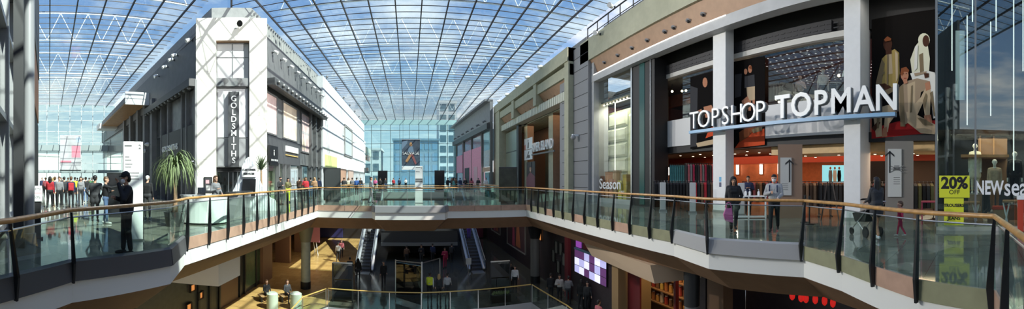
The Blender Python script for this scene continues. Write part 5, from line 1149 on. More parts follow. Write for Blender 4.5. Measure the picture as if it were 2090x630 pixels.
ARMS = {  # elbow and wrist for the figure's side s=+1 (its right hand when facing +y), relative to the shoulder
    'down': ((.045, -.02, -.285), (.05, .05, -.53)), 'swing_f': ((.04, .09, -.26), (.05, .26, -.42)), 'swing_b': ((.05, -.13, -.24), (.06, -.16, -.48)), 'phone': ((.10, .10, -.26), (-.06, .27, -.02)), 'face': ((.12, .14, -.22), (-.10, .20, .10)),
    'point': ((.06, .26, -.06), (.03, .50, .0)), 'fold': ((.09, .04, -.27), (-.10, .22, -.20)), 'push': ((.07, .05, -.28), (.02, .30, -.36)), 'pocket': ((.12, -.06, -.26), (.02, .06, -.46)), 'lap': ((.06, .06, -.27), (-.04, .28, -.36)), 'bag': ((.06, .0, -.28), (.06, .03, -.54))}
def skeleton(arms=('down', 'down'), stride=.0, sit=False, wide=1.0, coat=0.0, skirt=False, female=False, detail=False, turn=0.0, nod=0.0, head=1.0):
    caps = []; A = lambda a, b, ra, rb, r: caps.append((V3(a), V3(b), ra, rb, r))
    hipz, kneez = (.52, .50) if sit else (.93, .50)
    sw = (.158 if female else .178) * wide
    for s, k in ((1, 1), (-1, -1)):
        st = stride * k; hip = V3((.085 * s, 0, hipz))
        if sit: knee = V3((.11 * s, .43, .50)); ank = V3((.11 * s, .40, .09))
        else:
            knee = hip + V3((.01 * s, .43 * math.sin(st * .9 + abs(stride) * .25), -.43 * math.cos(st * .9))); a2 = st - (.35 * abs(stride) if st > 0 else 1.0 * abs(stride)) * 1.0
            ank = knee + V3((0, .41 * math.sin(a2), -.41 * math.cos(a2)))
        A(hip, knee, .088 * wide, .060, 'bottom'); A(knee, ank + V3((0, 0, .04)), .060, .043, 'bottom')
        heel = ank + V3((0, -.03, -.045)); lift = 0.0
        A(heel, heel + V3((.01 * s, .13, -.005)), .042, .040, 'shoe'); A(heel + V3((.01 * s, .12, -.008)), heel + V3((.015 * s, .19, -.012)), .040, .030, 'shoe')
    dz = hipz - .93
    Z = lambda x, y, z: (x, y, z + dz)
    A(Z(-.07, -.01, .95), Z(.07, -.01, .95), .115 * wide, .115 * wide, 'bottom')
    A(Z(-.05 * wide, 0, 1.08), Z(.05 * wide, 0, 1.08), .105 * wide, .105 * wide, 'top')
    A(Z(-.075 * wide, 0, 1.22), Z(.075 * wide, 0, 1.22), .108 * wide, .108 * wide, 'top')
    A(Z(-.09 * wide, .0, 1.33), Z(.09 * wide, .0, 1.33), .108 * wide, .108 * wide, 'top')
    for k in (-1, 0, 1): A(Z(.055 * k * wide, 0, 1.06), Z(.09 * k * wide, 0, 1.33), .107 * wide, .111 * wide, 'top')
    for k in (-1, 1): A(Z(.08 * k * wide, 0, 1.30), Z((sw - .06) * k, -.01, 1.40), .10 * wide, .072, 'top')
    A(Z(-sw + .05, -.01, 1.41), Z(sw - .05, -.01, 1.41), .07, .07, 'top')
    if female: A(Z(-.07, .07, 1.28), Z(.07, .07, 1.28), .065, .065, 'top')
    if coat: A(Z(-.06, -.01, 1.02), Z(.06, -.01, 1.02), .125 * wide, .125 * wide, 'top'); A(Z(-.075, -.01, 1.0), Z(-.085, 0, 1.0 - coat), .115 * wide, .12 * wide, 'top'); A(Z(.075, -.01, 1.0), Z(.085, 0, 1.0 - coat), .115 * wide, .12 * wide, 'top')
    if skirt: A(Z(-.06, 0, .92), Z(-.08, 0, .62), .12, .14, 'bottom'); A(Z(.06, 0, .92), Z(.08, 0, .62), .12, .14, 'bottom')
    for s, nm in ((1, arms[0]), (-1, arms[1])):
        sh = V3(Z(sw * s, -.01, 1.41)); e_, w_ = ARMS[nm]; e = sh + V3((e_[0] * s, e_[1], e_[2])); w = sh + V3((w_[0] * s, w_[1], w_[2]))
        A(sh, e, .056 * wide, .045, 'top'); A(e, w, .044, .032, 'top'); A(w - (w - e).normalized() * .03, w + (w - e).normalized() * .02, .026, .025, 'skin')
        if detail: caps.extend(hand_caps(w, e, s, .7, True))
        else:
            d = (w - e).normalized(); A(w, w + d * .07, .030, .032, 'skin')
            for k in (-1, 0, 1): A(w + d * .08 + V3((.018 * k, 0, 0)), w + d * .145 + V3((.02 * k, .012, 0)), .014, .012, 'skin')
            A(w + d * .03, w + d * .085 + V3((0, .035, 0)), .015, .013, 'skin')
    A(Z(0, -.01, 1.43), Z(0, .005, 1.53), .055, .050, 'skin')
    hc = V3(Z(0, .02, 1.635)); R = Matrix.Rotation(turn, 3, 'Z') @ Matrix.Rotation(-nod, 3, 'X'); H = lambda x, y, z: tuple(hc + R @ V3((x, y, z)) * head)
    n_h = len(caps)
    A(H(0, -.02, .03), H(0, -.005, .03), .086, .084, 'skin'); A(H(0, .0, .02), H(0, .03, -.055), .076, .056, 'skin'); A(H(-.02, .055, -.09), H(.02, .055, -.09), .025, .025, 'skin')
    A(H(0, .078, .02), H(0, .098, -.02), .010, .015, 'skin'); A(H(-.03, .075, .035), H(.03, .075, .035), .014, .014, 'skin')
    for s in (-1, 1): A(H(.078 * s, -.008, .02), H(.08 * s, -.012, -.02), .016, .013, 'skin')
    A(H(-.018, .083, -.055), H(.018, .083, -.055), .009, .009, 'lip')
    if head != 1.0: caps[n_h:] = [(a, b, ra * head, rb * head, r) for a, b, ra, rb, r in caps[n_h:]]
    return caps, hc, R

REG = ['skin', 'top', 'bottom', 'shoe', 'lip']
def grow_mesh(name, caps, voxel, inflate=0.0, only=None, smooth=4):
    mb = MB(); use = [c for c in caps if only is None or c[4] in only]
    for a, b, ra, rb, r in use: capsule(mb, a, b, ra + inflate, rb + inflate, 12)
    me = mb.mesh(name, [], False); o = bpy.data.objects.new('grow', me); COL.objects.link(o)
    rm = o.modifiers.new('r', 'REMESH'); rm.mode = 'VOXEL'; rm.voxel_size = voxel; rm.use_smooth_shade = True
    sm = o.modifiers.new('s', 'SMOOTH'); sm.factor = .5; sm.iterations = smooth
    dg = bpy.context.evaluated_depsgraph_get(); dg.update(); out_ = bpy.data.meshes.new_from_object(o.evaluated_get(dg)); out_.name = name
    bpy.data.objects.remove(o); bpy.data.meshes.remove(me)
    n = len(out_.polygons); cen = np.zeros(n * 3, 'f'); out_.polygons.foreach_get('center', cen); cen = cen.reshape(-1, 3).astype(float)
    best = np.full(n, 1e9); reg = np.zeros(n, int)
    for a, b, ra, rb, r in use:
        A_, B_ = np.array(a), np.array(b); d = B_ - A_; L2 = max(1e-9, d @ d); t = np.clip(((cen - A_) @ d) / L2, 0, 1)
        dist = np.linalg.norm(cen - (A_ + t[:, None] * d), axis=1) - (ra + (rb - ra) * t)
        k = dist < best; best[k] = dist[k]; reg[k] = REG.index(r)
    out_.polygons.foreach_set('use_smooth', [True] * n)
    return out_, reg
_cache = {}
def body_mesh(key, voxel, **kw):
    k = (key, voxel)
    if k not in _cache:
        caps, hc, R = skeleton(**kw); me, reg = grow_mesh('body', caps, voxel)
        for i in range(5): me.materials.append(None)
        me.polygons.foreach_set('material_index', [int(x) for x in reg]); _cache[k] = (me, caps, hc, R)
    return _cache[k]
_hair = {}
def hair_mesh(style, voxel):
    k = (style, voxel)
    if k not in _hair:
        c = []; A = lambda a, b, ra, rb: c.append((V3(a), V3(b), ra, rb, 'skin'))
        if style == 'short': A((0, -.025, .05), (0, -.01, .055), .090, .086); A((0, -.06, .0), (0, -.05, -.03), .06, .05); A((-.02, .045, .09), (.02, .045, .09), .035, .035)
        elif style == 'long': A((0, -.025, .05), (0, -.01, .055), .093, .088); A((-.05, -.05, .03), (-.075, -.05, -.20), .055, .045); A((.05, -.05, .03), (.075, -.05, -.20), .055, .045); A((0, -.07, 0), (0, -.08, -.24), .06, .05); A((-.03, .04, .09), (.03, .04, .09), .035, .035)
        elif style == 'bun': A((0, -.025, .05), (0, -.01, .055), .091, .086); A((0, -.10, .09), (0, -.11, .10), .045, .04); A((-.02, .045, .09), (.02, .045, .09), .035, .035)
        elif style == 'cap': A((0, -.02, .065), (0, .0, .065), .095, .092); A((-.045, .09, .06), (.045, .09, .06), .018, .018); A((-.035, .125, .055), (.035, .125, .055), .014, .014)
        elif style == 'hood': A((0, -.035, .04), (0, -.02, .045), .108, .100); A((-.06, -.05, -.02), (-.07, -.04, -.14), .06, .06); A((.06, -.05, -.02), (.07, -.04, -.14), .06, .06); A((0, -.07, .0), (0, -.08, -.14), .08, .08)
        elif style == 'afro': A((0, -.03, .06), (0, -.02, .065), .125, .12)
        me, _ = grow_mesh('hair', c, voxel, smooth=2); me.materials.append(None); _hair[k] = me
    return _hair[k]

def obj_mats(o, ms):
    for i, m in enumerate(ms):
        o.material_slots[i].link = 'OBJECT'; o.material_slots[i].material = m
EYE_M = mat('eye', (.02, .015, .012), .2); LIP = mat('lip', (.36, .13, .11), .5); MASK_M = mat('face mask', (.75, .77, .78), .7); MASKB = mat('dark face mask', (.03, .03, .035), .8)
def person(label, px, d, h, top, bottom, skin='light', hair='black', style='short', shoe='black', ht=1.0, voxel=.022, z=0.0, at=None, mask=None, group=None, hat=None, key=None, heading=None, vest=None, **kw):
    """h: heading the figure faces, in radians from the sight line (0 = facing away, pi = facing the photographer)"""
    p = V3(at) if at is not None else pol(px, d, z)
    hd = (ang(px) + h) if heading is None else heading
    key = key or str(sorted(kw.items())); me, caps, hc, R = body_mesh(key, voxel, detail=voxel < .012, **kw)
    o = thing('person', label, 'person', tuple(p), -hd, group); o.scale = (ht, ht, ht)
    b = bpy.data.objects.new('body', me); COL.objects.link(b); b.parent = o
    tc_, bc_ = cloth(top), cloth(bottom); obj_mats(b, [SKINS[skin], tc_, bc_, cloth(shoe), LIP if skin != 'dark' else SKINS['dark']])
    hm = Matrix.Translation(hc) @ R.to_4x4() @ Matrix.Scale(kw.get('head', 1.0), 4)
    if style:
        hm_o = bpy.data.objects.new('cap' if style == 'cap' else 'hood' if style == 'hood' else 'hair', hair_mesh(style, min(voxel, .018))); COL.objects.link(hm_o); hm_o.parent = o; hm_o.matrix_local = hm
        obj_mats(hm_o, [cloth(hat) if hat else HAIRS[hair]])
        if style == 'cap': hb = bpy.data.objects.new('hair', hair_mesh('short', min(voxel, .018))); COL.objects.link(hb); hb.parent = o; hb.matrix_local = hm @ Matrix.Translation((0, -.012, -.03)) @ Matrix.Scale(.96, 4); obj_mats(hb, [HAIRS[hair]])
    if voxel < .016:
        for s in (-1, 1): m = MB(); m.ball((.032 * s, .079, .018), (.013, .008, .008), 8); e_ = m.build('eye', EYE_M, o); e_.matrix_local = hm
    if mask:
        m = MB(); m.ball((0, .055, -.05), (.062, .062, .058), 14); fm_ = k = m.build('face_mask', MASK_M if mask == 'white' else MASKB, o, smooth=True); k.matrix_local = hm
        for s in (-1, 1): m = MB(); m.tube([(.055 * s, .07, -.035), (.09 * s, .0, .0)], .004, 4); m.build('strap', MASK_M if mask == 'white' else MASKB, fm_)
    if vest:
        cc = [c for c in caps if c[4] == 'top' and max(abs(c[0].x), abs(c[1].x)) < .16]; mm, _ = grow_mesh('vest', cc, .014, inflate=.02); mm.materials.append(cloth(vest)); g = bpy.data.objects.new('vest', mm); COL.objects.link(g); g.parent = o
        m = MB(); m.lathe([(.17, 1.10), (.17, 1.15)], (0, 0, 0), 20); k = m.build('reflective_band', cloth('palegrey'), g); k.scale = (1.12, .80, 1)
    if voxel < .012:      # garments of their own on the nearest figures
        for nm, only, inf, mt_ in (('jacket', ('top',), .014, tc_), ('trousers', ('bottom',), .012, bc_)):
            k_ = (key, nm, voxel)
            if k_ not in _cache:
                cc = [c for c in caps if c[4] in only]; mm, _ = grow_mesh(nm, cc, voxel * 1.15, inflate=inf); mm.materials.append(None); _cache[k_] = mm
            g = bpy.data.objects.new(nm, _cache[k_]); COL.objects.link(g); g.parent = o; obj_mats(g, [mt_])
    return o
PI_ = math.pi
# the nearest figures
man_cap = person('man in black cap and black jacket raising a phone to his face', 258, 7.85, -PI_ / 2 - .25, 'black', 'black', 'tan', 'black', 'cap', hat='black', ht=1.0, voxel=.010, arms=('fold', 'face'), wide=1.06, stride=.06, nod=.15, coat=.06, mask='white')
person('woman in long black coat carrying a pink bag past the pillar', 1497, 11.25, PI_ - .15, 'black', 'black', 'tan', 'black', 'hood', hat='black', ht=.96, voxel=.011, arms=('bag', 'pocket'), wide=1.06, coat=.22, stride=.2, female=True, nod=.12, shoe='charcoal')
person('man in pale grey hoodie with white mask, straps of a backpack', 1580, 11.2, PI_ + .1, 'palegrey', 'black', 'light', 'black', 'short', hat=None, ht=1.0, voxel=.011, arms=('fold', 'lap'), wide=1.06, stride=.2, mask='white', nod=.1)
person('woman in dark coat with long black hair pushing a pram', 1789, 9.75, -.6, 'charcoal', 'tan', 'tan', 'black', 'long', ht=.95, voxel=.012, arms=('push', 'push'), coat=.25, wide=1.1, stride=.22, female=True, shoe='white')
person('small child all in red toddling behind the pram', 1838, 10.2, -PI_ / 2 + .2, 'crimson', 'crimson', 'light', 'brown', 'short', ht=.55, voxel=.016, arms=('swing_f', 'swing_b'), stride=.25, wide=1.3, shoe='palegrey', key='child', head=1.5)
person('man in bright yellow hi-vis vest on the lower floor', 877, 22.7, .1, 'white', 'black', 'tan', 'black', 'short', z=LOW, voxel=.014, arms=('down', 'swing_f'), stride=.16, wide=1.05, vest='yellow')
person('woman with blonde hair in dark clothes beside the hi-vis worker', 896, 22.9, .15, 'charcoal', 'black', 'light', 'blonde', 'long', z=LOW, ht=.93, voxel=.016, arms=('down', 'swing_b'), stride=.12, coat=.12, female=True)
person('person in pale grey top walking right of the hi-vis worker', 913, 22.8, .1, 'palegrey', 'charcoal', 'light', 'black', 'short', z=LOW, ht=.98, voxel=.016, arms=('swing_f', 'down'), stride=.16)
# left arm of the mall
person('bulky person in dark hooded coat standing left of the man in the cap', 194, 13.9, .2, 'charcoal', 'black', 'tan', 'black', 'short', voxel=.014, arms=('pocket', 'pocket'), wide=1.2, coat=.2)
person('person in blue jeans and white shoes stretching an arm out with a phone', 216, 13.2, PI_ / 2 + .2, 'black', 'denim', 'light', 'brown', 'short', voxel=.014, arms=('point', 'fold'), shoe='white', stride=.08, ht=.97)
person('white haired person in black partly behind the white totem', 301, 14.8, .4, 'black', 'charcoal', 'light', 'white', 'short', voxel=.016, arms=('down', 'down'), shoe='palegrey')
crowd = [(102, 20.2, .1, 'red', 'black', 'black', 'long', 'person in red coat walking away, leftmost of the near crowd', dict(stride=.2)), (112, 21.5, 0, 'navy', 'charcoal', 'brown', 'short', 'person in navy jacket beside the red coat', dict(stride=.15)), (121, 20.8, PI_, 'grey', 'black', 'brown', 'short', 'person in grey walking towards us in the left arm', dict(stride=.2)), (131, 22.5, .1, 'charcoal', 'black', 'black', 'short', 'person in charcoal between the grey walker and the red backpack', dict(stride=.1)),
         (145, 20.1, 0, 'navy', 'charcoal', 'brown', 'short', 'person in navy jacket with dark red backpack walking away', dict(stride=.2)), (153, 26, .2, 'yellow', 'black', 'black', 'short', 'small distant person in yellow in the left arm', dict(stride=.1)), (165, 21.6, PI_, 'grey', 'charcoal', 'black', 'long', 'person in grey top with long hair, right end of the near crowd', dict(stride=.2, female=True)), (175, 25, 0, 'black', 'denim', 'black', 'short', 'person in black and denim behind the long haired one', dict(stride=.15)),
         (93, 30, 0, 'rose', 'black', 'brown', 'short', 'distant person in rose top at the far left', {}), (86, 36, PI_, 'navy', 'black', 'black', 'short', 'distant person in navy next to the left glass end', {}), (108, 34, 0, 'cream', 'tan', 'blonde', 'long', 'distant person in cream in the left arm', {}), (126, 38, PI_, 'black', 'black', 'black', 'short', 'distant person in black before the banner in the left arm', {}),
         (139, 33, 0, 'tan', 'black', 'brown', 'short', 'distant person in tan jacket in the left arm', {}), (158, 40, 0, 'charcoal', 'denim', 'black', 'short', 'distant person in charcoal and denim under the banner', {}), (170, 44, PI_, 'white', 'black', 'black', 'long', 'distant person in white top in the left arm', {}), (182, 38, 0, 'brown', 'black', 'black', 'short', 'distant person in brown near the left flank shops', {}), (187, 30, 0, 'green', 'black', 'grey', 'short', 'distant person in green near the left flank shops', {})]
for px, d, h, tp, bt, hr, st, lab, kw in crowd: person(lab, px, d, h, tp, bt, 'light', hr, st, arms=('down', 'swing_f'), **kw)
# along the cream tower and the flank
person('woman with long brown hair in grey jacket behind the white kiosk', 440, 14.8, PI_ - .6, 'grey', 'black', 'light', 'brown', 'long', voxel=.014, arms=('fold', 'lap'), female=True)
person('man in black jacket and dark face covering right of the tower', 572, 23.0, PI_ / 2 + .7, 'black', 'charcoal', 'light', 'black', 'short', voxel=.016, arms=('fold', 'down'), mask='dark')
person('dark haired woman in olive top and yellow trousers right of the tower', 588, 25.2, PI_ - .4, 'olive', 'yellow', 'light', 'black', 'long', voxel=.018, arms=('down', 'fold'), female=True, ht=.96)
flank = [(611, 29, .2, 'brown', 'black', 'black', 'short', 'person in brown by the flank shopfront'), (624, 28, PI_, 'red', 'black', 'brown', 'long', 'person in red coat by the flank shopfront'), (634, 31, 0, 'charcoal', 'denim', 'black', 'short', 'person in charcoal right of the red coat'), (642, 30, PI_, 'tan', 'black', 'blonde', 'long', 'person in tan jacket left of the black display box'), (651, 33, 0, 'navy', 'black', 'black', 'short', 'person in navy just left of the black display box'),
         (702, 36, 0, 'charcoal', 'black', 'brown', 'short', 'person in charcoal right of the black display box'), (711, 38, PI_, 'cream', 'black', 'black', 'long', 'person in cream top before the white building'), (719, 37, 0, 'grey', 'black', 'black', 'short', 'person in grey before the white building'), (728, 36, 0, 'blue', 'black', 'black', 'short', 'person in bright blue jacket before the white building'), (736, 42, PI_, 'black', 'denim', 'brown', 'short', 'person in black right of the bright blue jacket'),
         (757, 24.2, PI_ / 2, 'grey', 'grey', 'brown', 'short', 'person in grey crossing the bridge left of the white totem'), (766, 48, 0, 'pink', 'black', 'blonde', 'long', 'distant person in pink beyond the bridge'), (776, 50, 0, 'black', 'black', 'black', 'short', 'distant person in black beyond the bridge, right of pink'), (787, 52, PI_, 'charcoal', 'denim', 'black', 'short', 'distant person in charcoal beyond the bridge'), (803, 54, 0, 'red', 'black', 'brown', 'short', 'distant person in red beyond the bridge'), (815, 56, 0, 'navy', 'black', 'black', 'short', 'distant person in navy below the hanging banner'), (828, 60, PI_, 'white', 'black', 'black', 'short', 'distant person in white below the hanging banner'),
         (914, 50, 0, 'black', 'black', 'black', 'short', 'distant person in black at the start of the right shops'), (922, 46, PI_, 'charcoal', 'black', 'black', 'long', 'distant person in charcoal with long hair at the right shops'), (930, 48, 0, 'brown', 'black', 'brown', 'short', 'distant person in brown by the rose shopfront'), (939, 44, 0, 'navy', 'denim', 'black', 'short', 'distant person in navy by the rose shopfront'), (950, 45, PI_, 'black', 'grey', 'black', 'short', 'distant person in black and grey by the rose shopfront'), (962, 43, 0, 'rose', 'black', 'black', 'long', 'distant person in rose by the rose shopfront'), (976, 46, 0, 'charcoal', 'charcoal', 'grey', 'short', 'distant grey haired person by the rose shopfront'), (992, 41, PI_, 'white', 'grey', 'black', 'short', 'distant person in white at the right of the rose shopfront'), (926, 30.5, PI_ / 2, 'teal', 'teal', 'black', 'long', 'person in pale teal beyond the far glass balustrade')]
for px, d, h, tp, bt, hr, st, lab in flank: person(lab, px, d, h, tp, bt, 'light' if px % 3 else 'tan', hr, st, arms=('down', 'swing_f') if px % 2 else ('fold', 'down'), stride=.15 if px % 2 else 0, voxel=.022)
# inside and before the store
person('person in navy standing behind the sanitiser table in the store', 1527, 16.6, PI_, 'navy', 'black', 'tan', 'black', 'short', voxel=.016, arms=('fold', 'fold'))
person('person in black browsing inside the store left of the pillar', 1441, 21, .5, 'black', 'black', 'tan', 'black', 'long', voxel=.022, arms=('fold', 'down'))
# lower floor
low = [(714, 27.2, .1, 'charcoal', 'black', 'black', 'short', 'person in charcoal at the foot of the left escalator'), (731, 26.8, .1, 'black', 'charcoal', 'black', 'hood', 'person in black hood at the foot of the left escalator'), (783, 25.9, PI_, 'black', 'black', 'black', 'short', 'person in black striding across the lower floor'), (690, 33.5, .2, 'palegrey', 'black', 'black', 'short', 'person in pale grey near the left escalator side'), (697, 35, PI_, 'rose', 'black', 'brown', 'long', 'person in rose beside the left escalator'), (908, 31, PI_, 'crimson', 'crimson', 'tan', 'short', 'person all in crimson beyond the glass barrier'),
       (922, 33, 0, 'charcoal', 'black', 'black', 'short', 'dim person in charcoal left of the right escalator'), (860, 32.5, PI_, 'black', 'charcoal', 'black', 'long', 'dim person in black under the mezzanine'), (830, 32, 0, 'brown', 'black', 'black', 'short', 'dim person in brown under the mezzanine'), (883, 33, 0, 'navy', 'black', 'black', 'short', 'dim person in navy under the mezzanine'), (1042, 25.5, PI_, 'black', 'black', 'black', 'short', 'person in black near the framed pink pictures'), (1051, 24.6, PI_, 'white', 'black', 'black', 'short', 'person in white top by the dark round column'),
       (1124, 22.6, 0, 'black', 'black', 'black', 'short', 'tall person in black by the dark lower shopfront'), (1142, 22.3, PI_, 'stripe', 'black', 'black', 'long', 'shopper in pale striped top by the dark lower shopfront'), (1160, 22, 0, 'grey', 'charcoal', 'black', 'short', 'person in grey by the wine red column'), (1186, 21.2, .3, 'black', 'black', 'black', 'long', 'person in black before the lit screens, left one'), (1199, 20.8, PI_, 'charcoal', 'black', 'black', 'short', 'person in charcoal before the lit screens, right one'), (1222, 17.6, .8, 'rose', 'charcoal', 'tan', 'short', 'person in rose top below the lit screens')]
for px, d, h, tp, bt, hr, st, lab in low: person(lab, px, d, h, tp, bt, 'light' if px % 2 else 'tan', hr if hr in HAIRS else 'black', st, z=LOW, arms=('down', 'swing_f') if px % 2 else ('fold', 'down'), stride=.15, hat='black' if st == 'hood' else None, voxel=.020)
for x, k, tp, lab in ((-3.7, 8, 'palegrey', 'escalator rider in pale grey, lowest on the left escalator'), (-3.55, 13, 'charcoal', 'escalator rider in charcoal, second on the left escalator'), (-3.85, 17, 'rose', 'escalator rider in rose, highest on the left escalator'), (5.6, 9, 'purple', 'escalator rider in purple on the right escalator'), (5.45, 17, 'grey', 'escalator rider in grey, higher on the right escalator')):
    person(lab, 800, 20, 0, tp, 'purple' if tp == 'purple' else 'black', 'light', 'black', 'short', at=(x, 29.7 + 12.4 * (k + .5) / 30, LOW + 6.0 * (k + 1) / 30), heading=0.0, arms=('fold', 'down'), voxel=.022)
for px, tp, hr, st, lab in ((544, 'black', 'brown', 'short', 'person in black sitting on the lower bench, left one'), (586, 'charcoal', 'brown', 'long', 'long haired person sitting on the lower bench, right one')):
    person(lab, px, 22.6, PI_ - .5, tp, 'black', 'light', hr, st, z=LOW, sit=True, arms=('lap', 'lap'), voxel=.018)
    q = pol(px, 22.72, LOW); bn = thing('bench', 'timber bench seat under the sitter in ' + ('black' if px < 560 else 'charcoal with long hair'), 'bench', (q.x, q.y, LOW), -(ang(px) + PI_ - .5)); m = MB(); m.box(-.5, .5, -.25, .22, .36, .43); m.build('seat', mat('honey bench', (.38, .24, .12), .5), bn)
    for s in (-1, 1): m = MB(); m.box(s * .42 - .03, s * .42 + .03, -.2, .18, 0, .36); m.build('leg', charcoal, bn)
# ---------------------------------------------------------------- freestanding things on the upper floor
def flatfig(m, fr, w, polys):
    """printed shapes of a poster, traced in the plane of the sheet"""
    for k, (mi, pts) in enumerate(polys):
        m.flat([fuv(fr, x, y, w) for x, y in pts], w + .0015 * (k + 1), mi)
def oval(cx, cy, rx, ry, n=14): return [(cx + rx * math.cos(2 * PI * i / n), cy + ry * math.sin(2 * PI * i / n)) for i in range(n)]
Pr = dict(dark=mat('print dark', (.007, .006, .006), .95, spec=.1), gold=mat('print mustard', (.36, .26, .09), .95, spec=.1), beige=mat('print beige', (.50, .38, .25), .95, spec=.1), camel=mat('print camel', (.34, .25, .17), .95, spec=.1), pale=mat('print pale', (.66, .64, .50), .95, spec=.1), skin=mat('print skin', (.44, .20, .12), .95, spec=.1), dskin=mat('print dark skin', (.07, .03, .02), .95, spec=.1),
          redf=mat('print red floor', (.32, .02, .02), .95, spec=.1), hairp=mat('print auburn', (.22, .07, .03), .95, spec=.1), shade=mat('print shade', (.20, .15, .09), .95, spec=.1), grey=mat('print grey', (.05, .05, .055), .95, spec=.1), red=mat('print scarlet', (.55, .08, .03), .95, spec=.1), white=mat('print white', (.7, .68, .64), .95, spec=.1))
PM = list(Pr.values()); PI_X = {k: i for i, k in enumerate(Pr)}
def poster(label, fr, quad, w, polys, name='fashion_poster'):
    po = thing(name, label, 'poster', mat=fr); m = MB(); q = [fuv(fr, x, y, w) for x, y in quad]
    m.hexa([(a, b, w - .03) for a, b in q], [(a, b, w) for a, b in q], PI_X['dark']); flatfig(m, fr, w, [(PI_X[k], p) for k, p in polys]); m.build('print', PM, po); return po
poster('giant dark poster of three men in beige and mustard clothes', FS, [(1779, 283), (1915, 270), (1915, 18), (1779, 40)], -.05, [
    ('redf', [(1779, 283), (1915, 270), (1915, 246), (1850, 243), (1779, 262)]),
    ('beige', [(1786, 222), (1812, 214), (1812, 228), (1800, 240), (1800, 278), (1788, 280), (1783, 240)]), ('beige', [(1808, 215), (1834, 212), (1830, 232), (1815, 252), (1812, 270), (1804, 262)]), ('skin', [(1800, 280), (1811, 278), (1810, 258), (1802, 262)]), ('dskin', [(1779, 262), (1792, 246), (1797, 250), (1786, 268)]),
    ('gold', [(1800, 120), (1812, 108), (1826, 100), (1835, 108), (1836, 150), (1832, 174), (1820, 178), (1806, 176), (1792, 174), (1788, 168), (1796, 135)]), ('shade', [(1788, 168), (1800, 120), (1806, 130), (1800, 168), (1796, 182), (1788, 180)]), ('beige', [(1810, 110), (1820, 108), (1822, 150), (1812, 152)]),
    ('dskin', oval(1812, 90, 9, 15)), ('dskin', [(1808, 102), (1820, 100), (1820, 110), (1808, 112)]), ('dskin', [(1794, 172), (1806, 170), (1818, 176), (1816, 184), (1798, 184)]), ('shade', [(1802, 186), (1826, 176), (1830, 182), (1808, 196)]),
    ('pale', [(1858, 122), (1868, 95), (1880, 80), (1893, 88), (1898, 120), (1896, 150), (1880, 160), (1862, 152)]), ('pale', oval(1886, 82, 12, 14)), ('dskin', oval(1890, 84, 7, 12)), ('white', [(1858, 150), (1890, 144), (1908, 148), (1912, 170), (1912, 240), (1905, 242), (1898, 180), (1864, 168)]), ('shade', [(1876, 112), (1884, 108), (1886, 146), (1878, 148)]),
    ('camel', [(1836, 178), (1850, 166), (1872, 160), (1898, 166), (1900, 178), (1880, 188), (1878, 200), (1862, 246), (1840, 258), (1834, 220)]), ('shade', [(1836, 178), (1844, 172), (1848, 258), (1838, 258)]), ('beige', [(1852, 172), (1868, 166), (1868, 222), (1854, 236)]),
    ('beige', [(1850, 232), (1880, 198), (1893, 172), (1900, 185), (1898, 236), (1888, 238), (1884, 210), (1870, 240)]), ('beige', [(1850, 228), (1868, 232), (1912, 256), (1908, 274), (1880, 272), (1852, 250)]), ('skin', [(1886, 236), (1900, 234), (1903, 250), (1888, 252)]), ('skin', [(1888, 170), (1898, 166), (1900, 182), (1890, 186)]),
    ('shade', [(1811, 112), (1814, 111), (1813, 174), (1810, 174)]), ('shade', [(1800, 150), (1806, 146), (1806, 150), (1800, 154)]), ('beige', [(1827, 104), (1833, 110), (1833, 160), (1829, 168)]), ('shade', [(1790, 226), (1798, 222), (1794, 262), (1790, 262)]), ('shade', [(1898, 190), (1904, 186), (1909, 236), (1906, 238)]), ('camel', [(1866, 150), (1892, 146), (1890, 150), (1868, 156)]), ('dskin', [(1886, 150), (1896, 150), (1896, 158), (1888, 160)]), ('shade', [(1860, 176), (1863, 174), (1862, 228), (1858, 230)]), ('shade', [(1872, 240), (1890, 244), (1906, 256), (1886, 256)]), ('shade', [(1884, 206), (1890, 190), (1893, 196), (1888, 226)]), ('white', [(1868, 96), (1874, 92), (1872, 140), (1866, 146)]),
    ('skin', oval(1847, 154, 8, 12)), ('hairp', [(1838, 152), (1840, 140), (1850, 137), (1856, 144), (1855, 148), (1846, 147), (1842, 156)]), ('skin', [(1843, 164), (1852, 162), (1853, 170), (1846, 172)]), ('dskin', [(1843, 151), (1846, 150.5), (1846, 152), (1843, 152.5)]), ('dskin', [(1849, 150.5), (1852, 150), (1852, 151.5), (1849, 152)]), ('redf', [(1845, 160), (1851, 159.5), (1850, 161), (1846, 161.5)]), ('hairp', [(1805, 82), (1812, 75), (1820, 80), (1818, 84), (1808, 86)])])
FSP = FX(13.95)
poster('dark upstairs poster of a seated woman in black, left of the pillar', FSP, [(1409, 304), (1457, 298), (1457, 146), (1409, 158)], 0, [
    ('grey', [(1409, 300), (1422, 298), (1424, 180), (1409, 175)]), ('dark', oval(1440, 170, 11, 18)), ('skin', oval(1439, 168, 5, 10)), ('dark', [(1425, 196), (1440, 184), (1456, 196), (1457, 240), (1424, 244)]), ('skin', [(1436, 218), (1452, 214), (1456, 222), (1446, 240), (1440, 240)]), ('skin', [(1424, 226), (1432, 222), (1434, 236), (1426, 238)]),
    ('beige', [(1421, 292), (1446, 286), (1457, 284), (1457, 294), (1424, 300)]), ('red', [(1448, 262), (1457, 258), (1457, 276), (1440, 282)])])
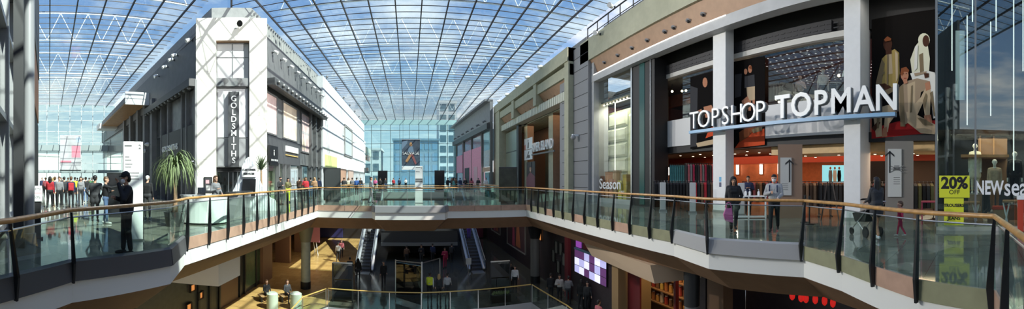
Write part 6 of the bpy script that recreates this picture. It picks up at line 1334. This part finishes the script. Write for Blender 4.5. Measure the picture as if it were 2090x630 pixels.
poster('dark upstairs poster of two standing women over a scarlet floor', FSP, [(1497, 302), (1561, 294), (1561, 114), (1497, 126)], 0, [
    ('red', [(1500, 302), (1518, 276), (1560, 262), (1561, 295)]), ('grey', [(1500, 200), (1512, 196), (1514, 150), (1500, 152)]), ('dark', oval(1521, 148, 5, 9)), ('skin', oval(1522, 146, 3.5, 6)), ('skin', oval(1531, 141, 4, 8)), ('hairp', [(1528, 136), (1534, 134), (1535, 142), (1530, 140)]), ('grey', [(1520, 156), (1540, 152), (1541, 178), (1520, 180)]),
    ('beige', [(1524, 178), (1541, 176), (1541, 204), (1526, 206)]), ('skin', [(1527, 205), (1533, 204), (1533, 226), (1528, 226)]), ('skin', [(1536, 204), (1541, 203), (1541, 222), (1537, 222)]), ('skin', [(1514, 206), (1526, 196), (1530, 204), (1518, 220)]), ('hairp', [(1509, 270), (1530, 255), (1545, 258), (1526, 280), (1510, 290)]), ('shade', [(1534, 264), (1556, 256), (1556, 266), (1538, 272)])])
# directory totems
def totem(label, x, y, rz, w_, h, lines, num):
    o = thing('directory_totem', label, 'sign', (x, y, 0), rz); m = MB(); m.box(-w_ / 2, w_ / 2, -.09, .09, .04, h); bd_ = m.build('body', white_gloss, o, bevel=.008)
    m = MB(); m.box(-w_ / 2 - .03, w_ / 2 + .03, -.12, .12, 0, .04); m.build('base', steel, o); m = MB(); m.box(w_ / 2, w_ / 2 + .015, -.09, .09, .04, h); m.build('edge', charcoal, o)
    m = MB()
    for z, a, b, t in lines: m.box(-w_ / 2 + a * w_, -w_ / 2 + b * w_, -.094, -.09, h * z, h * z + t)
    m.build('print', mat('totem grey print', (.14, .14, .14), .6), bd_); text('numeral', num, .16, mat('totem grey print', (.14, .14, .14), .6), bd_, Matrix.Rotation(PI / 2, 4, 'X'), (w_ * .33, h - .14, .095), .006); return o
q = pol(271, 9.6); totem('tall white directory totem just right of the man in the cap', q.x, q.y, -ang(271) + .15, .52, 2.6, [(.95, .06, .42, .04), (.84, .08, .3, .025), (.81, .08, .4, .02), (.77, .08, .45, .02), (.74, .08, .4, .02), (.68, .08, .8, .02), (.65, .08, .75, .02), (.62, .08, .8, .02)], '2')
q = pol(855, 24.4); totem('white totem standing in the middle of the bridge', q.x, q.y, -ang(855), .52, 2.5, [(.95, .1, .7, .03), (.84, .1, .6, .03), (.62, .05, .95, .10), (.56, .05, .95, .12), (.42, .1, .8, .03)], '2')
def advert(label, x, y, rz, w_, h, tintm):
    o = thing('advert_display', label, 'display', (x, y, 0), rz); m = MB(); m.box(-w_ / 2, w_ / 2, -.16, .16, .12, h); m.build('housing', mat('display black', (.02, .022, .022), .3), o, bevel=.02); m = MB(); m.box(-w_ / 2 + .06, w_ / 2 - .06, -.175, -.16, .2, h - .08); m.build('screen', tintm, o); m = MB(); m.box(-w_ * .4, w_ * .4, -.2, .2, 0, .12); m.build('plinth', charcoal, o); return o
q = pol(678, 25.6); advert('big black display box at the left end of the bridge', q.x, q.y, -ang(678), 1.2, 2.4, mat('charcoal screen', (.05, .055, .055), .2))
q = pol(1037, 23.8); advert('big black display box at the right end of the bridge', q.x, q.y, -ang(1037), 1.2, 2.4, mat('dim olive screen', (.05, .055, .04), .2, noise=.4, nscale=2))
q = pol(236, 15.5); advert('black display box behind the man in the cap', q.x, q.y, -ang(236), .75, 1.9, screen_black)
for px, d, lab in ((781, 60, 'small distant black kiosk left of the hanging banner'), (897, 58, 'small distant black kiosk right of the white totem')): q = pol(px, d); advert(lab, q.x, q.y, -ang(px), 1.6, 3.0, screen_black)
# planters with palms
def palm(label, px, d, pot_h, trunk_h, n, L, droop, seed, col):
    random.seed(seed); q = pol(px, d); o = thing('potted_palm', label, 'plant', tuple(q)); m = MB(); m.lathe([(.30, 0), (.38, pot_h * .9), (.40, pot_h), (.34, pot_h), (.32, pot_h - .05)], (0, 0, 0), 18); m.build('pot', mat('graphite pot', (.06, .06, .06), .5), o, smooth=True)
    m = MB(); m.tube([(0, 0, pot_h - .1), (.02, 0, pot_h + trunk_h * .3), (0, .01, pot_h + trunk_h)], [.11, .07, .05], 8); m.build('trunk', mat('palm bark', (.30, .19, .11), .8, noise=.2, nscale=20), o); top = V3((0, 0, pot_h + trunk_h)); m = MB()
    for i in range(n):
        a = random.uniform(0, 2 * PI); el = random.uniform(.3, 1.45); l = L * random.uniform(.75, 1.1); wd = .022
        d0 = V3((math.cos(a) * math.cos(el), math.sin(a) * math.cos(el), math.sin(el))); pts = []; p = V3(top); v = d0.copy()
        for k in range(8): pts.append(p.copy()); p = p + v * l / 7; v = (v + V3((0, 0, -droop * (.25 + k * .09)))).normalized()
        s = V3((-math.sin(a), math.cos(a), 0))
        for k in range(7):
            w0, w1 = wd * (1 - abs(k / 7 - .35)), wd * (1 - abs((k + 1) / 7 - .35)) * (1 if k < 6 else .15); m.add([pts[k] - s * w0, pts[k] + s * w0, pts[k + 1] + s * w1, pts[k + 1] - s * w1], [(0, 1, 2, 3)])
    o2 = m.build('foliage', col, o); return o
palm('potted palm with long drooping leaves left of the cream tower', 357, 12.5, .5, 1.45, 170, 1.45, 1.5, 5, mat('palm green', (.17, .22, .09), .6, noise=.3, nscale=9))
palm('spiky potted palm right of the white corrugated kiosk back', 533, 19.5, .6, 1.5, 80, .95, .28, 8, mat('deep palm green', (.10, .15, .06), .6, noise=.3, nscale=9))
# curved white kiosk and its corrugated back
q = pol(417, 13.4); ks = thing('kiosk_counter', 'curved glossy white kiosk counter before the cream tower', 'counter', tuple(q), -ang(417))
arc = [(.86 * math.cos(t), .62 * math.sin(t)) for t in [PI + PI * i / 16 for i in range(17)]]; m = MB()
m.prism(arc, .05, 1.0); m.build('body', white_gloss, ks, bevel=.01); m = MB(); m.prism([(x * 1.05, y * 1.05) for x, y in arc], 1.0, 1.05); m.build('worktop', mat('pale worktop', (.7, .7, .7), .3), ks); m = MB(); m.prism([(x * .95, y * .95) for x, y in arc], 0, .05); m.build('kick', charcoal, ks)
q2 = pol(411, 13.25); tl = thing('till', 'small dark till on the curved white counter', 'till', (q2.x, q2.y, 1.05), -ang(411)); m = MB(); m.box(-.15, .15, -.1, .1, 0, .06); m.build('base', black, tl); m = MB(); m.hexa([(-.14, -.02, .06), (.14, -.02, .06), (.14, .06, .26), (-.14, .06, .26)], [(-.14, .0, .06), (.14, .0, .06), (.14, .08, .26), (-.14, .08, .26)]); m.build('screen', screen_black, tl)
q = pol(508, 18.6); bk = thing('kiosk_backdrop', 'white corrugated peaked kiosk back with CUSTOMER SERVICES sign and dark screen', 'display', tuple(q), -ang(508)); n = 44; W2 = 1.38
def hgt(x): t = abs(x) / W2; return 0.55 + 2.2 * (math.exp(-(t * 2.1) ** 2)) if t < 1 else .5
for i in range(n):
    x0, x1 = -W2 + 2 * W2 * i / n, -W2 + 2 * W2 * (i + 1) / n; m = MB() if i == 0 else m; xm = (x0 + x1) / 2; k = .035 * (i % 2); m.hexa([(x0, -.06 - k, 0), (x1, -.06 - k, 0), (x1, .06, 0), (x0, .06, 0)], [(x0, -.06 - k, hgt(x0)), (x1, -.06 - k, hgt(x1)), (x1, .06, hgt(x1)), (x0, .06, hgt(x0))])
m.build('corrugated_panel', white_metal, bk); m = MB(); m.box(-.36, .36, -.2, -.1, 1.72, 2.28); spl = m.build('sign_plate', white_gloss, bk); RX = Matrix.Rotation(PI / 2, 4, 'X')
text('lettering', 'CUSTOMER', .135, black, spl, RX, (0, 2.08, .205), .01, .006); text('lettering', 'SERVICES', .135, black, spl, RX, (0, 1.88, .205), .01, .006)
m = MB(); m.hexa([(-.4, -.24, .78), (.32, -.24, .72), (.36, -.24, 1.62), (-.3, -.24, 1.62)], [(-.4, -.1, .78), (.32, -.1, .72), (.36, -.1, 1.62), (-.3, -.1, 1.62)]); m.build('screen', screen_black, bk)
q = V3((-6.9, 13.5, 0)); dk = thing('kiosk_desk', 'low grey curved desk behind the left balustrade', 'desk', tuple(q), PI / 2); dk.scale = (1.0, 1, 1); m = MB(); m.hexa([(-.4, 0, 0), (2.0, .4, 0), (2.0, .9, 0), (-.4, .5, 0)], [(-.1, -.1, 1.02), (2.2, .4, 1.02), (2.2, .9, 1.02), (-.1, .5, 1.02)]); m.build('body', mat('dove desk', (.30, .30, .30), .5), dk); m = MB(); m.hexa([(-.2, -.16, 1.0), (2.3, .36, 1.0), (2.3, .94, 1.0), (-.2, .54, 1.0)], [(-.2, -.16, 1.06), (2.3, .36, 1.06), (2.3, .94, 1.06), (-.2, .54, 1.06)]); m.build('top', charcoal, dk)
# store entrance: security gates, totems, sanitiser table, barriers
for px, d, lab in ((1353, 18.2, 'off white security gate at the store entrance, leftmost'), (1414, 17.3, 'off white security gate left of the stickered pillar'), (1513, 16.0, 'off white security gate behind the dark woman'), (1632, 16.2, 'off white security gate right of the arrow totem')):
    q = pol(px, d); g_ = thing('security_gate', lab, 'gate', tuple(q), -ang(px)); m = MB(); m.box(-.15, .15, -.05, .05, .08, 1.45); m.build('panel', mat('gate white', (.52, .53, .53), .4), g_, bevel=.02); m = MB(); m.box(-.2, .2, -.09, .09, 0, .08); m.build('foot', steel, g_)
def arrow_board(label, px, d, w_, z0, z1, big):
    q = pol(px, d); o = thing('arrow_board', label, 'sign', tuple(q), -ang(px)); m = MB(); m.box(-w_ / 2, w_ / 2, 0, .05, z0, z1); bpn = m.build('panel', mat('board white', (.50, .50, .48), .5), o); m = MB(); m.box(-w_ / 2 - .1, w_ / 2 + .45, .06, .5, 0, 3.05); m.build('column', mat('walnut column' if not big else 'ash column wrap', (.25, .16, .11) if not big else (.20, .18, .16), .5), o); m = MB()
    ax = w_ * .32 if not big else -w_ * .35; zt = z1 - .08; zl = z0 + .5 * (z1 - z0) if big else z0 + (z1 - z0) * .35
    m.box(ax - .025, ax + .025, -.012, 0, zl, zt); m.prism([(0, 0)] * 3, 0, 0) if False else None
    for s in (-1, 1): m.hexa([(ax, -.012, zt), (ax, -.012, zt - .07), (ax + s * .17, -.012, zt - .22), (ax + s * .17, -.012, zt - .15)], [(ax, 0, zt), (ax, 0, zt - .07), (ax + s * .17, 0, zt - .22), (ax + s * .17, 0, zt - .15)])
    m.build('arrow', black, bpn); m = MB(); c = w_ * .15
    if big:
        zc = z0 + (z1 - z0) * .58
        m.hexa([(c - .14, -.012, zc - .05), (c + .14, -.012, zc - .05), (c + .11, -.012, zc + .08), (c - .11, -.012, zc + .08)], [(c - .14, 0, zc - .05), (c + .14, 0, zc - .05), (c + .11, 0, zc + .08), (c - .11, 0, zc + .08)])
        for s in (-1, 1):
            for k in range(3): m.bar((c, -.006, zc), (c + s * .26, -.006, zc + .13 - .13 * k), .012, .03)
        m.box(c - .1, c + .1, -.008, 0, zc + .1, zc + .13)
    for k in range(4): m.box(-w_ * .38 if not big else c - .12, w_ * .2 if not big else c + .12, -.008, 0, z0 + (z1 - z0) * (.30 if not big else .40) - k * .08, z0 + (z1 - z0) * (.30 if not big else .40) - k * .08 + .02)
    m.build('print', mat('board grey print', (.16, .16, .16), .6), bpn)
arrow_board('narrow white board with a black up arrow on a brown column, in the store', 1604, 14.9, .46, .95, 2.5, False); arrow_board('wide white board with a long black arrow and an insect emblem', 1826, 13.6, .52, .95, 2.75, True)
q = pol(1528, 15.2); tb = thing('sanitiser_table', 'white table with open shelf between the dark woman and the hooded man', 'table', tuple(q), -ang(1528)); m = MB(); m.box(-.75, .75, -.25, .25, .88, .93); m.build('top', white_gloss, tb)
for sx in (-.7, 0, .7): m = MB(); m.box(sx - .03, sx + .03, -.22, .22, 0, .88); m.build('leg', white_gloss, tb)
m = MB(); m.box(-.7, .7, -.22, .22, .03, .08); m.build('lower_shelf', white_gloss, tb)
for i, dx in enumerate((-.5, -.12, .05, .42)):
    p = Matrix.Translation(q) @ Matrix.Rotation(-ang(1528), 4, 'Z') @ V3((dx, -.05, .93)); b_ = thing('pump_bottle', ['white pump bottle at the left end of the white table', 'white pump bottle second from left on the white table', 'white pump bottle third from left on the white table', 'white pump bottle at the right end of the white table'][i], 'bottle', tuple(p)); m = MB(); m.lathe([(.05, 0), (.055, .02), (.055, .15), (.02, .19)], (0, 0, 0), 10); m.build('body', white_gloss, b_); m = MB(); m.tube([(0, 0, .19), (0, 0, .25)], .012, 6); m.box(-.05, .015, -.012, .012, .25, .27); m.build('pump', white_metal, b_)
for px, d, lab in ((1643, 13.5, 'black belt barrier post right of the arrow board, left one'), (1652, 12.9, 'black belt barrier post right of the arrow board, right one')):
    q = pol(px, d); s_ = thing('barrier_post', lab, 'barrier', tuple(q)); m = MB(); m.lathe([(.17, 0), (.17, .02), (.03, .04)], (0, 0, 0), 16); m.build('base', black, s_); m = MB(); m.tube([(0, 0, .03), (0, 0, .98)], .028, 8); m.build('pole', black, s_); m = MB(); m.lathe([(.045, .9), (.045, 1.02)], (0, 0, 0), 10); m.build('head', charcoal, s_)
# clothes on rails deep in the store
def rail(label, px, d, n, cols, z=0.0, L=1.8, hgt_=1.45, glen=.75, grp='', name='garment'):
    q = pol(px, d, z); rz = -ang(px) + .15; M_ = Matrix.Translation(q) @ Matrix.Rotation(rz, 4, 'Z'); o = thing('clothes_rail', label, 'clothes rail', tuple(q), rz); m = MB(); m.tube([(-L / 2, 0, hgt_), (L / 2, 0, hgt_)], .018, 6); m.build('bar', black, o)
    for s in (-1, 1): m = MB(); m.tube([(s * L / 2, 0, 0), (s * L / 2, 0, hgt_)], .018, 6); m.box(s * L / 2 - .02, s * L / 2 + .02, -.25, .25, 0, .03); m.build('leg', black, o)
    for i in range(n):
        c = cols[i % len(cols)]; g_ = thing('garment', f'{c} garment hanging on the {grp}', 'garment', mat=M_ @ Matrix.Translation((-L / 2 + L * (i + .5) / n, 0, hgt_)), group=f'{c} garments on the {grp}'); m = MB(); t = L / n * .36
        m.hexa([(-t, -.03, -.06), (t, -.03, -.06), (t, .03, -.06), (-t, .03, -.06)], [(-t, -.20, -.16), (t, -.20, -.16), (t, .20, -.16), (-t, .20, -.16)]); m.hexa([(-t, -.20, -.16), (t, -.20, -.16), (t, .20, -.16), (-t, .20, -.16)], [(-t * 1.1, -.22, -.16 - glen), (t * 1.1, -.22, -.16 - glen), (t * 1.1, .22, -.16 - glen), (-t * 1.1, .22, -.16 - glen)]); m.build('cloth', cloth(c), g_); m = MB(); m.tube([(0, 0, -.07), (0, 0, 0), (0, .02, .03)], .006, 4); m.build('hanger', steel, g_)
rail('high rail of teal garments against the orange store wall', 1392, 21.6, 12, ['teal'], L=1.5, hgt_=2.5, glen=1.0, grp='high teal rail in the store'); rail('high rail of mixed garments beside the teal ones', 1432, 20.6, 14, ['charcoal', 'rose', 'grey', 'crimson', 'black'], L=1.9, hgt_=2.5, glen=1.0, grp='high mixed rail in the store')
for px, d, cols, lab in ((1362, 19.8, ['black', 'charcoal'], 'low black rail by the leftmost gate'), (1382, 19.0, ['black'], 'low black rail between the two left gates'), (1432, 18.4, ['black', 'brown', 'red'], 'low dark rail left of the stickered pillar'), (1545, 18.6, ['brown', 'tan', 'black', 'rose'], 'low rail behind the white table'), (1592, 20.6, ['black', 'crimson'], 'low rail behind the hooded man'), (1640, 16.6, ['black', 'charcoal', 'navy'], 'low black rail right of the arrow board'), (1662, 15.8, ['tan', 'brown'], 'low tan rail left of the big pillar'), (1706, 15.6, ['black'], 'low black rail below the cyan screen'), (1868, 14.6, ['black', 'charcoal', 'olive'], 'low dark rail right of the insect board'), (1793, 15.2, ['rose', 'tan', 'black'], 'low rail behind the woman with the pram')):
    rail(lab, px, d, 9, cols, L=1.5, hgt_=1.5, glen=.9, grp=lab)
sc = thing('wall_screen', 'cyan lit wall screen with three women on it', 'screen', mat=FS); wv = -5.7; qd = [fuv(FS, x, y, wv) for x, y in ((1678, 372), (1722, 372), (1722, 337), (1678, 337))]; cyan = mat('cyan screen', (.2, .5, .55), .3, emit=(.20, .55, .62), es=.75); m = MB(); m.hexa([(a, b, wv - .06) for a, b in qd], [(a, b, wv) for a, b in qd], 0)
for k, (x, c_) in enumerate(((1695, 3), (1704, 2), (1713, 1))):
    m.flat([fuv(FS, *p, wv) for p in oval(x, 343, 2, 3)], wv + .006 + .002 * k, 4); m.flat([fuv(FS, *p, wv) for p in ((x - 3, 347), (x + 3, 347), (x + 4, 358), (x + 3, 371), (x - 3, 371), (x - 4, 358))], wv + .004 + .002 * k, c_)
m.build('panel', [cyan, Pr['dark'], Pr['white'], mat('screen grey', (.2, .2, .22), .5), Pr['skin']], sc)
# NEW season window
def mannequin(label, px, d, z, M1, top, bottom, h=1.0, arms=('down', 'down'), skin='mannequin white', plinth=None, **kw):
    me, caps, hc, R = body_mesh('mq' + str(arms) + str(kw), .018, arms=arms, **kw); q = pol(px, d, z); o = thing('mannequin', label, 'mannequin', tuple(q), -(ang(px) + PI), M1); o.scale = (h, h, h); b = bpy.data.objects.new('body', me); COL.objects.link(b); b.parent = o; sk = mat(skin, (.70, .68, .62) if 'white' in skin else (.30, .30, .30), .35); obj_mats(b, [sk, cloth(top), cloth(bottom), sk, sk])
    m = MB(); m.lathe([(.22, -.02), (.22, 0)], (0, 0, 0), 16); m.build('stand', steel, o); return o
def plinth(label, px, d, w_, h, z=0.0, m_=None): q = pol(px, d, z); o = thing('plinth', label, 'plinth', tuple(q), -ang(px)); m = MB(); m.box(-w_ / 2, w_ / 2, -w_ / 2, w_ / 2, 0, h - .02); m.build('body', m_ or mat('plinth tan', (.34, .22, .14), .6), o, bevel=.01); m = MB(); m.box(-w_ / 2 - .01, w_ / 2 + .01, -w_ / 2 - .01, w_ / 2 + .01, h - .02, h); m.build('top', m_ or mat('plinth tan', (.34, .22, .14), .6), o)
plinth('tan plinth under the mannequin in the beige suit', 2030, 12.7, .5, .32, .12); mannequin('mannequin in beige suit with white shirt behind the NEW lettering', 2030, 12.7, .46, None, 'beige', 'tan', 1.06, coat=.12)
m_b = thing('shirt_front', 'white shirt front on the mannequin in the beige suit', 'shirt') if False else None
plinth('tan plinth under the mannequin in the white dress', 1990, 13.3, .5, .95, .12); mannequin('mannequin in white dress beside the yellow sale notice', 1990, 13.3, 1.09, None, 'cream', 'cream', 1.05, skirt=True, female=True)
plinth('tan plinth under the mannequin in black', 2071, 12.8, .5, .6, .12); mannequin('mannequin in black suit at the right edge of the window', 2071, 12.8, .74, None, 'black', 'black', 1.06, wide=1.05)
yel = mat('sale yellow', (.66, .68, .03), .5)
FNI = FX(XN + .035)
def sale(label, px0, px1, y0, y1, words):
    o = thing('sale_notice', label, 'sign', mat=FNW); u0, v1 = fuv(FNW, px0, y0); u1, _ = fuv(FNW, px1, y0); _, v0 = fuv(FNW, (px0 + px1) / 2, y1); m = MB(); m.box(u0, u1, v0, v1, .004, .012); m.build('sheet', yel, o)
    for s_, yy, sz, bd in words: c, v = fuv(FNW, (px0 + px1) / 2, yy); text('lettering', s_, sz, black, o, pos=(c, v, .014), depth=.006, bold=bd)
sale('yellow sale notice reading 20% OFF on the glass', 1917, 1979, 358, 403, [('20%', 374, .50, .02), ('OFF', 392, .20, 0)]); sale('yellow sale notice reading TROUSERS below the 20% notice', 1927, 1967, 404, 436, [('TROUSERS', 419, .135, .006)]); sale('yellow sale notice reading JEANS at the bottom of the stack', 1927, 1967, 437, 459, [('JEANS', 445, .15, .006)])
sg = thing('window_lettering', 'big white window lettering reading NEW season', 'sign', mat=FNW); c, v = fuv(FNW, 2019, 384); text('lettering', 'NEW', .60, white_gloss, sg, pos=(c, v, .012), depth=.01, bold=.016, xs=.64); c, v = fuv(FNW, 2049, 383); text('lettering', 'season', .80, white_gloss, sg, pos=(c, v, .012), depth=.01, bold=.01, align='LEFT', xs=.72)
def trestle(label, px, d, w_, h): 
    q = pol(px, d, .12); o = thing('trestle_table', label, 'table', tuple(q), -ang(px)); m = MB(); m.box(-w_ / 2, w_ / 2, -.3, .3, h - .06, h); m.build('top', mat('table oak', (.36, .22, .12), .5), o)
    for s in (-1, 1):
        for k in (-1, 1):
            for t in (-.3, .3): m = MB(); m.bar((s * w_ * .32 + t * .2, k * .25, 0), (s * w_ * .32 + t * .9, k * .1, h - .06) if False else (s * w_ * .32 - t * .35, k * .2, h - .06), .04, .04); m.build('leg', white_gloss, o)
    m = MB(); m.box(-w_ / 2 - .1, w_ / 2 + .1, -.35, .35, -.0, .1); m.build('base_board', mat('table oak', (.36, .22, .12), .5), o)
trestle('oak topped white trestle table below the white dress', 1975, 12.4, .85, .72); trestle('oak topped trestle table in the window at the right edge', 2068, 12.0, .7, .8)
q = pol(2044, 12.1, .12); o = thing('stool', 'low wooden crate stool with scarlet band in the window', 'stool', tuple(q), -ang(2044)); m = MB(); m.box(-.25, .25, -.2, .2, 0, .5); m.build('body', mat('table oak', (.36, .22, .12), .5), o); m = MB(); m.box(-.3, .3, -.22, .22, .5, .6); m.build('band', mat('scarlet band', (.55, .07, .03), .5), o)
q = pol(2083, 11.0, 0); o = thing('sanitiser_post', 'scarlet upright post by the near glass shopfront', 'post', tuple(q)); m = MB(); m.box(-.09, .09, -.09, .09, .03, 1.0, 0); m.build('shaft', mat('scarlet post', (.50, .06, .03), .4), o, bevel=.01); m = MB(); m.lathe([(.2, 0), (.2, .03)], (0, 0, 0), 16); m.build('base', charcoal, o); m = MB(); m.box(-.11, .11, -.11, .11, 1.0, 1.12); m.build('head', white_gloss, o)
# upstairs mannequins
for px, d, tp, lab, a in ((1633, 18.6, 'palegrey', 'upstairs mannequin in pale top above the letter O', ('down', 'fold')), (1680, 17.4, 'stripe', 'upstairs mannequin in striped jacket above the letters P and M', ('down', 'down')), (1733, 16.4, 'white', 'upstairs mannequin in white beside the big pillar', ('fold', 'down'))):
    plinth('pale grey plinth under the ' + lab[:lab.index(' above') if ' above' in lab else lab.index(' beside')], px, d, .8, 1.5, 3.5, mat('plinth grey', (.42, .42, .41), .5)); mannequin(lab, px, d, 5.02, None, tp, 'charcoal', 1.08, arms=a, skin='mannequin grey')
# pram, pink bag, backpack, easels
q = pol(1768, 10.45); prm = thing('pram', 'black pram with silver frame pushed by the woman in dark coat', 'pram', tuple(q), -(ang(1789) - .6))
m = MB(); m.hexa([(-.2, -.25, .42), (.2, -.25, .42), (.2, .3, .38), (-.2, .3, .38)], [(-.22, -.38, .78), (.22, -.38, .78), (.22, .42, .62), (-.22, .42, .62)]); m.build('seat', cloth('black'), prm)
m = MB(); n = 9; m.add([(x, -.2 + .36 * math.cos(t) * -1 + .0, .72 + .36 * math.sin(t)) for t in [PI * .05 + PI * .62 * i / n for i in range(n + 1)] for x in (-.22, .22)], [(2 * i, 2 * i + 1, 2 * i + 3, 2 * i + 2) for i in range(n)]); o = m.build('canopy', cloth('black'), prm); s_ = o.modifiers.new('t', 'SOLIDIFY'); s_.thickness = .015
m = MB()
for s in (-1, 1): m.tube([(s * .24, -.62, 1.0), (s * .24, -.3, .7), (s * .24, .4, .16)], .014, 6); m.tube([(s * .24, .1, .42), (s * .24, -.32, .14)], .014, 6)
m.tube([(-.24, -.62, 1.0), (.24, -.62, 1.0)], .018, 6); m.build('chassis', steel, prm)
for s in (-1, 1):
    for y, r in ((.42, .10), (-.34, .14)):
        m = MB(); m.lathe([(r * .55, -.02), (r, -.025), (r, .025), (r * .55, .02)], (0, 0, 0), 16); w_ = m.build('wheel', black, prm); w_.location = (s * .24, y, r); w_.rotation_euler = (0, PI / 2, 0)
q = pol(1487, 11.1); bg2 = thing('carrier_bag', 'pink carrier bag hanging from the hand of the dark woman', 'bag', (q.x, q.y, .28), -ang(1487) + .2); m = MB(); m.hexa([(-.10, -.06, .06), (.13, -.07, .0), (.14, .05, .0), (-.10, .06, .06)], [(-.17, -.06, .25), (.12, -.08, .22), (.13, .06, .22), (-.17, .06, .25)]); m.hexa([(-.17, -.06, .25), (.12, -.08, .22), (.13, .06, .22), (-.17, .06, .25)], [(-.10, -.03, .44), (.10, -.03, .46), (.10, .03, .46), (-.10, .03, .44)]); m.build('body', mat('pink plastic', (.80, .16, .42), .35, bump=.4, bscale=14), bg2, bevel=.02); m = MB()
for y in (-.03, .03): m.tube([(-.09, y, .44), (-.05, 0, .60), (0, 0, .62), (.05, 0, .60), (.09, y, .46)], .012, 6)
m.build('handle', mat('pink plastic', (.62, .10, .30), .35), bg2)
q = pol(1580, 11.36); bp = thing('backpack', 'dark backpack worn by the man in the pale hoodie', 'backpack', (q.x, q.y, 0), -(ang(1580) + PI + .1)); m = MB(); m.box(-.15, .15, -.15, -.03, 1.0, 1.45); m.build('body', cloth('navy'), bp, bevel=.04); m = MB()
for s in (-1, 1): m.tube([(s * .10, -.04, 1.42), (s * .11, .06, 1.52), (s * .115, .27, 1.40), (s * .12, .29, 1.25), (s * .13, .16, 1.08), (s * .14, -.04, 1.05)], .02, 6)
m.build('strap', cloth('navy'), bp)
q = pol(145, 20.0); bq = thing('backpack', 'dark red backpack on the walker in navy in the left arm', 'backpack', (q.x, q.y, 0), -ang(145)); m = MB(); m.box(-.15, .15, -.27, -.13, .98, 1.42); m.build('body', cloth('red'), bq, bevel=.04); m = MB(); m.box(-.1, .1, -.31, -.27, 1.02, 1.2); m.build('pocket', cloth('red'), bq, bevel=.015)
for px, d, lab in ((1694, 14.2, 'wooden easel standing before the cyan screen'),): q = pol(px, d); e_ = thing('easel', lab, 'easel', tuple(q), -ang(px)); [(lambda m: m.build('leg', mat('dark easel', (.05, .04, .035), .5), e_))(MB().bar((s * .35, 0, 0), (s * .1, .1, 1.5), .04, .04)) for s in (-1, 1)]; m = MB(); m.bar((0, .5, 0), (0, .1, 1.5), .04, .04); m.build('back_leg', black, e_); m = MB(); m.box(-.4, .4, -.03, .03, .75, .8); m.build('ledge', black, e_)
q = pol(1900, 13.2); o = thing('side_table', 'small crimson framed table left of the yellow notices', 'table', tuple(q), -ang(1900)); m = MB(); m.box(-.35, .35, -.3, .3, .78, .82); m.build('top', mat('crimson frame', (.30, .03, .07), .4), o)
for sx in (-1, 1): m = MB(); m.box(sx * .32 - .02, sx * .32 + .02, -.28, .28, 0, .78); m.build('leg', mat('crimson frame', (.30, .03, .07), .4), o)
# vest details on the lower floor worker
